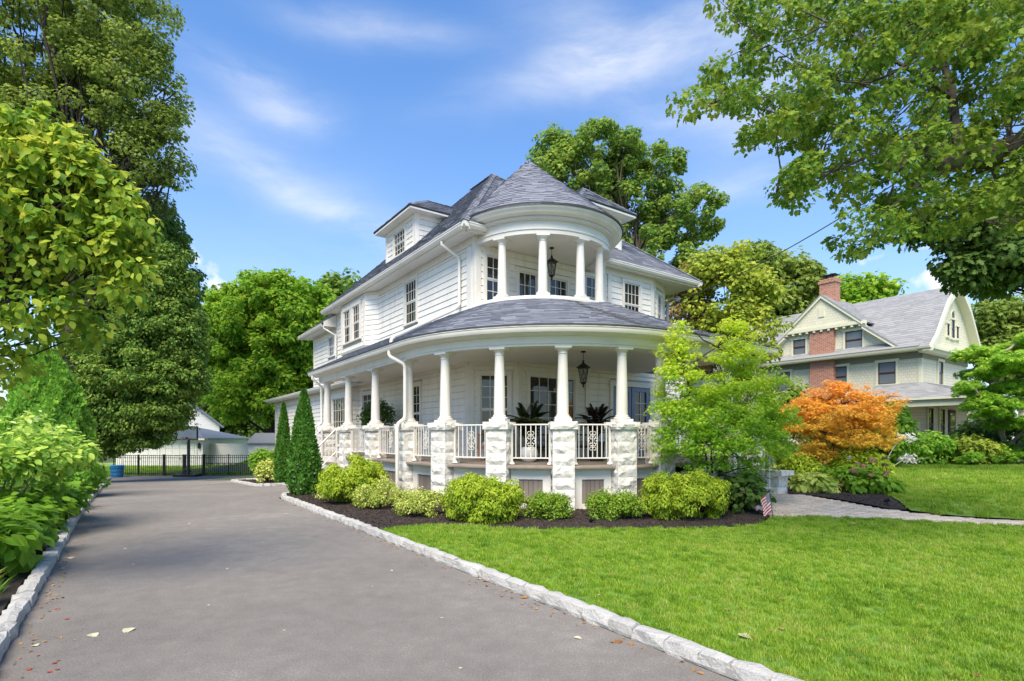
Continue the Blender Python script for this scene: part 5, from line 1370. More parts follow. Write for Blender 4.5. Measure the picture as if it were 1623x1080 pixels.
# cross gable facing the lawn, with the chimney through its middle
CGx = 33.62; bm_ = 15.95
lowr = [(12.0, 6.3), (13.75, 7.72)]; top_ = [(13.75, 7.95), (bm_, 9.86), (18.15, 7.95)]
gw = [(12.2, 6.2), (13.6, 7.5), (13.9, 7.95), (bm_, 9.75), (18.0, 7.95), (18.3, 7.5), (19.7, 6.2)]
mb = MB(); k = len(gw); mb.add([nv(34.0 - .1, b, z) for b, z in gw] + [nv(34.3, b, z) for b, z in gw], [tuple(range(k)), tuple(reversed(range(k, 2 * k)))] + [(i, (i + 1) % k, (i + 1) % k + k, i + k) for i in range(k)])
mb.build('gable_wall', shake_u, NB)
mb = MB(); tri = [(13.85, 7.98), (bm_, 9.80), (18.05, 7.98)]; mb.add([nv(CGx, b, z) for b, z in tri] + [nv(33.9, b, z) for b, z in tri], [(0, 1, 2), (5, 4, 3), (0, 1, 4, 3), (1, 2, 5, 4), (2, 0, 3, 5)]); mb.build('pediment', shake_u, NB)
LG = FrameN((CGx, 18.15), (CGx, 13.75))
MB().fbox(LG, -.1, LG.L + .1, 7.80, 7.99, -.3, .08).build('cornice', cream, NB)
for i in range(11): 
    u = .12 + (LG.L - .24) * i / 10; MB().fbox(LG, u - .06, u + .06, 7.68, 7.80, -.25, .06).build('modillion', cream, NB)
for pr_ in (top_[:2], top_[1:], lowr, [(19.9, 6.3), (18.15, 7.72)]):
    (b0, z0), (b1, z1) = pr_
    MB().sweep([[nv(CGx - .12, b, z - .2), nv(CGx - .12, b, z), nv(34.1, b, z), nv(34.1, b, z - .2)] for b, z in pr_]).build('rake_board', cream, NB)
for (b0, z0), (b1, z1) in ((top_[0], top_[1]), (top_[2], top_[1]), (lowr[0], lowr[1]), ((19.9, 6.3), (18.15, 7.72))):
    e0, e1, t1, t0 = nv(CGx - .13, b0, z0 + .01), nv(37.4, b0, z0 + .01), nv(37.4, b1, z1 + .01), nv(CGx - .13, b1, z1 + .01)
    n = (e1 - e0).cross(t0 - e0).normalized(); n = n if n.z > 0 else -n
    o = MB().hexa([e0 - n * .06, e1 - n * .06, t1 - n * .06, t0 - n * .06, e0, e1, t1, t0]).build('roof', grey_shingle, NB); far_shingles(e0, e1, t1, t0, n, o, .16)
LW = FrameN((33.9, 19.7), (33.9, 12.2))
nwin(LW, 19.7 - 17.75, 19.7 - 17.0, 6.5, 7.45); nwin(LW, 19.7 - 14.75, 19.7 - 13.85, 6.45, 7.5)
MB().fbox(LG, LG.L / 2 - .16, LG.L / 2 + .16, 8.55, 9.1, .001, .04).build('attic_vent', cream, NB)
MB().box(33.66 - 37, 34.4 - 37, 15.3 - 15, 16.65 - 15, -.5, 7.8 - G0).box(34.4 - 37, 35.05 - 37, 15.55 - 15, 16.45 - 15, 8.6 - G0, 10.95 - G0).box(34.34 - 37, 35.11 - 37, 15.49 - 15, 16.51 - 15, 10.7 - G0, 10.85 - G0).build('chimney', brick_m, NB)
MB().box(34.5 - 37, 34.95 - 37, 15.65 - 15, 16.35 - 15, 10.951 - G0, 11.0 - G0).box(34.42 - 37, 35.03 - 37, 15.55 - 15, 16.45 - 15, 11.16 - G0, 11.2 - G0).box(34.5 - 37, 34.54 - 37, 15.7 - 15, 15.74 - 15, 11.001 - G0, 11.16 - G0).box(34.9 - 37, 34.94 - 37, 16.25 - 15, 16.29 - 15, 11.001 - G0, 11.16 - G0).build('chimney_cap', iron, NB)
MB().hexa([nv(33.25, 20, 6.14), nv(33.25, 11.0, 6.14), nv(33.95, 11.0, 6.45), nv(33.95, 20, 6.45), nv(33.25, 20, 6.18), nv(33.25, 11.0, 6.18), nv(33.95, 11.0, 6.49), nv(33.95, 20, 6.49)]).build('roof_skirt', grey_shingle, NB)
# porch
e0, e1, t1, t0 = nv(32.5, 13.2, 3.4), nv(32.5, 8.4, 3.4), nv(34.0, 11.1, 4.35), nv(34.0, 13.2, 4.35)
for q in ((e0, e1, t1, t0), (nv(32.5, 8.4, 3.4), nv(42, 8.4, 3.4), nv(41, 11.1, 4.35), nv(34, 11.1, 4.35))):
    n = (q[1] - q[0]).cross(q[3] - q[0]).normalized(); n = n if n.z > 0 else -n
    o = MB().hexa([*[v - n * .05 for v in q], *q]).build('porch_roof', grey_shingle, NB); far_shingles(*q, n, o, .16)
MB().box(32.55 - 37, 32.85 - 37, 8.5 - 15, 13.1 - 15, 3.0 - G0, 3.33 - G0).box(32.851 - 37, 42 - 37, 8.5 - 15, 8.8 - 15, 3.0 - G0, 3.33 - G0).box(32.4 - 37, 32.9 - 37, 8.35 - 15, 13.2 - 15, 3.331 - G0, 3.41 - G0).box(32.901 - 37, 42 - 37, 8.35 - 15, 8.9 - 15, 3.331 - G0, 3.41 - G0).build('porch_beam', cream, NB)
MB().box(32.86 - 37, 42 - 37, 8.81 - 15, 13.1 - 15, 3.2 - G0, 3.25 - G0).build('porch_ceiling', ceil_m, NB)
MB().box(32.6 - 37, 42 - 37, 8.6 - 15, 13.1 - 15, .8 - G0, .92 - G0).build('porch_deck', deck_m, NB)
for a, b in ((32.72, 12.9), (32.72, 8.66), (36.5, 8.66), (41, 8.66)):
    MB().box(a - .12 - 37, a + .12 - 37, b - .12 - 15, b + .12 - 15, .92 - G0, 3.0 - G0).box(a - .16 - 37, a + .16 - 37, b - .16 - 15, b + .16 - 15, 2.5 - G0, 2.58 - G0).box(a - .17 - 37, a + .17 - 37, b - .17 - 15, b + .17 - 15, 2.9 - G0, 2.999 - G0).build('porch_post', cream, NB)
lat = MB()
FL = FrameN((32.62, 12.9), (32.62, 8.6))
for i in range(30): lat.fbox(FL, i * .145, i * .145 + .03, .2, .8, 0, .012)
for i in range(5): lat.fbox(FL, 0, FL.L, .25 + i * .12, .28 + i * .12, .013, .024)
lat.build('lattice', cream, NB, kind='stuff')

# ------------------------------------------------------------------ far end of the driveway
YF = 33.0
def fence(name, label, x0, x1, y0, y1, n_panel, gap, posts_w=.05, group=None, h=1.22):
    zg = ground_z((x0 + x1) / 2, (y0 + y1) / 2)
    p = Vector((x0, y0, 0)); q = Vector((x1, y1, 0)); d = q - p; L = d.length
    t = thing(name, label, 'fence' if 'gate' not in name else 'gate', (x0, y0, zg), math.atan2(d.y, d.x), group)
    for z in (.12, h - .16, h - .02): MB().box(0, L, -.015, .015, z - .015, z + .015).build('rail', black_frame, t)
    me = MB().box(-posts_w / 2, posts_w / 2, -posts_w / 2, posts_w / 2, -.05, h + .03).box(-posts_w * .6, posts_w * .6, -posts_w * .6, posts_w * .6, h + .03, h + .05).mesh('post'); me.materials.append(black_frame)
    for i in range(n_panel + 1): put(me, 'post', t, (L * i / n_panel, 0, 0))
    pk = MB().box(-.011, .011, -.009, .009, .05, h).mesh('picket'); pk.materials.append(black_frame)
    k = int(L / gap)
    for i in range(1, k): put(pk, 'picket', t, (L * i / k, 0, 0))
    return t
fx = lambda px: (px - 811) / 870 * YF
fence('metal_fence', 'black metal picket fence panel beside the blue barrel', fx(180), fx(258), YF, YF, 2, .115)
fence('metal_gate', 'narrower black metal gate leaf between thick posts, next to the barrel side fence', fx(260), fx(291), YF, YF, 1, .115, .1)
fence('metal_gate', 'black metal gate leaf behind the basketball hoop pole', fx(293), fx(322), YF, YF, 1, .115, .1)
fence('metal_fence', 'long black metal picket fence stretching from the hoop towards the white shed', fx(324), fx(470), YF, YF + .4, 4, .115)
# basketball hoop
hx, hy = fx(310), 32.1; hz = ground_z(hx, hy)
t = thing('basketball_hoop', 'portable basketball hoop with black framed clear backboard at the end of the driveway', 'basketball hoop', (hx, hy, hz))
MB().box(-.62, .62, -.35, .45, 0, .14).build('base', black_frame, t)
MB().box(-.06, .06, .1, .22, .1, 2.2).build('pole', black_frame, t)
MB().tube([(-.35, -.1, .14), (0, .12, .65)], .02, 5).tube([(.35, -.1, .14), (0, .12, .65)], .02, 5).build('brace', black_frame, t)
MB().box(-.6, .6, -.02, .02, 2.18, 2.90).build('backboard', acrylic, t)
fr = MB()
for x0, x1, z0, z1 in ((-.64, .64, 2.14, 2.20), (-.64, .64, 2.88, 2.94), (-.64, -.58, 2.201, 2.879), (.58, .64, 2.201, 2.879)): fr.box(x0, x1, -.035, .035, z0, z1)
fr.build('backboard_frame', black_frame, t)
fr = MB()
for x0, x1, z0, z1 in ((-.56, .56, 2.215, 2.235), (-.56, .56, 2.845, 2.865), (-.56, -.54, 2.236, 2.844), (.54, .56, 2.236, 2.844), (-.2, .2, 2.30, 2.325), (-.2, .2, 2.60, 2.625), (-.2, -.175, 2.326, 2.599), (.175, .2, 2.326, 2.599)): fr.box(x0, x1, -.028, -.0205, z0, z1)
fr.build('target_lines', white, t)
MB().tube([(.23 * math.cos(a_), -.27 + .23 * math.sin(a_), 2.26) for a_ in np.linspace(0, 2 * math.pi, 17)], .012, 5, cap=False).box(-.06, .06, -.08, -.021, 2.2, 2.3).build('rim', red_paint, t)
nt2 = MB()
for k in range(12):
    a_ = 2 * math.pi * k / 12; b_2 = a_ + 2 * math.pi / 12
    for sg in (0, 1):
        p = [(.22 * math.cos(a_ if sg else b_2), -.27 + .22 * math.sin(a_ if sg else b_2), 2.25), (.15 * math.cos((a_ + b_2) / 2), -.27 + .15 * math.sin((a_ + b_2) / 2), 2.05), (.11 * math.cos(b_2 if sg else a_), -.27 + .11 * math.sin(b_2 if sg else a_), 1.88)]
        nt2.tube(p, .006, 3)
nt2.build('net', white, t)
# blue barrel
bx_, by_ = fx(188) * .965, 31.7; t = thing('recycling_barrel', 'blue ribbed plastic barrel standing against the end of the fence', 'barrel', (bx_, by_, ground_z(bx_, by_)))
MB().lathe([(.27, 0), (.29, .02), (.30, .15), (.315, .17), (.30, .19), (.31, .34), (.325, .36), (.31, .38), (.325, .53), (.35, .55), (.35, .62), (.33, .63)], n=22).build('body', blue_plastic, t, smooth=True)
MB().lathe([(.36, .631), (.36, .66), (.3, .69), (.05, .7)], n=22).build('lid', blue_plastic, t, smooth=True)
MB().tube([(-.36, 0, .45), (-.42, 0, .45), (-.42, 0, .55), (-.36, 0, .56)], .018, 5).tube([(.36, 0, .45), (.42, 0, .45), (.42, 0, .55), (.36, 0, .56)], .018, 5).build('handle', blue_plastic, t)
# garage
YG = 42.0; gx = lambda px: (px - 811) / 870 * YG
z0 = -.98; t = thing('garage', 'white two door garage with slate blue roof behind the black fence', 'garage', (gx(255), YG, z0))
slate = mat_random('slate_roof', [(0.10, 0.125, 0.17), (0.13, 0.16, 0.21), (0.16, 0.19, 0.24)], scale=20)
xl, xr = gx(183) - gx(255), gx(321) - gx(255)
MB().box(xl, xr, .0, 7, -.1, 2.3).build('wall', white, t)
for d0, d1 in ((194, 250), (262, 309)):
    a, b = gx(d0) - gx(255), gx(d1) - gx(255); d = MB().box(a, b, -.02, 0.001, 0, 2.02).build('door', white, t)
    MB().box(a - .14, a, -.05, .0, 0, 2.02).box(b, b + .14, -.05, .0, 0, 2.02).box(a - .14, b + .14, -.05, 0, 2.02, 2.16).build('door_frame', white, t)
    nx = 4
    for i in range(nx):
        for j in range(4): MB().box(a + (b - a) * i / nx + .05, a + (b - a) * (i + 1) / nx - .05, -.045, -.021, .06 + j * .5, .5 + j * .5).build('panel', white, d)
    MB().box((a + b) / 2 - .06, (a + b) / 2 + .06, -.07, -.046, .75, .79).build('handle', iron, d)
ov = .35; E_ = [Vector((xl - ov, -ov, 2.32)), Vector((xr + ov, -ov, 2.32)), Vector((xr + ov, 7 + ov, 2.32)), Vector((xl - ov, 7 + ov, 2.32))]; pk_ = [Vector(((xl + xr) / 2 - .4, 3.5, 3.35)), Vector(((xl + xr) / 2 + .4, 3.5, 3.35))]
mb = MB().add(E_ + pk_, [(0, 1, 5, 4), (1, 2, 5), (2, 3, 4, 5), (3, 0, 4), (3, 2, 1, 0)]); rf = mb.build('roof', slate, t)
sh_ = MB()
for r in range(16):
    A, B, C_, D_ = E_[0].lerp(pk_[0], r / 16), E_[1].lerp(pk_[1], r / 16), E_[1].lerp(pk_[1], (r + 1.05) / 16), E_[0].lerp(pk_[0], (r + 1.05) / 16); L = (B - A).length; s = 0
    nn = Vector((0, -.45, .9))
    while s < L - .1:
        w = rnd.uniform(.25, .4); q0, q1 = s / L, min(1, (s + w) / L); s += w
        sh_.hexa(slab((A.lerp(B, q0) + nn * .003, A.lerp(B, q1) + nn * .003, D_.lerp(C_, q1) + nn * .003, D_.lerp(C_, q0) + nn * .003), .02, nn))
sh_.build('shingles', slate, rf, kind='stuff')
MB().box(xl - ov, xr + ov, -ov - .06, -ov + .02, 2.2, 2.33).box(xl - ov, xr + ov, -ov + .021, 0, 2.28, 2.31).build('gutter', white, t)
x_ = gx(316) - gx(255); MB().box(x_ - .07, x_ + .07, -.14, -.001, 1.55, 1.9).lathe([(.1, 1.9), (.02, 2.0)], (x_, -.08, 0), 6).build('wall_light', iron, t)
# white house end beyond the garage roof
hx2 = (291 - 811) / 870 * 50.5; t = thing('house', 'plain white gabled house end showing above the garage roof', 'house', (hx2, 50.5, -.9), R(31))
wl = mat_simple('far_white_siding', [(.72, .72, .71), (.78, .78, .77)], rough=.6)
mb = MB().box(-4.6, 2.9, 0, 8, 0, 3.5); w_ = mb.build('wall', wl, t)
MB().add([(-4.6, 0, 3.5), (2.9, 0, 3.5), (-.9, 0, 6.6), (-4.6, 8, 3.5), (2.9, 8, 3.5), (-.9, 8, 6.6)], [(0, 1, 2), (5, 4, 3), (0, 2, 5, 3), (1, 4, 5, 2), (0, 3, 4, 1)]).build('gable', wl, t)
for i in range(28):
    z = .1 + i * .23; hw_ = 3.75 * (1 - max(0, z - 3.5) / 3.1); c_ = -.85
    if hw_ > .2: MB().box(c_ - hw_ * .99, c_ + hw_ * .99, -.03, -.001, z, z + .21).build('plank', wl, w_)
MB().hexa([(-5.0, -.3, 3.3), (-4.85, -.3, 3.2), (-4.85, 8.2, 3.2), (-5.0, 8.2, 3.3), (-.9, -.3, 6.85), (-.9, -.3, 6.65), (-.9, 8.2, 6.65), (-.9, 8.2, 6.85)]).hexa([(3.3, -.3, 3.3), (3.15, -.3, 3.2), (3.15, 8.2, 3.2), (3.3, 8.2, 3.3), (-.899, -.3, 6.85), (-.899, -.3, 6.65), (-.899, 8.2, 6.65), (-.899, 8.2, 6.85)]).build('roof', slate, t)
# vinyl privacy fence and shed
t = thing('privacy_fence', 'white vinyl privacy fence between garage and shed', 'fence', ((324 - 811) / 870 * 43, 43, -.95))
xa, xb = 0, (400 - 324) / 870 * 43; nb = 26
for i in range(nb): MB().box(xa + (xb - xa) * i / nb + .004, xa + (xb - xa) * (i + 1) / nb - .004, -.02, .02, .05, 1.78).build('board', white, t)
MB().box(xa, xb, -.04, .04, 1.781, 1.88).box(xa, xb, -.04, .04, -.05, .049).build('rail', white, t)
YS = 36.5; sx = lambda px: (px - 811) / 870 * YS
t = thing('garden_shed', 'white garden shed with grey gable roof behind the black fence', 'shed', (sx(412), YS, -.85))
a, b = sx(393) - sx(412), sx(450) - sx(412)
w_ = MB().box(a, b, 0, 2.4, 0, 1.9).add([(a, 0, 1.9), (a, 2.4, 1.9), (a, 1.2, 2.5), (b, 0, 1.9), (b, 2.4, 1.9), (b, 1.2, 2.5)], [(0, 2, 1), (3, 4, 5)]).build('wall', white, t)
MB().hexa([(a - .1, -.12, 1.86), (b + .1, -.12, 1.86), (b + .1, 1.2, 2.52), (a - .1, 1.2, 2.52), (a - .1, -.12, 1.93), (b + .1, -.12, 1.93), (b + .1, 1.2, 2.59), (a - .1, 1.2, 2.59)]).hexa([(a - .1, 1.2, 2.52), (b + .1, 1.2, 2.52), (b + .1, 2.52, 1.86), (a - .1, 2.52, 1.86), (a - .1, 1.2, 2.59), (b + .1, 1.2, 2.59), (b + .1, 2.52, 1.93), (a - .1, 2.52, 1.93)]).build('roof', grey_shingle, t)
d = MB().box(a + .45, a + 1.35, -.03, -.001, .05, 1.7).build('door', white, t); MB().box(a + .5, a + 1.3, -.05, -.031, .12, .82).box(a + .5, a + 1.3, -.05, -.031, .9, 1.62).build('panel', white, d); MB().box(a + 1.22, a + 1.28, -.08, -.051, .84, .88).build('handle', iron, d)
# low dark trellis bench line on the far bed behind the fence
t = thing('garden_edging', 'low black crossed trellis edging on the dark bed behind the fence', 'trellis', ((326 - 811) / 870 * 37, 37, -.85))
L = (384 - 326) / 870 * 37; mb = MB().box(0, L, -.03, .03, .52, .57).box(0, L, -.03, .03, .22, .26)
MB().box(0, L, -.03, .03, .52, .57).build('rail', black_frame, t)
for i in range(6): MB().tube([(L * i / 6, 0, .0), (L * (i + 1) / 6, 0, .52)], .018, 4).tube([(L * (i + 1) / 6, 0.03, .0), (L * i / 6, 0.03, .52)], .018, 4).build('brace', black_frame, t)
drape('garden_bed', [((322 - 811) / 870 * 38, 36.6), ((392 - 811) / 870 * 38, 36.6), ((392 - 811) / 870 * 38, 39), ((322 - 811) / 870 * 38, 39)], soil_m, .02, 2)

# ------------------------------------------------------------------ trees
def lobes_px(L, D):   # (px, py, rx_px, rz_px, depth offset) seen in the photo -> ellipsoids at distance
    r = []
    for q in L:
        px, py, rx, rz = q[:4]; d = D + (q[4] if len(q) > 4 else 0); c = at(px, py, d); k = d / 870
        r.append((c.x, c.y, c.z, rx * k, rx * k * (q[5] if len(q) > 5 else .9), rz * k))
    return r
# tall tree behind the house
tree('tall_tree', 'tall broad green tree rising behind the turret and the far dormer', 'tree', (7.5, 33, .1), 19,
     lobes_px([(900, 285, 56, 72), (955, 255, 60, 62, -1), (1012, 320, 56, 68, 1), (1085, 345, 58, 46, 0), (1020, 430, 90, 60, 1), (940, 380, 80, 80, 2), (842, 268, 22, 24, 0), (985, 250, 40, 45, 1), (1040, 270, 42, 45, 0), (1110, 330, 38, 36, 0), (880, 240, 34, 32, 1)], 33),
     'fan', lf_back, bark, density=.85, rc=.46, per=115, size=.20, r0=.42, nlimb=70, inner=.72, aspect=1.2)
# trees in the gap between the two houses
tree('yellowing_tree', 'yellow green tree between the white house and the chimney house', 'tree', (8.9, 21.5, .2), 8,
     lobes_px([(1150, 470, 55, 62), (1175, 425, 35, 40), (1125, 430, 34, 34), (1200, 470, 36, 40), (1180, 530, 55, 50), (1130, 545, 50, 45)], 21.5), 'kite', lf_yel, bark, density=2.6, rc=.36, per=60, size=.17, r0=.14)
tree('rusty_tree', 'tree with rust tinged leaves close to the house corner', 'tree', (6.9, 22.6, .2), 8,
     lobes_px([(1100, 450, 34, 40), (1085, 500, 34, 55), (1095, 560, 40, 50)], 22.5), 'kite', lf_rust, bark, density=3.0, rc=.34, per=55, size=.16, r0=.13)
tree('dark_tree', 'dark green round tree behind the chimney of the cream house', 'tree', (22.5, 46, 0), 16,
     lobes_px([(1235, 460, 62, 50), (1200, 430, 45, 40), (1265, 455, 40, 42), (1210, 510, 60, 60), (1250, 520, 50, 60)], 46), 'fan', lf_oak, bark, density=.8, rc=.85, per=60, size=.42, r0=.35)
tree('airy_tree', 'airy bright green tree seen over the grey roof of the cream house', 'tree', (35, 56, 0), 18,
     lobes_px([(1355, 460, 34, 26), (1395, 468, 30, 22), (1375, 490, 50, 24), (1335, 485, 30, 26)], 56), 'fan', lf_round, bark, density=.8, rc=.8, per=36, size=.5, r0=.3)
tree('hazy_tree', 'greyish green tree beyond the gambrel gable of the cream house', 'tree', (40, 46, 0), 15,
     lobes_px([(1590, 505, 50, 36), (1630, 520, 60, 50), (1570, 540, 30, 36), (1620, 560, 60, 50)], 46), 'fan', lf_oak, bark, density=.9, rc=.8, per=46, size=.42, r0=.3)
# left: oak, drooping tree, round maple and the ones behind
tree('oak_tree', 'very tall dark oak with lacy open crown towering over the driveway hedge', 'tree', (-20.5, 25, -.5), 22,
     lobes_px([(60, 80, 120, 110), (170, 60, 95, 90), (215, 160, 75, 95), (235, 240, 55, 70), (120, 200, 120, 110), (20, 240, 110, 120), (180, 320, 80, 70, 1), (-60, 120, 120, 160), (100, -40, 160, 80), (250, 130, 30, 60), (262, 205, 30, 40)], 25),
     'fan', lf_oak, bark_d, density=.95, rc=.46, per=95, size=.155, r0=.5, nlimb=110, inner=.5, aspect=1.15)
tree('dark_conical_tree', 'dark dense tree below the oak, reaching over the garage roof', 'tree', (-24, 29, -.7), 13,
     lobes_px([(225, 430, 75, 90), (255, 500, 55, 80), (190, 500, 80, 100), (240, 380, 50, 60), (150, 420, 80, 100), (275, 470, 34, 60)], 29), 'kite', lf_mid, bark_d, density=1.9, rc=.46, per=95, size=.19, r0=.36, nlimb=40)
tree('drooping_tree', 'mid green tree with long drooping boughs hanging in front of the garage', 'tree', (-21.5, 25.5, -.6), 8.5,
     lobes_px([(230, 590, 80, 48), (262, 606, 58, 34), (190, 640, 60, 46), (245, 655, 55, 30), (150, 600, 70, 70), (296, 585, 30, 36), (280, 535, 42, 46), (250, 520, 60, 50), (175, 695, 20, 14), (210, 702, 18, 14), (245, 692, 22, 14), (305, 606, 18, 22), (240, 480, 58, 60), (200, 430, 60, 70), (265, 440, 38, 60), (180, 370, 70, 70), (285, 500, 26, 40), (215, 550, 60, 36), (225, 668, 48, 22), (248, 658, 40, 20), (165, 700, 24, 34), (140, 680, 44, 44), (125, 640, 60, 60), (188, 680, 45, 28)], 25.5), 'kite', lf_mid, bark_d, density=3.6, rc=.38, per=95, size=.15, r0=.2, droop=.9, flat=.55, nlimb=40, aspect=.8)
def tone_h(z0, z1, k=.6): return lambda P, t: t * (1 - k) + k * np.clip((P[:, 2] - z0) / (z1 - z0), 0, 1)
tree('round_maple', 'big round bright green maple beyond the garden shed', 'tree', (-17.6, 41, -.9), 13.5,
     lobes_px([(430, 545, 92, 105), (385, 520, 65, 70), (480, 520, 70, 75), (430, 485, 70, 52), (365, 580, 52, 70), (500, 590, 55, 75), (420, 620, 90, 55), (350, 540, 40, 45)], 41), 'maple', lf_round, bark_d, density=1.0, rc=.60, per=105, size=.25, r0=.4, nlimb=60, inner=.62)
tree('lime_tree', 'lime coloured tree behind the basketball hoop', 'tree', (-33.5, 61, -.9), 11,
     lobes_px([(328, 605, 34, 48), (312, 585, 30, 30), (345, 660, 34, 40), (360, 690, 44, 36), (340, 640, 30, 40)], 61), 'fan', lf_bright, bark, density=1.1, rc=.75, per=55, size=.4, r0=.25)
tree('dark_tree', 'dark green tree in the shade behind the privacy fence', 'tree', (-26, 62, -.9), 14,
     lobes_px([(390, 660, 80, 60), (440, 620, 60, 70), (460, 680, 60, 40), (330, 690, 40, 30)], 60), 'fan', lf_dark, bark_d, density=.8, rc=.95, per=52, size=.5, r0=.3)
tree('slender_tree', 'sparse slender tree peeping over the rear roof of the white house', 'tree', (-19, 58, -.9), 21,
     lobes_px([(545, 460, 28, 34), (525, 480, 34, 40), (560, 500, 30, 40)], 58), 'fan', lf_back, bark, density=.8, rc=.8, per=34, size=.5, r0=.25)
tree('slender_tree', 'dark wispy tree top showing between the oak and the round maple', 'tree', (-40, 66, -.9), 16,
     lobes_px([(350, 480, 24, 24), (330, 520, 30, 40), (290, 560, 36, 50)], 66), 'fan', lf_dark, bark, density=.5, rc=.9, per=30, size=.5, r0=.25)

# the great maple overhead: limbs reach in from its trunk beyond the picture's edge
def px_region(poly, n, d0, d1, size):
    P = np.array(poly, float); lo, hi = P.min(0), P.max(0); out = []
    while len(out) < n:
        q = rng.uniform(lo, hi, (n * 2, 2)); q = q[inside([tuple(p) for p in poly], q[:, 0], q[:, 1])]
        for x_, y_ in q:
            d = rng.uniform(d0, d1); c = at(x_, y_, d); out.append((c.x, c.y, c.z))
    out = np.array(out[:n]); return out, size * rng.uniform(.7, 1.25, n)
mp = [(1130, -10), (1660, -55), (1780, -40), (1800, 420), (1623, 372), (1560, 330), (1500, 370), (1455, 378), (1420, 372), (1365, 395), (1335, 402), (1318, 376), (1345, 350), (1370, 335), (1330, 320), (1290, 300), (1255, 318), (1210, 322), (1203, 300), (1240, 270), (1275, 262), (1245, 238), (1200, 222), (1182, 232), (1168, 205), (1185, 178), (1150, 160), (1088, 178), (1082, 160), (1125, 145), (1150, 130), (1105, 128), (1110, 110), (1160, 95), (1175, 70), (1150, 25), (1118, 12)]
KM = .74
C, Rr = px_region(mp, 570, 7.6 * KM, 11.5 * KM, .175)
mt = thing('maple_tree', 'huge green maple whose boughs hang over the front lawn from beside the street', 'tree', (8.75, 6.8, .1))
B = np.array([8.75, 6.8, .1])
P, nr, tp, tn = clump_leaves(C, Rr, 78, .7, .55, .5, .55, .75); sz = .062 * rng.uniform(.6, 1.2, len(P))
ok = P[:, 2] > 2.6; P, nr, tp, tn, sz = P[ok], nr[ok], tp[ok], tn[ok], sz[ok]
big = split_leaves(P, sz, 300); rest = ~big
V, F, _ = leaf_verts('maple', P[rest] - B, nr[rest], tp[rest], sz[rest], 1.1); cr = link('crown', arrays_mesh('crown', V, F, int(rest.sum()), tn[rest]), lf_big, mt)
leaf_objects('maple', P[big] - B, nr[big], tp[big], sz[big], 1.1, lf_big, cr)
mb = MB(); BV = Vector(B)
def bough(pts, r0, r1, n=7):
    P_ = [at(p[0], p[1], p[2] * KM) - BV for p in pts]; r0 *= .8; r1 *= .8; k = len(P_) - 1
    # smooth it
    Q = []
    for i in range(k):
        for j in range(4):
            t_ = j / 4; p0 = P_[max(i - 1, 0)]; p1 = P_[i]; p2 = P_[i + 1]; p3 = P_[min(i + 2, k)]
            Q.append(.5 * ((2 * p1) + (p2 - p0) * t_ + (2 * p0 - 5 * p1 + 4 * p2 - p3) * t_ ** 2 + (3 * p1 - p0 - 3 * p2 + p3) * t_ ** 3))
    Q.append(P_[-1]); mb.tube(Q, [r0 + (r1 - r0) * i / (len(Q) - 1) for i in range(len(Q))], n); return Q
mb.tube([(0, 0, -.3), (0, 0, .3), (.05, .05, 2), (0, 0, 4.2), (.1, .1, 7), (0.2, 0, 8.0)], [.45, .36, .32, .29, .2, .07], 12)
mains = [bough([(1810, 250, 9.2), (1690, 205, 9.2), (1623, 228, 9.1), (1540, 248, 9), (1500, 262, 9), (1455, 228, 9), (1420, 268, 9), (1395, 254, 9)], .21, .045),
         bough([(1520, 255, 9), (1514, 200, 9), (1508, 150, 9.1), (1490, 80, 9.3), (1478, 20, 9.5), (1470, -60, 9.6)], .075, .025),
         bough([(1510, 158, 9.1), (1470, 128, 9), (1430, 105, 8.9), (1380, 72, 8.7), (1320, 40, 8.4), (1260, 12, 8.2)], .04, .008, 5),
         bough([(1480, 258, 9), (1460, 285, 8.9), (1440, 310, 8.8), (1410, 330, 8.7), (1398, 355, 8.6)], .035, .008, 5),
         bough([(1508, 180, 9), (1470, 200, 9), (1400, 230, 9), (1330, 205, 9), (1260, 190, 8.8), (1180, 165, 8.6), (1095, 165, 8.4)], .03, .005, 5),
         bough([(1400, 228, 9), (1350, 260, 9), (1300, 280, 8.8), (1230, 305, 8.7)], .02, .004, 4),
         bough([(1500, 90, 9.3), (1560, 20, 9.6), (1600, -60, 9.8)], .04, .012, 5), bough([(1480, 60, 9.3), (1430, 20, 9.2), (1380, -30, 9)], .03, .01, 5),
         bough([(1440, 100, 8.9), (1380, 130, 8.8), (1300, 120, 8.6), (1200, 60, 8.4)], .02, .005, 4), bough([(1560, 240, 9.1), (1580, 300, 9.3), (1560, 350, 9.4)], .03, .006, 5)]
allp = [q for m in mains for q in m]
for k in range(0, len(C), 2):
    c = Vector(C[k]) - BV; q = min(allp, key=lambda p: (p - c).length)
    if (q - c).length < 2.5: limb(mb, q, c, .012, .003, 4, .03)
mb.build('trunk', bark, mt, smooth=True)
# a darker maple further back
tree('dark_maple', 'dark leaved maple behind the big overhanging maple', 'tree', (21, 16, .25), 14,
     lobes_px([(1560, 390, 60, 55), (1620, 370, 80, 80), (1500, 350, 50, 40), (1610, 310, 70, 50), (1540, 420, 40, 30), (1600, 430, 50, 34)], 16.5), 'maple', lf_dark, bark_d, density=2.4, rc=.45, per=60, size=.2, r0=.3, nlimb=40, inner=.4)

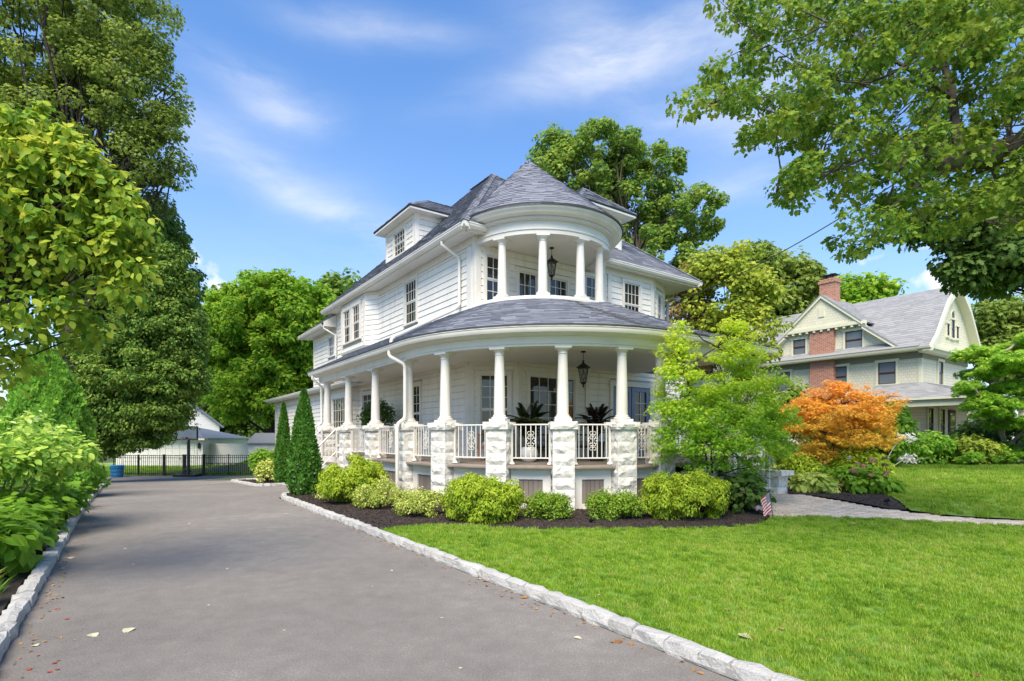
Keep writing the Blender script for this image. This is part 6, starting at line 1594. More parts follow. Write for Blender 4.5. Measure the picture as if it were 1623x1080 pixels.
# the golden-leaved dogwood at the near edge of the drive
dl = [(40, 330, 125, 130), (120, 330, 90, 85), (170, 400, 62, 62), (60, 250, 75, 70), (40, 470, 130, 95), (110, 480, 60, 45), (-60, 380, 130, 160), (0, 565, 66, 45), (30, 190, 30, 30), (140, 280, 40, 45), (90, 195, 18, 34), (165, 250, 24, 26), (205, 300, 26, 24), (232, 345, 22, 20), (238, 410, 16, 14), (215, 450, 26, 18), (150, 225, 12, 20)]
dl = [(q[0] - 24, q[1] + 14, q[2] * .96, q[3] * .94) for q in dl]
SPC = []; SPR = []
for k in range(70):
    lb_ = lobes_px(dl, 5.0)[rnd.choice((0, 1, 2, 3, 9))]; dv = Vector((rnd.uniform(-.2, 1), rnd.uniform(-.6, .5), rnd.uniform(-.25, 1))).normalized(); p_ = Vector(lb_[:3]) + Vector((dv.x * lb_[3], dv.y * lb_[4], dv.z * lb_[5])) * .82; gd = (dv + Vector((.15, 0, .45))).normalized()
    for j in range(rnd.randint(2, 5)): SPC.append(tuple(p_ + gd * (.068 * j))); SPR.append(.075 - .009 * j)
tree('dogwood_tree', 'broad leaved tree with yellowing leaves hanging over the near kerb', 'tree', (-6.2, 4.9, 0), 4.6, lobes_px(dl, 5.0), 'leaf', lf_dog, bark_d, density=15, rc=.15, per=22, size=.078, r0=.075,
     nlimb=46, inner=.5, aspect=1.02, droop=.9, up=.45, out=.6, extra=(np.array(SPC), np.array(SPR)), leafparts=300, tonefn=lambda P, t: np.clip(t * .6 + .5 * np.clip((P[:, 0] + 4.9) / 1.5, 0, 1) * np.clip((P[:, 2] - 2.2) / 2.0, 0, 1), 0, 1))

# arborvitae: cones of upright sprays
def arborvitae(name, label, x, y, h, r, mat, n, size, group=None, lobesn=1, power=.75):
    g = ground_z(x, y); base = Vector((x, y, g)); t = thing(name, label, 'conifer', base, 0, group)
    u = rng.uniform(0, 1, n) ** .8; z = u * h * .985 + .03
    an = rng.uniform(0, 2 * math.pi, n)
    prof = np.minimum(1, (1 - u) ** power * 1.04) * np.minimum(1, .72 + u * 2.2)
    lump = 1 + .10 * np.sin(an * 3 + z * 2.3) + .07 * np.sin(an * 7 - z * 5) + .05 * np.sin(an * 11 + z * 9)
    rr = r * prof * lump * rng.uniform(.70, 1.04, n) ** .8
    P = np.stack([rr * np.cos(an), rr * np.sin(an), z], 1)
    d = np.stack([np.cos(an), np.sin(an), np.zeros(n)], 1)
    tip = d * .55 + np.array([0, 0, .9]) + rvec(n) * .45; nrm = np.cross(tip, np.array([0, 0, 1.0])) * rng.choice([-1, 1], n)[:, None] * .6 + d * .6 + rvec(n) * .4
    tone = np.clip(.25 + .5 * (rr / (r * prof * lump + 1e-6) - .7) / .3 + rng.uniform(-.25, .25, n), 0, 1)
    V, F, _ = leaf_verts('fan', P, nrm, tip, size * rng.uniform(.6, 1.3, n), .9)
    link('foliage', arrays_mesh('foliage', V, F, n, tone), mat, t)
    MB().tube([(0, 0, -.05), (0, 0, h * .5), (0, 0, h * .9)], [r * .16, r * .1, .01], 8).build('trunk', bark_d, t)
    return t
x, y, _ = W(3.70, 14.35); arborvitae('arborvitae', 'taller cone shaped arborvitae at the tip of the front planting bed', x, y, 2.66, .45, lf_arb, 14000, .075)
x, y, _ = W(4.72, 21.1); arborvitae('arborvitae', 'slimmer cone shaped arborvitae in the kerbed island bed', x, y, 2.95, .34, lf_arb, 11000, .085)
x, y, _ = W(-1.75, 19.4); arborvitae('tall_arborvitae', 'tall broad bright arborvitae standing along the drive behind the rounded shrub', x, y, 4.05, 1.3, lf_arbg, 42000, .12, power=.6)
x, y, _ = W(-2.3, 24.0); arborvitae('tall_arborvitae', 'dark arborvitae further down the drive towards the blue barrel', x, y, 3.4, 1.0, lf_arb, 16000, .2, power=.55)
x, y, _ = W(-2.7, 28.6); arborvitae('tall_arborvitae', 'farthest arborvitae on the hedge side, close to the fence', x, y, 3.4, 1.1, lf_arb, 14000, .22, power=.55)

# big-leaved hydrangeas spilling over the kerb
hy = [(1.15, 8.35, .62, .72, .95), (1.2, 6.95, .66, .62, .85), (1.15, 5.6, .55, .55, .62)]
hl = ['big leaved green hydrangea with the broadest leaves, nearest to the camera', 'leafy green hydrangea in the middle of the row along the kerb', 'hydrangea further along the kerb with small faded pink flowers']
def hyd(k, aa, bb, rx, ry, h, n, parts, size, label):
    x, y, _ = W(aa, bb)
    shrub('hydrangea', label, 'shrub', x, y, rx, ry, h, 'leaf', lf_hyd, n=n, size=size, rc=.16, aspect=1.15, up=.75, out=.7, droop=.15, jitter=.45, leafparts=parts, group='hydrangeas along the kerb', z0=.05)
hyd(0, -1.42, 7.75, .58, .65, .74, 1000, 300, .165, hl[0]); hyd(1, -1.40, 9.1, .6, .7, .68, 1400, 300, .14, hl[1]); hyd(2, -1.35, 10.6, .56, .85, .70, 1800, 300, .13, hl[2])
hyd(3, -1.35, 12.4, .55, .95, .68, 1700, 0, .13, 'hydrangea beneath the rounded shrub, spilling to the kerb'); hyd(4, -1.35, 14.2, .5, .9, .6, 1500, 0, .13, 'farthest hydrangea of the row, in front of the arborvitae')
x, y, _ = W(-1.45, 11.5)
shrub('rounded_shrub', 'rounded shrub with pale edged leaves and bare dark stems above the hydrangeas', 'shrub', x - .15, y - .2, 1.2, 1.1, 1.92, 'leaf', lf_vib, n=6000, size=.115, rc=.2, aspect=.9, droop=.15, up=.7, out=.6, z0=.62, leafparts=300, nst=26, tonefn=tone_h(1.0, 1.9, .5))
# strappy grass clump at the near kerb end
def strappy(name, label, x, y, r, h, n, mat, group=None, cat='grass clump', bend=.5):
    g = ground_z(x, y); t = thing(name, label, cat, (x, y, g + .03), 0, group); mb = MB()
    for k in range(n):
        an = rnd.uniform(0, 6.283); l = h * rnd.uniform(.7, 1.3); o = Vector((math.cos(an), math.sin(an), 0)); p0 = o * r * .4 * rnd.random(); s = Vector((-o.y, o.x, 0)) * .006
        k0 = len(mb.v); pts = [p0 + o * (bend * l * q * q) + Vector((0, 0, l * q * (1 - .35 * q))) for q in (0, .4, .75, 1)]
        for i, p in enumerate(pts): w = (1, .9, .6, .05)[i]; mb.v += [tuple(p - s * w), tuple(p + s * w)]
        for i in range(3): mb.f.append((k0 + 2 * i, k0 + 2 * i + 1, k0 + 2 * i + 3, k0 + 2 * i + 2)); mb.m.append(0)
    mb.build('blades', mat, t); MB().lathe([(.03, -.03), (.02, .05)], n=6).build('crown', bark_d, t)
for i, (aa, bb, lb) in enumerate([(-1.02, 6.55, 'strappy green grass clump tight against the near end of the kerb'), (-1.12, 7.0, 'strappy green grass clump just under the biggest hydrangea leaves'), (-1.4, 6.25, 'strappy grass clump set back from the kerb, at the edge of the picture')]):
    x, y, _ = W(aa, bb); strappy('grass_clump', lb, x, y, .3, .26, 170, lf_hosta if i == 1 else lf_hyd, 'grass clumps by the kerb')

# shrubs of the front bed
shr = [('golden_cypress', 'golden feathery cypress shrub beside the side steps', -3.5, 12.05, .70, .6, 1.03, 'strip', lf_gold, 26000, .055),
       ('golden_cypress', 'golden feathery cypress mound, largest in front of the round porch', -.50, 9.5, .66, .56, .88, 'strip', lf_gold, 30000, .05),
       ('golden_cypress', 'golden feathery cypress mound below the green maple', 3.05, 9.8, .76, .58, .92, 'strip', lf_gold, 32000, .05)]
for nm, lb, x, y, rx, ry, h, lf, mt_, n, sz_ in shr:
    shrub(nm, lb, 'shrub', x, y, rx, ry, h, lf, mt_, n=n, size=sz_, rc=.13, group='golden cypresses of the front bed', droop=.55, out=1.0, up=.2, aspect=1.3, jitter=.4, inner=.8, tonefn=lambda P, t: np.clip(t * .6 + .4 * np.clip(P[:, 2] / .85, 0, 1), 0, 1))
vs = [(-2.72, 11.2, .5, .45, .66, 'variegated low shrub between the golden cypress and the downspout pier', lf_vari, 6500), (-1.68, 10.15, .46, .42, .56, 'variegated spreading shrub next to the middle golden cypress', lf_vari, 6000),
      (.66, 9.75, .40, .36, .52, 'small loose light green shrub in front of the porch skirt', lf_box, 6500), (1.83, 9.8, .48, .4, .55, 'compact dome shaped light green shrub in front of the porch', lf_box, 10000), (-4.0, 12.6, .4, .4, .45, 'small variegated shrub at the foot of the side steps', lf_vari, 1800)]
for x, y, rx, ry, h, lb, mt_, n in vs:
    shrub('low_shrub', lb, 'shrub', x, y, rx, ry, h, 'kite', mt_, n=n, size=.038, rc=.12, up=.6, droop=0, inner=.7, group='low shrubs of the front bed')
x, y, _ = W(4.75, 24.2); shrub('rhododendron', 'green broad leaved shrub in the island bed behind the yellow one', 'shrub', x, y, .55, .5, 1.45, 'strip', lf_hyd, n=2200, size=.16, rc=.2, aspect=1.6)
x, y, _ = W(4.55, 22.7); shrub('yellow_shrub', 'yellow variegated shrub in the kerbed island bed', 'shrub', x, y, .5, .45, .95, 'kite', lf_vari, n=2400, size=.09, rc=.16)
shrub('dark_hydrangea', 'dark leaved hydrangea beside the small flag', 'shrub', 4.28, 10.25, .40, .36, .80, 'leaf', lf_dark, n=900, size=.13, rc=.16, aspect=1.15, up=.7)
def flower(name, label, x, y, z, r, mat, group=None, parent=None):
    n = 90; d = rvec(n); d[:, 2] = np.abs(d[:, 2]) * .9 - .1
    V, F, _ = leaf_verts('kite', d * r * np.array([1, 1, .8]) * .9, d, rvec(n), np.full(n, r * .45), 1.3)
    return V, F, n
def flower_head(parent, loc, r, mat):
    V, F, n = flower('', '', 0, 0, 0, r, mat); return link('flower_head', arrays_mesh('flower_head', V, F, n, rng.uniform(0, 1, n)), mat, parent, loc)
dh = [o for o in bpy.data.objects if o.name.startswith('dark_hydrangea')][0]
flower_head(dh, (.14, -.42, .14), .08, fl_mauve); flower_head(dh, (-.1, -.3, .42), .05, fl_pink)

# Japanese maples: flat tiers of lacy leaves on ascending limbs
def jmaple(name, label, base, tiers, mat, bmat, n_per, size, tonefn, r0=.06, dens=15):
    base = Vector(base); t = thing(name, label, 'tree', base); B = np.array(base)
    C = []; Rr = []
    for (x, y, z, r, th) in tiers:
        m = max(5, int(dens * r * r / .16))
        a_ = rng.uniform(0, 2 * math.pi, m); q = np.sqrt(rng.uniform(0, 1, m)) * r
        C.append(np.stack([x + q * np.cos(a_), y + q * np.sin(a_), z - .35 * q * q / r * .6 + rng.normal(0, th * 1.9, m)], 1)); Rr.append(rng.uniform(.10, .19, m))
    C = np.concatenate(C); Rr = np.concatenate(Rr)
    P, nr, tp, tn = clump_leaves(C, Rr, n_per, .5, .8, .5, .3, .6, tonefn)
    sz = size * rng.uniform(.6, 1.2, len(P))
    V, F, _ = leaf_verts('palmate', P - B, nr, tp, sz, 1.1); link('crown', arrays_mesh('crown', V, F, len(P), tn), mat, t)
    mb = MB(); fork = []
    for k in range(5):
        an = k * 1.3; p = [(0, 0, -.04), (.03 * math.cos(an), .03 * math.sin(an), .18), (.16 * math.cos(an), .16 * math.sin(an), .55), (.3 * math.cos(an), .3 * math.sin(an), 1.0)]
        mb.tube(p, [r0 * .75, r0 * .6, r0 * .45, r0 * .33], 6); fork.append(Vector(p[2])); fork.append(Vector(p[3]))
    for (x, y, z, r, th) in tiers:
        c = Vector((x, y, z)) - base; lowf = [f for f in fork if f.z < c.z + .1] or fork[:2]; q = min(lowf, key=lambda f: (f - c).length)
        pts = limb(mb, q, c + Vector((0, 0, -.03)), r0 * .32, r0 * .1, 5, .04); 
        if c.z > .8: fork.append(pts[3])
        for _ in range(4):
            an = rnd.uniform(0, 6.28); limb(mb, pts[rnd.choice((3, 4))], c + Vector((r * .75 * math.cos(an), r * .75 * math.sin(an), -.03)), r0 * .12, .003, 4, .03)
    mb.build('trunk', bmat, t, smooth=True)
    return t
def tiers_px(L, D, split=False): 
    out = []
    if split: L = [(px + rnd.uniform(-.6, .6) * r, py + rnd.uniform(-.35, .35) * r, r * rnd.uniform(.35, .62), dd + rnd.uniform(-.9, .9)) for px, py, r, dd in L for _ in range(3)]
    for px, py, r, dd in L:
        c = at(px, py, D + dd); out.append((c.x, c.y, c.z, r * (D + dd) / 870, .05))
    return out
g_t = [(1075, 548, 30, 0), (1085, 590, 42, -.3), (1065, 610, 30, .2), (1160, 520, 26, .1), (1155, 560, 40, .2), (1185, 555, 34, -.2), (1120, 618, 40, .3), (1165, 610, 48, -.3), (1205, 600, 38, .1), (1075, 645, 44, -.2), (1110, 650, 55, -.5), (1160, 655, 60, -.4), (1205, 645, 48, 0), (1235, 610, 30, .1), (1235, 662, 34, -.1), (1060, 640, 30, .1),
       (1090, 690, 48, -.4), (1140, 700, 60, -.6), (1195, 695, 52, -.3), (1075, 712, 40, -.1), (1120, 728, 36, -.5), (1170, 725, 40, -.4), (1225, 700, 32, 0), (1205, 735, 26, -.2), (1130, 635, 50, .5), (1190, 665, 45, .5), (1162, 503, 12, .1), (1168, 520, 18, .1), (1155, 535, 18, 0), (1078, 520, 12, 0), (1072, 538, 18, 0), (1190, 535, 18, .1), (1200, 565, 22, 0), (1060, 560, 18, .1), (1160, 540, 24, .1), (1172, 575, 30, .2), (1080, 560, 26, .1), (1068, 580, 30, 0), (1145, 620, 44, 0), (1100, 625, 40, -.2), (1190, 625, 40, 0), (1145, 675, 60, -.5), (1090, 668, 44, -.3), (1205, 680, 40, -.2), (1185, 762, 22, -.5), (1165, 590, 40, .6)]
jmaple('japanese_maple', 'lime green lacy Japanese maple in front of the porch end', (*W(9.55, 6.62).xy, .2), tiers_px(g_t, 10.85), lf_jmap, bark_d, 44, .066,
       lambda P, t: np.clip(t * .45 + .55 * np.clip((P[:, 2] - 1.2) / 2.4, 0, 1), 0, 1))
o_t = [(1330, 612, 34, 0), (1300, 628, 38, .2), (1360, 628, 36, -.2), (1270, 645, 34, 0), (1395, 640, 26, .1), (1330, 648, 55, -.4), (1290, 668, 44, -.3), (1370, 662, 40, -.3), (1260, 672, 24, .1), (1330, 690, 50, -.5), (1300, 715, 30, -.5), (1365, 695, 36, -.3), (1400, 692, 26, .1), (1345, 725, 26, -.3), (1410, 628, 18, .2), (1340, 668, 50, .6), (1290, 640, 36, .6), (1385, 655, 30, .5), (1283, 728, 26, -.6)]
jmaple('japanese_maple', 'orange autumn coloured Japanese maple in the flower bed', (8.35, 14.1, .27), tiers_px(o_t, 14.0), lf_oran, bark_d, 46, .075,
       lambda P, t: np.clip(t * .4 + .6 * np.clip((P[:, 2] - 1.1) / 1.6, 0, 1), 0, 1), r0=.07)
# layered dogwood on the neighbour's side
l_t = [(1560, 570, 50, 0), (1620, 545, 60, .4), (1600, 590, 70, -.4), (1540, 600, 40, .2), (1640, 610, 70, 0), (1575, 630, 60, -.5), (1530, 615, 32, 0), (1620, 660, 70, -.6), (1560, 665, 50, 0), (1660, 560, 70, .5), (1600, 700, 50, -.4), (1680, 650, 80, 0), (1550, 715, 36, -.4), (1640, 700, 50, .3)]
tt = jmaple('dogwood', 'layered bright green dogwood in front of the neighbouring porch', (*at(1606, 692, 23.5).xy, .28), tiers_px(l_t, 23, True), lf_dwood, bark_p, 40, .14, lambda P, t: np.clip(t * .6 + .4 * np.clip((P[:, 2] - 1) / 4, 0, 1), 0, 1), r0=.24)

# ------------------------------------------------------------------ flower bed by the walk, neighbour's shrubs
def S(name, label, px, py_base, D, rpx, toppx, leaf, mat, n, size, **k):
    c = at(px, 692, D); h = 1.5 + (692 - toppx) / 870 * D - ground_z(c.x, c.y); r = rpx * D / 870
    return shrub(name, label, 'shrub', c.x, c.y, r, r * .85, max(.2, h), leaf, mat, n=n, size=size, **k)
S('golden_shrub', 'yellow green feathery shrub beside the white cheek wall', 1268, 760, 13.2, 26, 718, 'strip', lf_gold, 6500, .09, rc=.14, droop=.4, aspect=1.3)
S('golden_shrub', 'bright yellow feathery shrub behind the faded hydrangea heads', 1362, 760, 13.4, 40, 712, 'strip', lf_bright, 6500, .10, rc=.16, droop=.4, aspect=1.3)
S('green_shrub', 'small glossy green bush between hosta and hydrangea', 1305, 760, 13.0, 18, 738, 'kite', lf_hyd, 1600, .07, rc=.12)
S('hosta', 'pale edged hosta clump at the edge of the walkway', 1289, 780, 12.2, 27, 752, 'leaf', lf_hosta, 520, .17, rc=.14, aspect=1.0, up=.8, droop=.3)
S('hosta', 'narrow leaved clump at the lawn end of the flower bed', 1402, 790, 12.0, 15, 762, 'strip', lf_hyd, 300, .26, rc=.14, up=.5, droop=.5)
fh = S('flowering_hydrangea', 'hydrangea with faded pink, wine and mauve flower heads', 1365, 790, 12.2, 42, 742, 'leaf', lf_hyd, 1500, .12, rc=.16, aspect=1.15, up=.7)
for k in range(15):
    an = -math.pi / 2 + (k - 7) * .21; r_ = .56 * rnd.uniform(.75, 1.08); z_ = rnd.uniform(.15, .78)
    flower_head(fh, (r_ * math.cos(an), r_ * math.sin(an) * .85, z_), rnd.uniform(.055, .095), fl_mauve if k == 2 else rnd.choice([fl_pink, fl_pink, fl_wine]))
wb = S('white_flowering_shrub', 'airy shrub dotted with white flowers beyond the front steps', 1222, 760, 15.0, 32, 690, 'kite', lf_bright, 3200, .075, rc=.18)
P = np.array([[rnd.uniform(-.5, .5), rnd.uniform(-.45, -.1), rnd.uniform(.5, 1.3)] for _ in range(120)]); V, F, _ = leaf_verts('oval', P, rvec(120) + np.array([0, -1, .5]), rvec(120), np.full(120, .07), 1.3); link('blossom', arrays_mesh('blossom', V, F, 120, rng.uniform(0, 1, 120)), fl_white, wb)
S('variegated_shrub', 'small cream variegated shrub just behind the white hand rail', 1222, 760, 13.6, 14, 732, 'kite', lf_vari, 900, .06, rc=.1)
S('purple_shrub', 'dark bronze leaved shrub in shade left of the orange maple', 1262, 750, 16.5, 22, 690, 'kite', lf_rust, 1500, .09, rc=.16)
S('large_shrub', 'tall light green shrub at the corner of the neighbouring porch', 1400, 735, 21, 42, 632, 'oval', lf_hyd, 6500, .15, rc=.26)
S('large_shrub', 'dark green shrub behind the orange maple', 1335, 735, 22, 60, 650, 'kite', lf_dark, 6500, .16, rc=.26)
S('foundation_shrub', 'green shrub in front of the neighbouring porch lattice', 1462, 735, 23, 44, 682, 'kite', lf_dwood, 5200, .15, rc=.26)
S('foundation_shrub', 'yellowish spreading shrub at the foot of the layered dogwood', 1545, 740, 22.6, 30, 690, 'kite', lf_yel, 3400, .15, rc=.24)
S('foundation_shrub', 'dark shrub deep in the shade of the layered dogwood', 1590, 735, 25.5, 60, 650, 'kite', lf_dark, 5200, .18, rc=.28)
S('foundation_shrub', 'loose green shrub under the neighbouring porch windows', 1505, 735, 24.2, 36, 690, 'kite', lf_hyd, 3600, .15, rc=.26)
S('large_shrub', 'broad dark green bush filling the gap left of the cream house', 1235, 730, 24, 60, 600, 'kite', lf_oak, 6500, .18, rc=.3)
# dry stems with pale tufts
for lb, p0, p1 in (('long pale dry stem with a white tuft leaning over the far lawn edge', (1392, 752, 17.5), (1432, 694, 17.2)), ('short pale dry stem lying low by the far lawn edge', (1400, 748, 17.5), (1436, 728, 17.2))):
    a_, b_2 = at(*p0), at(*p1); a_.z = ground_z(a_.x, a_.y); t = thing('dry_stem', lb, 'plant', a_, 0, 'dry stems'); mb = MB(); pts = limb(mb, (0, 0, 0), b_2 - a_, .015, .006, 5, .1, wob=.02); mb.build('stem', fl_white, t)
    n = 60; P = np.array([list(pts[-1] + Vector((rnd.gauss(0, .12) + .1, rnd.gauss(0, .1), rnd.gauss(0, .06)))) for _ in range(n)]); V, F, _ = leaf_verts('strip', P, rvec(n), rvec(n), np.full(n, .14), 1.0); link('plume', arrays_mesh('plume', V, F, n, rng.uniform(0, 1, n)), fl_white, t, kind='stuff')

# flag on a stick
fx_, fy_ = 4.66, 9.78; t = thing('flag', 'small striped American flag hanging on a thin stick beside the walkway', 'flag', (fx_, fy_, ground_z(fx_, fy_)))
sk = MB().tube([(0, 0, -.05), (-.075, 0, .50)], .006, 6).lathe([(.012, 0), (.004, .03)], (-.076, 0, .50), 6); sk.build('stick', mat_simple('dark_stick', [(0.03, 0.022, 0.018)]), t)
nu, nv_ = 26, 26; mb = MB(); mi = []
top = Vector((-.072, 0, .47)); 
# u runs away from the stick, v down the hoist; the cloth sags so that the fly hangs down in folds
for j in range(nv_ + 1):
    for i in range(nu + 1):
        u, v = i / nu, j / nv_
        hoist = Vector((-.072 + .05 * v, 0, .485 - .34 * v))
        fly = Vector((-.17, .0, -.135))
        p = hoist + fly * u * (1 - .15 * v) + Vector((.0, .022 * math.sin(u * 9 + v * 3) * u, -.02 * u * u)) + Vector((.012 * math.sin(u * 7 + v * 4) * u, 0, 0))
        mb.v.append(tuple(p))
for j in range(nv_):
    for i in range(nu):
        k = j * (nu + 1) + i; mb.f.append((k, k + 1, k + nu + 2, k + nu + 1))
        canton = i < nu * .4 and j < nv_ * 7 / 13
        star = canton and (i % 2 == 1) and (j % 2 == 1)
        mb.m.append(2 if canton and not star else 1 if star else (0 if (j * 13 // nv_) % 2 == 0 else 1))
mb.build('cloth', [flag_red, flag_white, flag_blue], t, smooth=True)
# path light in the bed
plx, ply = .29, 9.95; t = thing('path_light', 'slim black garden path light between two front shrubs', 'garden light', (plx, ply, ground_z(plx, ply) + .05)); MB().tube([(0, 0, -.05), (0, 0, .26)], .013, 8).build('stem', iron, t); MB().lathe([(.09, .26), (.085, .275), (.02, .32)], n=12).build('hood', iron, t); MB().lathe([(.03, .2), (.03, .26)], n=8).build('lamp_glass', lamp_glass, t)
# two black spotlights
for lb, x, y in (('small black garden spotlight on the mulch before the compact shrub', 1.33, 9.15), ('small black garden spotlight at the edge of the flower bed', 7.35, 10.75)):
    t = thing('spotlight', lb, 'garden light', (x, y, ground_z(x, y) + .05), R(40), 'garden spotlights'); MB().tube([(0, 0, -.03), (0, 0, .04)], .01, 6).build('spike', iron, t); MB().lathe([(.022, -.05), (.03, -.04), (.036, .05), (.03, .055)], n=10).build('lamp_head', iron, t).matrix_basis = Matrix.Translation((0, 0, .06)) @ Matrix.Rotation(R(70), 4, 'X')
# stone edging end of the flower bed
# overhead cable
A_ = W(15.34, 12.0, 6.1); B_ = at(1305, 357, 11.5); C_ = at(1640, 142, 8.0); D_ = Vector((13.5, 3, 9.4))
mb = MB(); pts = []
for p, q, n, sg in ((A_, C_, 22, .9), (C_, D_, 5, .1)):
    for i in range(n): s_ = i / n; pts.append(p.lerp(q, s_) - Vector((0, 0, sg * 4 * s_ * (1 - s_) * .35)))
pts.append(D_)
tag(mb.tube(pts, .012, 5).build('overhead_cable', black_frame), 'thin dark overhead cable running from the house corner up through the maple', 'cable')

# ------------------------------------------------------------------ pavers of the walkway: nearest 300 as parts, others joined
walk = bpy.data.objects['walkway']
pv = bpy.data.meshes.new('paver'); b0 = MB().box(-.097, .097, -.047, .047, -.03, .012); pv = bevel(b0.mesh('paver'), .006); pv.materials.append(paver_m)
ptsx = []
for i in range(-60, 80):
    for j in range(-10, 110):
        u = 7 + i * .2 + (.1 if j % 2 else 0); v = 7 + j * .1
        ca, sa = math.cos(-.2), math.sin(-.2); x = 7 + (u - 7) * ca - (v - 9) * sa; y = 9 + (u - 7) * sa + (v - 9) * ca
        ptsx.append((x, y))
X = np.array(ptsx); ins = inside(PATH, X[:, 0], X[:, 1]); X = X[ins]; order = np.argsort(np.hypot(X[:, 0], X[:, 1])); mb = MB()
for r_, k in enumerate(order):
    x, y = X[k]; z = ground_z(x, y) + .022 + rnd.uniform(-.003, .003)
    if r_ < 300: put(pv, 'paver', walk, (x, y, z), -.2 + rnd.uniform(-.015, .015))
    else:
        ca, sa = math.cos(-.2), math.sin(-.2); q = [(x + dx * ca - dy * sa, y + dx * sa + dy * ca) for dx, dy in ((-.097, -.047), (.097, -.047), (.097, .047), (-.097, .047))]
        mb.hexa([(*p, z - .03) for p in q] + [(*p, z + .012) for p in q])
mb.build('pavers', paver_m, walk, kind='stuff')

# ------------------------------------------------------------------ grass, mulch, litter
def tuft(name, n, r, h, w, mat, seed):
    q = random.Random(seed); mb = MB()
    for _ in range(n):
        a_ = q.uniform(0, 6.283); d = q.uniform(0, r); p = Vector((math.cos(a_) * d, math.sin(a_) * d, -.004)); l = h * q.uniform(.6, 1.2); o = Vector((q.uniform(-1, 1), q.uniform(-1, 1), 0)); s_ = Vector((-o.y, o.x, 0)).normalized() * w
        k = len(mb.v); m_2 = p + o * l * .18 + Vector((0, 0, l * .6)); e = p + o * l * .55 + Vector((0, 0, l * .98))
        mb.v += [tuple(p - s_), tuple(p + s_), tuple(m_2 - s_ * .8), tuple(m_2 + s_ * .8), tuple(e)]; mb.f += [(k, k + 1, k + 3, k + 2), (k + 2, k + 3, k + 4)]; mb.m += [0, 0]
    me = mb.mesh(name); me.materials.append(mat); return me
def grass_on(name, poly, bands, mat, tm):
    PX = []; SZ = []
    lo = np.array(poly).min(0); hi = np.array(poly).max(0)
    for d0, d1, dens, sc_ in bands:
        bx0, bx1 = max(lo[0], -30), min(hi[0], 34); by0, by1 = max(lo[1], d0), min(hi[1], d1)
        if by1 <= by0: continue
        n = int((bx1 - bx0) * (by1 - by0) * dens); q = rng.uniform([bx0, by0], [bx1, by1], (n, 2)); q = q[inside(poly, q[:, 0], q[:, 1])]
        if d0 >= 1.5: q = q[np.abs(q[:, 0]) < q[:, 1] * 1.15 + 2.5]
        PX.append(q); SZ.append(np.full(len(q), sc_))
    PX = np.concatenate(PX); SZ = np.concatenate(SZ) * rng.uniform(.7, 1.25, len(PX))
    Z = np.array([ground_z(x, y) for x, y in PX]) + .044
    rot = np.stack([rng.normal(0, .12, len(PX)), rng.normal(0, .12, len(PX)), rng.uniform(0, 6.28, len(PX))], 1)
    return scatter(name, np.column_stack([PX, Z]), rot, SZ, tm)
gt = tuft('grass_tuft', 40, .065, .042, .0019, grass_m, 3)
def grow(poly, m):   # same outline moved outwards a little
    return poly
grass_on('grass', LAWN, [(0, 2, 40, 1.2), (2, 5, 420, .9), (5, 8, 300, 1.0), (8, 11, 210, 1.15)], grass_m, gt)
grass_on('grass', LAWN2, [(7, 14, 120, 1.5), (14, 26, 60, 2.2)], grass_m, gt)
grass_on('grass', [(-36, 33.1), (-6, 32.9), (-6, 46), (-36, 46)], [(32, 46, 22, 3.0)], grass_m, gt)
cm_ = MB().hexa([(-.02, -.006, 0), (.02, -.005, 0), (.018, .006, 0), (-.019, .006, 0), (-.02, -.006, .006), (.02, -.005, .009), (.018, .006, .007), (-.019, .006, .005)]).mesh('mulch_chip'); cm_.materials.append(chip_m)
for poly, dens in ((BED, 420), (BED2, 90), (ISL, 130)):
    lo = np.array(poly).min(0); hi = np.array(poly).max(0); n = int((hi - lo).prod() * dens); q = rng.uniform(lo, hi, (n, 2)); q = q[inside(poly, q[:, 0], q[:, 1])]
    Z = np.array([ground_z(x, y) for x, y in q]) + .05; scatter('mulch_chips', np.column_stack([q, Z]), np.stack([rng.normal(0, .4, len(q)), rng.normal(0, .4, len(q)), rng.uniform(0, 6.28, len(q))], 1), rng.uniform(.6, 1.7, len(q)), cm_)
# fallen leaves
LT, LF = TMPL['oval']; LFM = []
for m_ in (litter_y, litter_m, litter_r):
    me = bpy.data.meshes.new('fallen_leaf'); me.from_pydata([(x * 1.1, y - .5, z * 1.6 + .05 * abs(y - .5)) for x, y, z in LT], [], LF); me.materials.append(m_); LFM.append(me)
def fallen(px, py, s, kind, where):
    D = 870 * 1.5 / (py - 692); x = (px - 811) / 870 * D; z = ground_z(x, D) + (.06 if where == 'lawn' else .004); kk = s * D / 870
    if where == 'lawn': D = 870 * 1.42 / (py - 692); x = (px - 811) / 870 * D
    o = put(LFM[kind], 'fallen_leaf', None, (x, D, z), rnd.uniform(0, 6.28), (kk, kk, kk))
    cname = ('pale dry', 'brown dry', 'small red')[kind]
    return tag(o, f'{cname} fallen leaf lying flat on the {"lawn grass" if where == "lawn" else "asphalt driveway"}', 'fallen leaf', f'{cname} leaves fallen on the {where}')
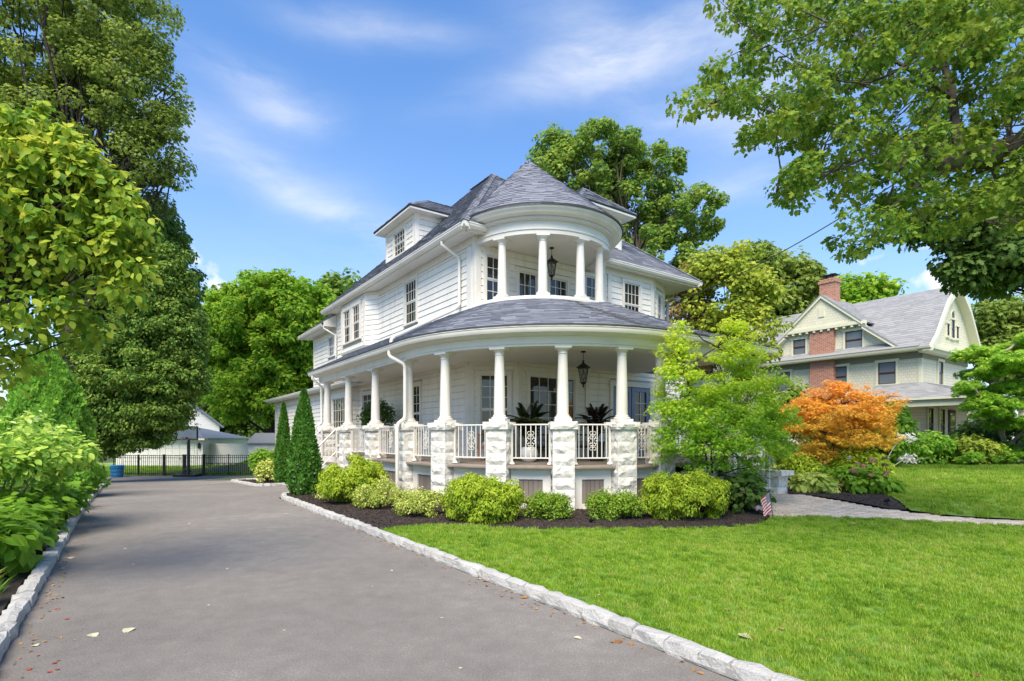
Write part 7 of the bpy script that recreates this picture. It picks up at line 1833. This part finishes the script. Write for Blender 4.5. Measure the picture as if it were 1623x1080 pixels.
for px, py, s, k in [(203, 1000, 22, 0), (147, 1008, 20, 0), (55, 1024, 14, 0), (112, 885, 12, 0), (98, 902, 9, 0), (212, 895, 7, 0), (198, 870, 6, 0), (540, 825, 8, 0), (455, 815, 7, 0), (760, 918, 14, 0), (770, 922, 12, 1), (830, 948, 14, 1), (980, 1018, 16, 1), (1000, 1022, 12, 1), (915, 1012, 14, 0), (730, 1060, 8, 0), (700, 980, 7, 0), (620, 905, 6, 0), (590, 930, 5, 0),
                    (86, 1052, 9, 2), (78, 1066, 9, 2), (90, 1062, 8, 2), (106, 982, 8, 2), (90, 966, 8, 2), (46, 1062, 10, 2), (92, 1048, 6, 1), (70, 1018, 7, 1), (60, 1040, 6, 2), (118, 1015, 5, 1), (330, 960, 5, 0), (415, 860, 5, 0), (300, 830, 5, 0), (660, 880, 5, 1), (1110, 1068, 12, 1), (360, 902, 6, 0), (450, 1000, 5, 0)]: fallen(px, py, s, k, 'driveway')
for px, py, s, k in [(1180, 1004, 22, 0), (1195, 1005, 12, 1), (1240, 946, 14, 1), (1152, 962, 9, 1), (1238, 992, 9, 1), (970, 908, 10, 1), (864, 880, 10, 1), (905, 878, 8, 1), (1228, 888, 12, 1), (1230, 873, 9, 1), (1353, 830, 14, 1), (1405, 854, 10, 1), (1430, 871, 9, 0), (1462, 956, 9, 1), (1546, 1065, 18, 1), (890, 868, 6, 1), (780, 850, 8, 1), (1532, 824, 9, 1), (1480, 940, 8, 1), (1075, 970, 8, 1), (950, 940, 7, 0), (1300, 1010, 8, 1), (1085, 838, 6, 1), (1345, 870, 8, 0)]: fallen(px, py, s, k, 'lawn')
# dry bits gathered along the kerbs
q = []
for k in range(480):
    b_ = rnd.uniform(1.5, 16); sd = rnd.random() < .5
    a__ = (-.62 + abs(rnd.gauss(0, .10))) if sd else (3.04 - abs(rnd.gauss(0, .12)))
    v_ = W(a__, b_); q.append((v_.x, v_.y, ground_z(v_.x, v_.y) + .004))
q = np.array(q); bit = bpy.data.meshes.new('litter_bit'); bit.from_pydata([(x * .03, (y - .5) * .03, z * .05 + .003) for x, y, z in TMPL['kite'][0]], [], TMPL['kite'][1]); bit.materials.append(litter_m)
scatter('leaf_litter', q, np.stack([rng.normal(0, .3, len(q)), rng.normal(0, .3, len(q)), rng.uniform(0, 6.28, len(q))], 1), rng.uniform(.3, 1.3, len(q)), bit)
# distant woods closing the view all round
C = []
for k in range(260):
    an = rnd.uniform(-1.25, 1.25); d = rnd.uniform(88, 110); C.append((d * math.sin(an), d * math.cos(an), rnd.uniform(.5, 7.5)))
C = np.array(C); P, nr, tp, tn = clump_leaves(C, np.full(len(C), 3.2), 110, .9, .6, .8)
V, F, _ = leaf_verts('kite', P, nr, tp, .9 * rng.uniform(.6, 1.3, len(P)), 1.2); link('woods', arrays_mesh('woods', V, F, len(P), tn), lf_oak, kind='stuff')
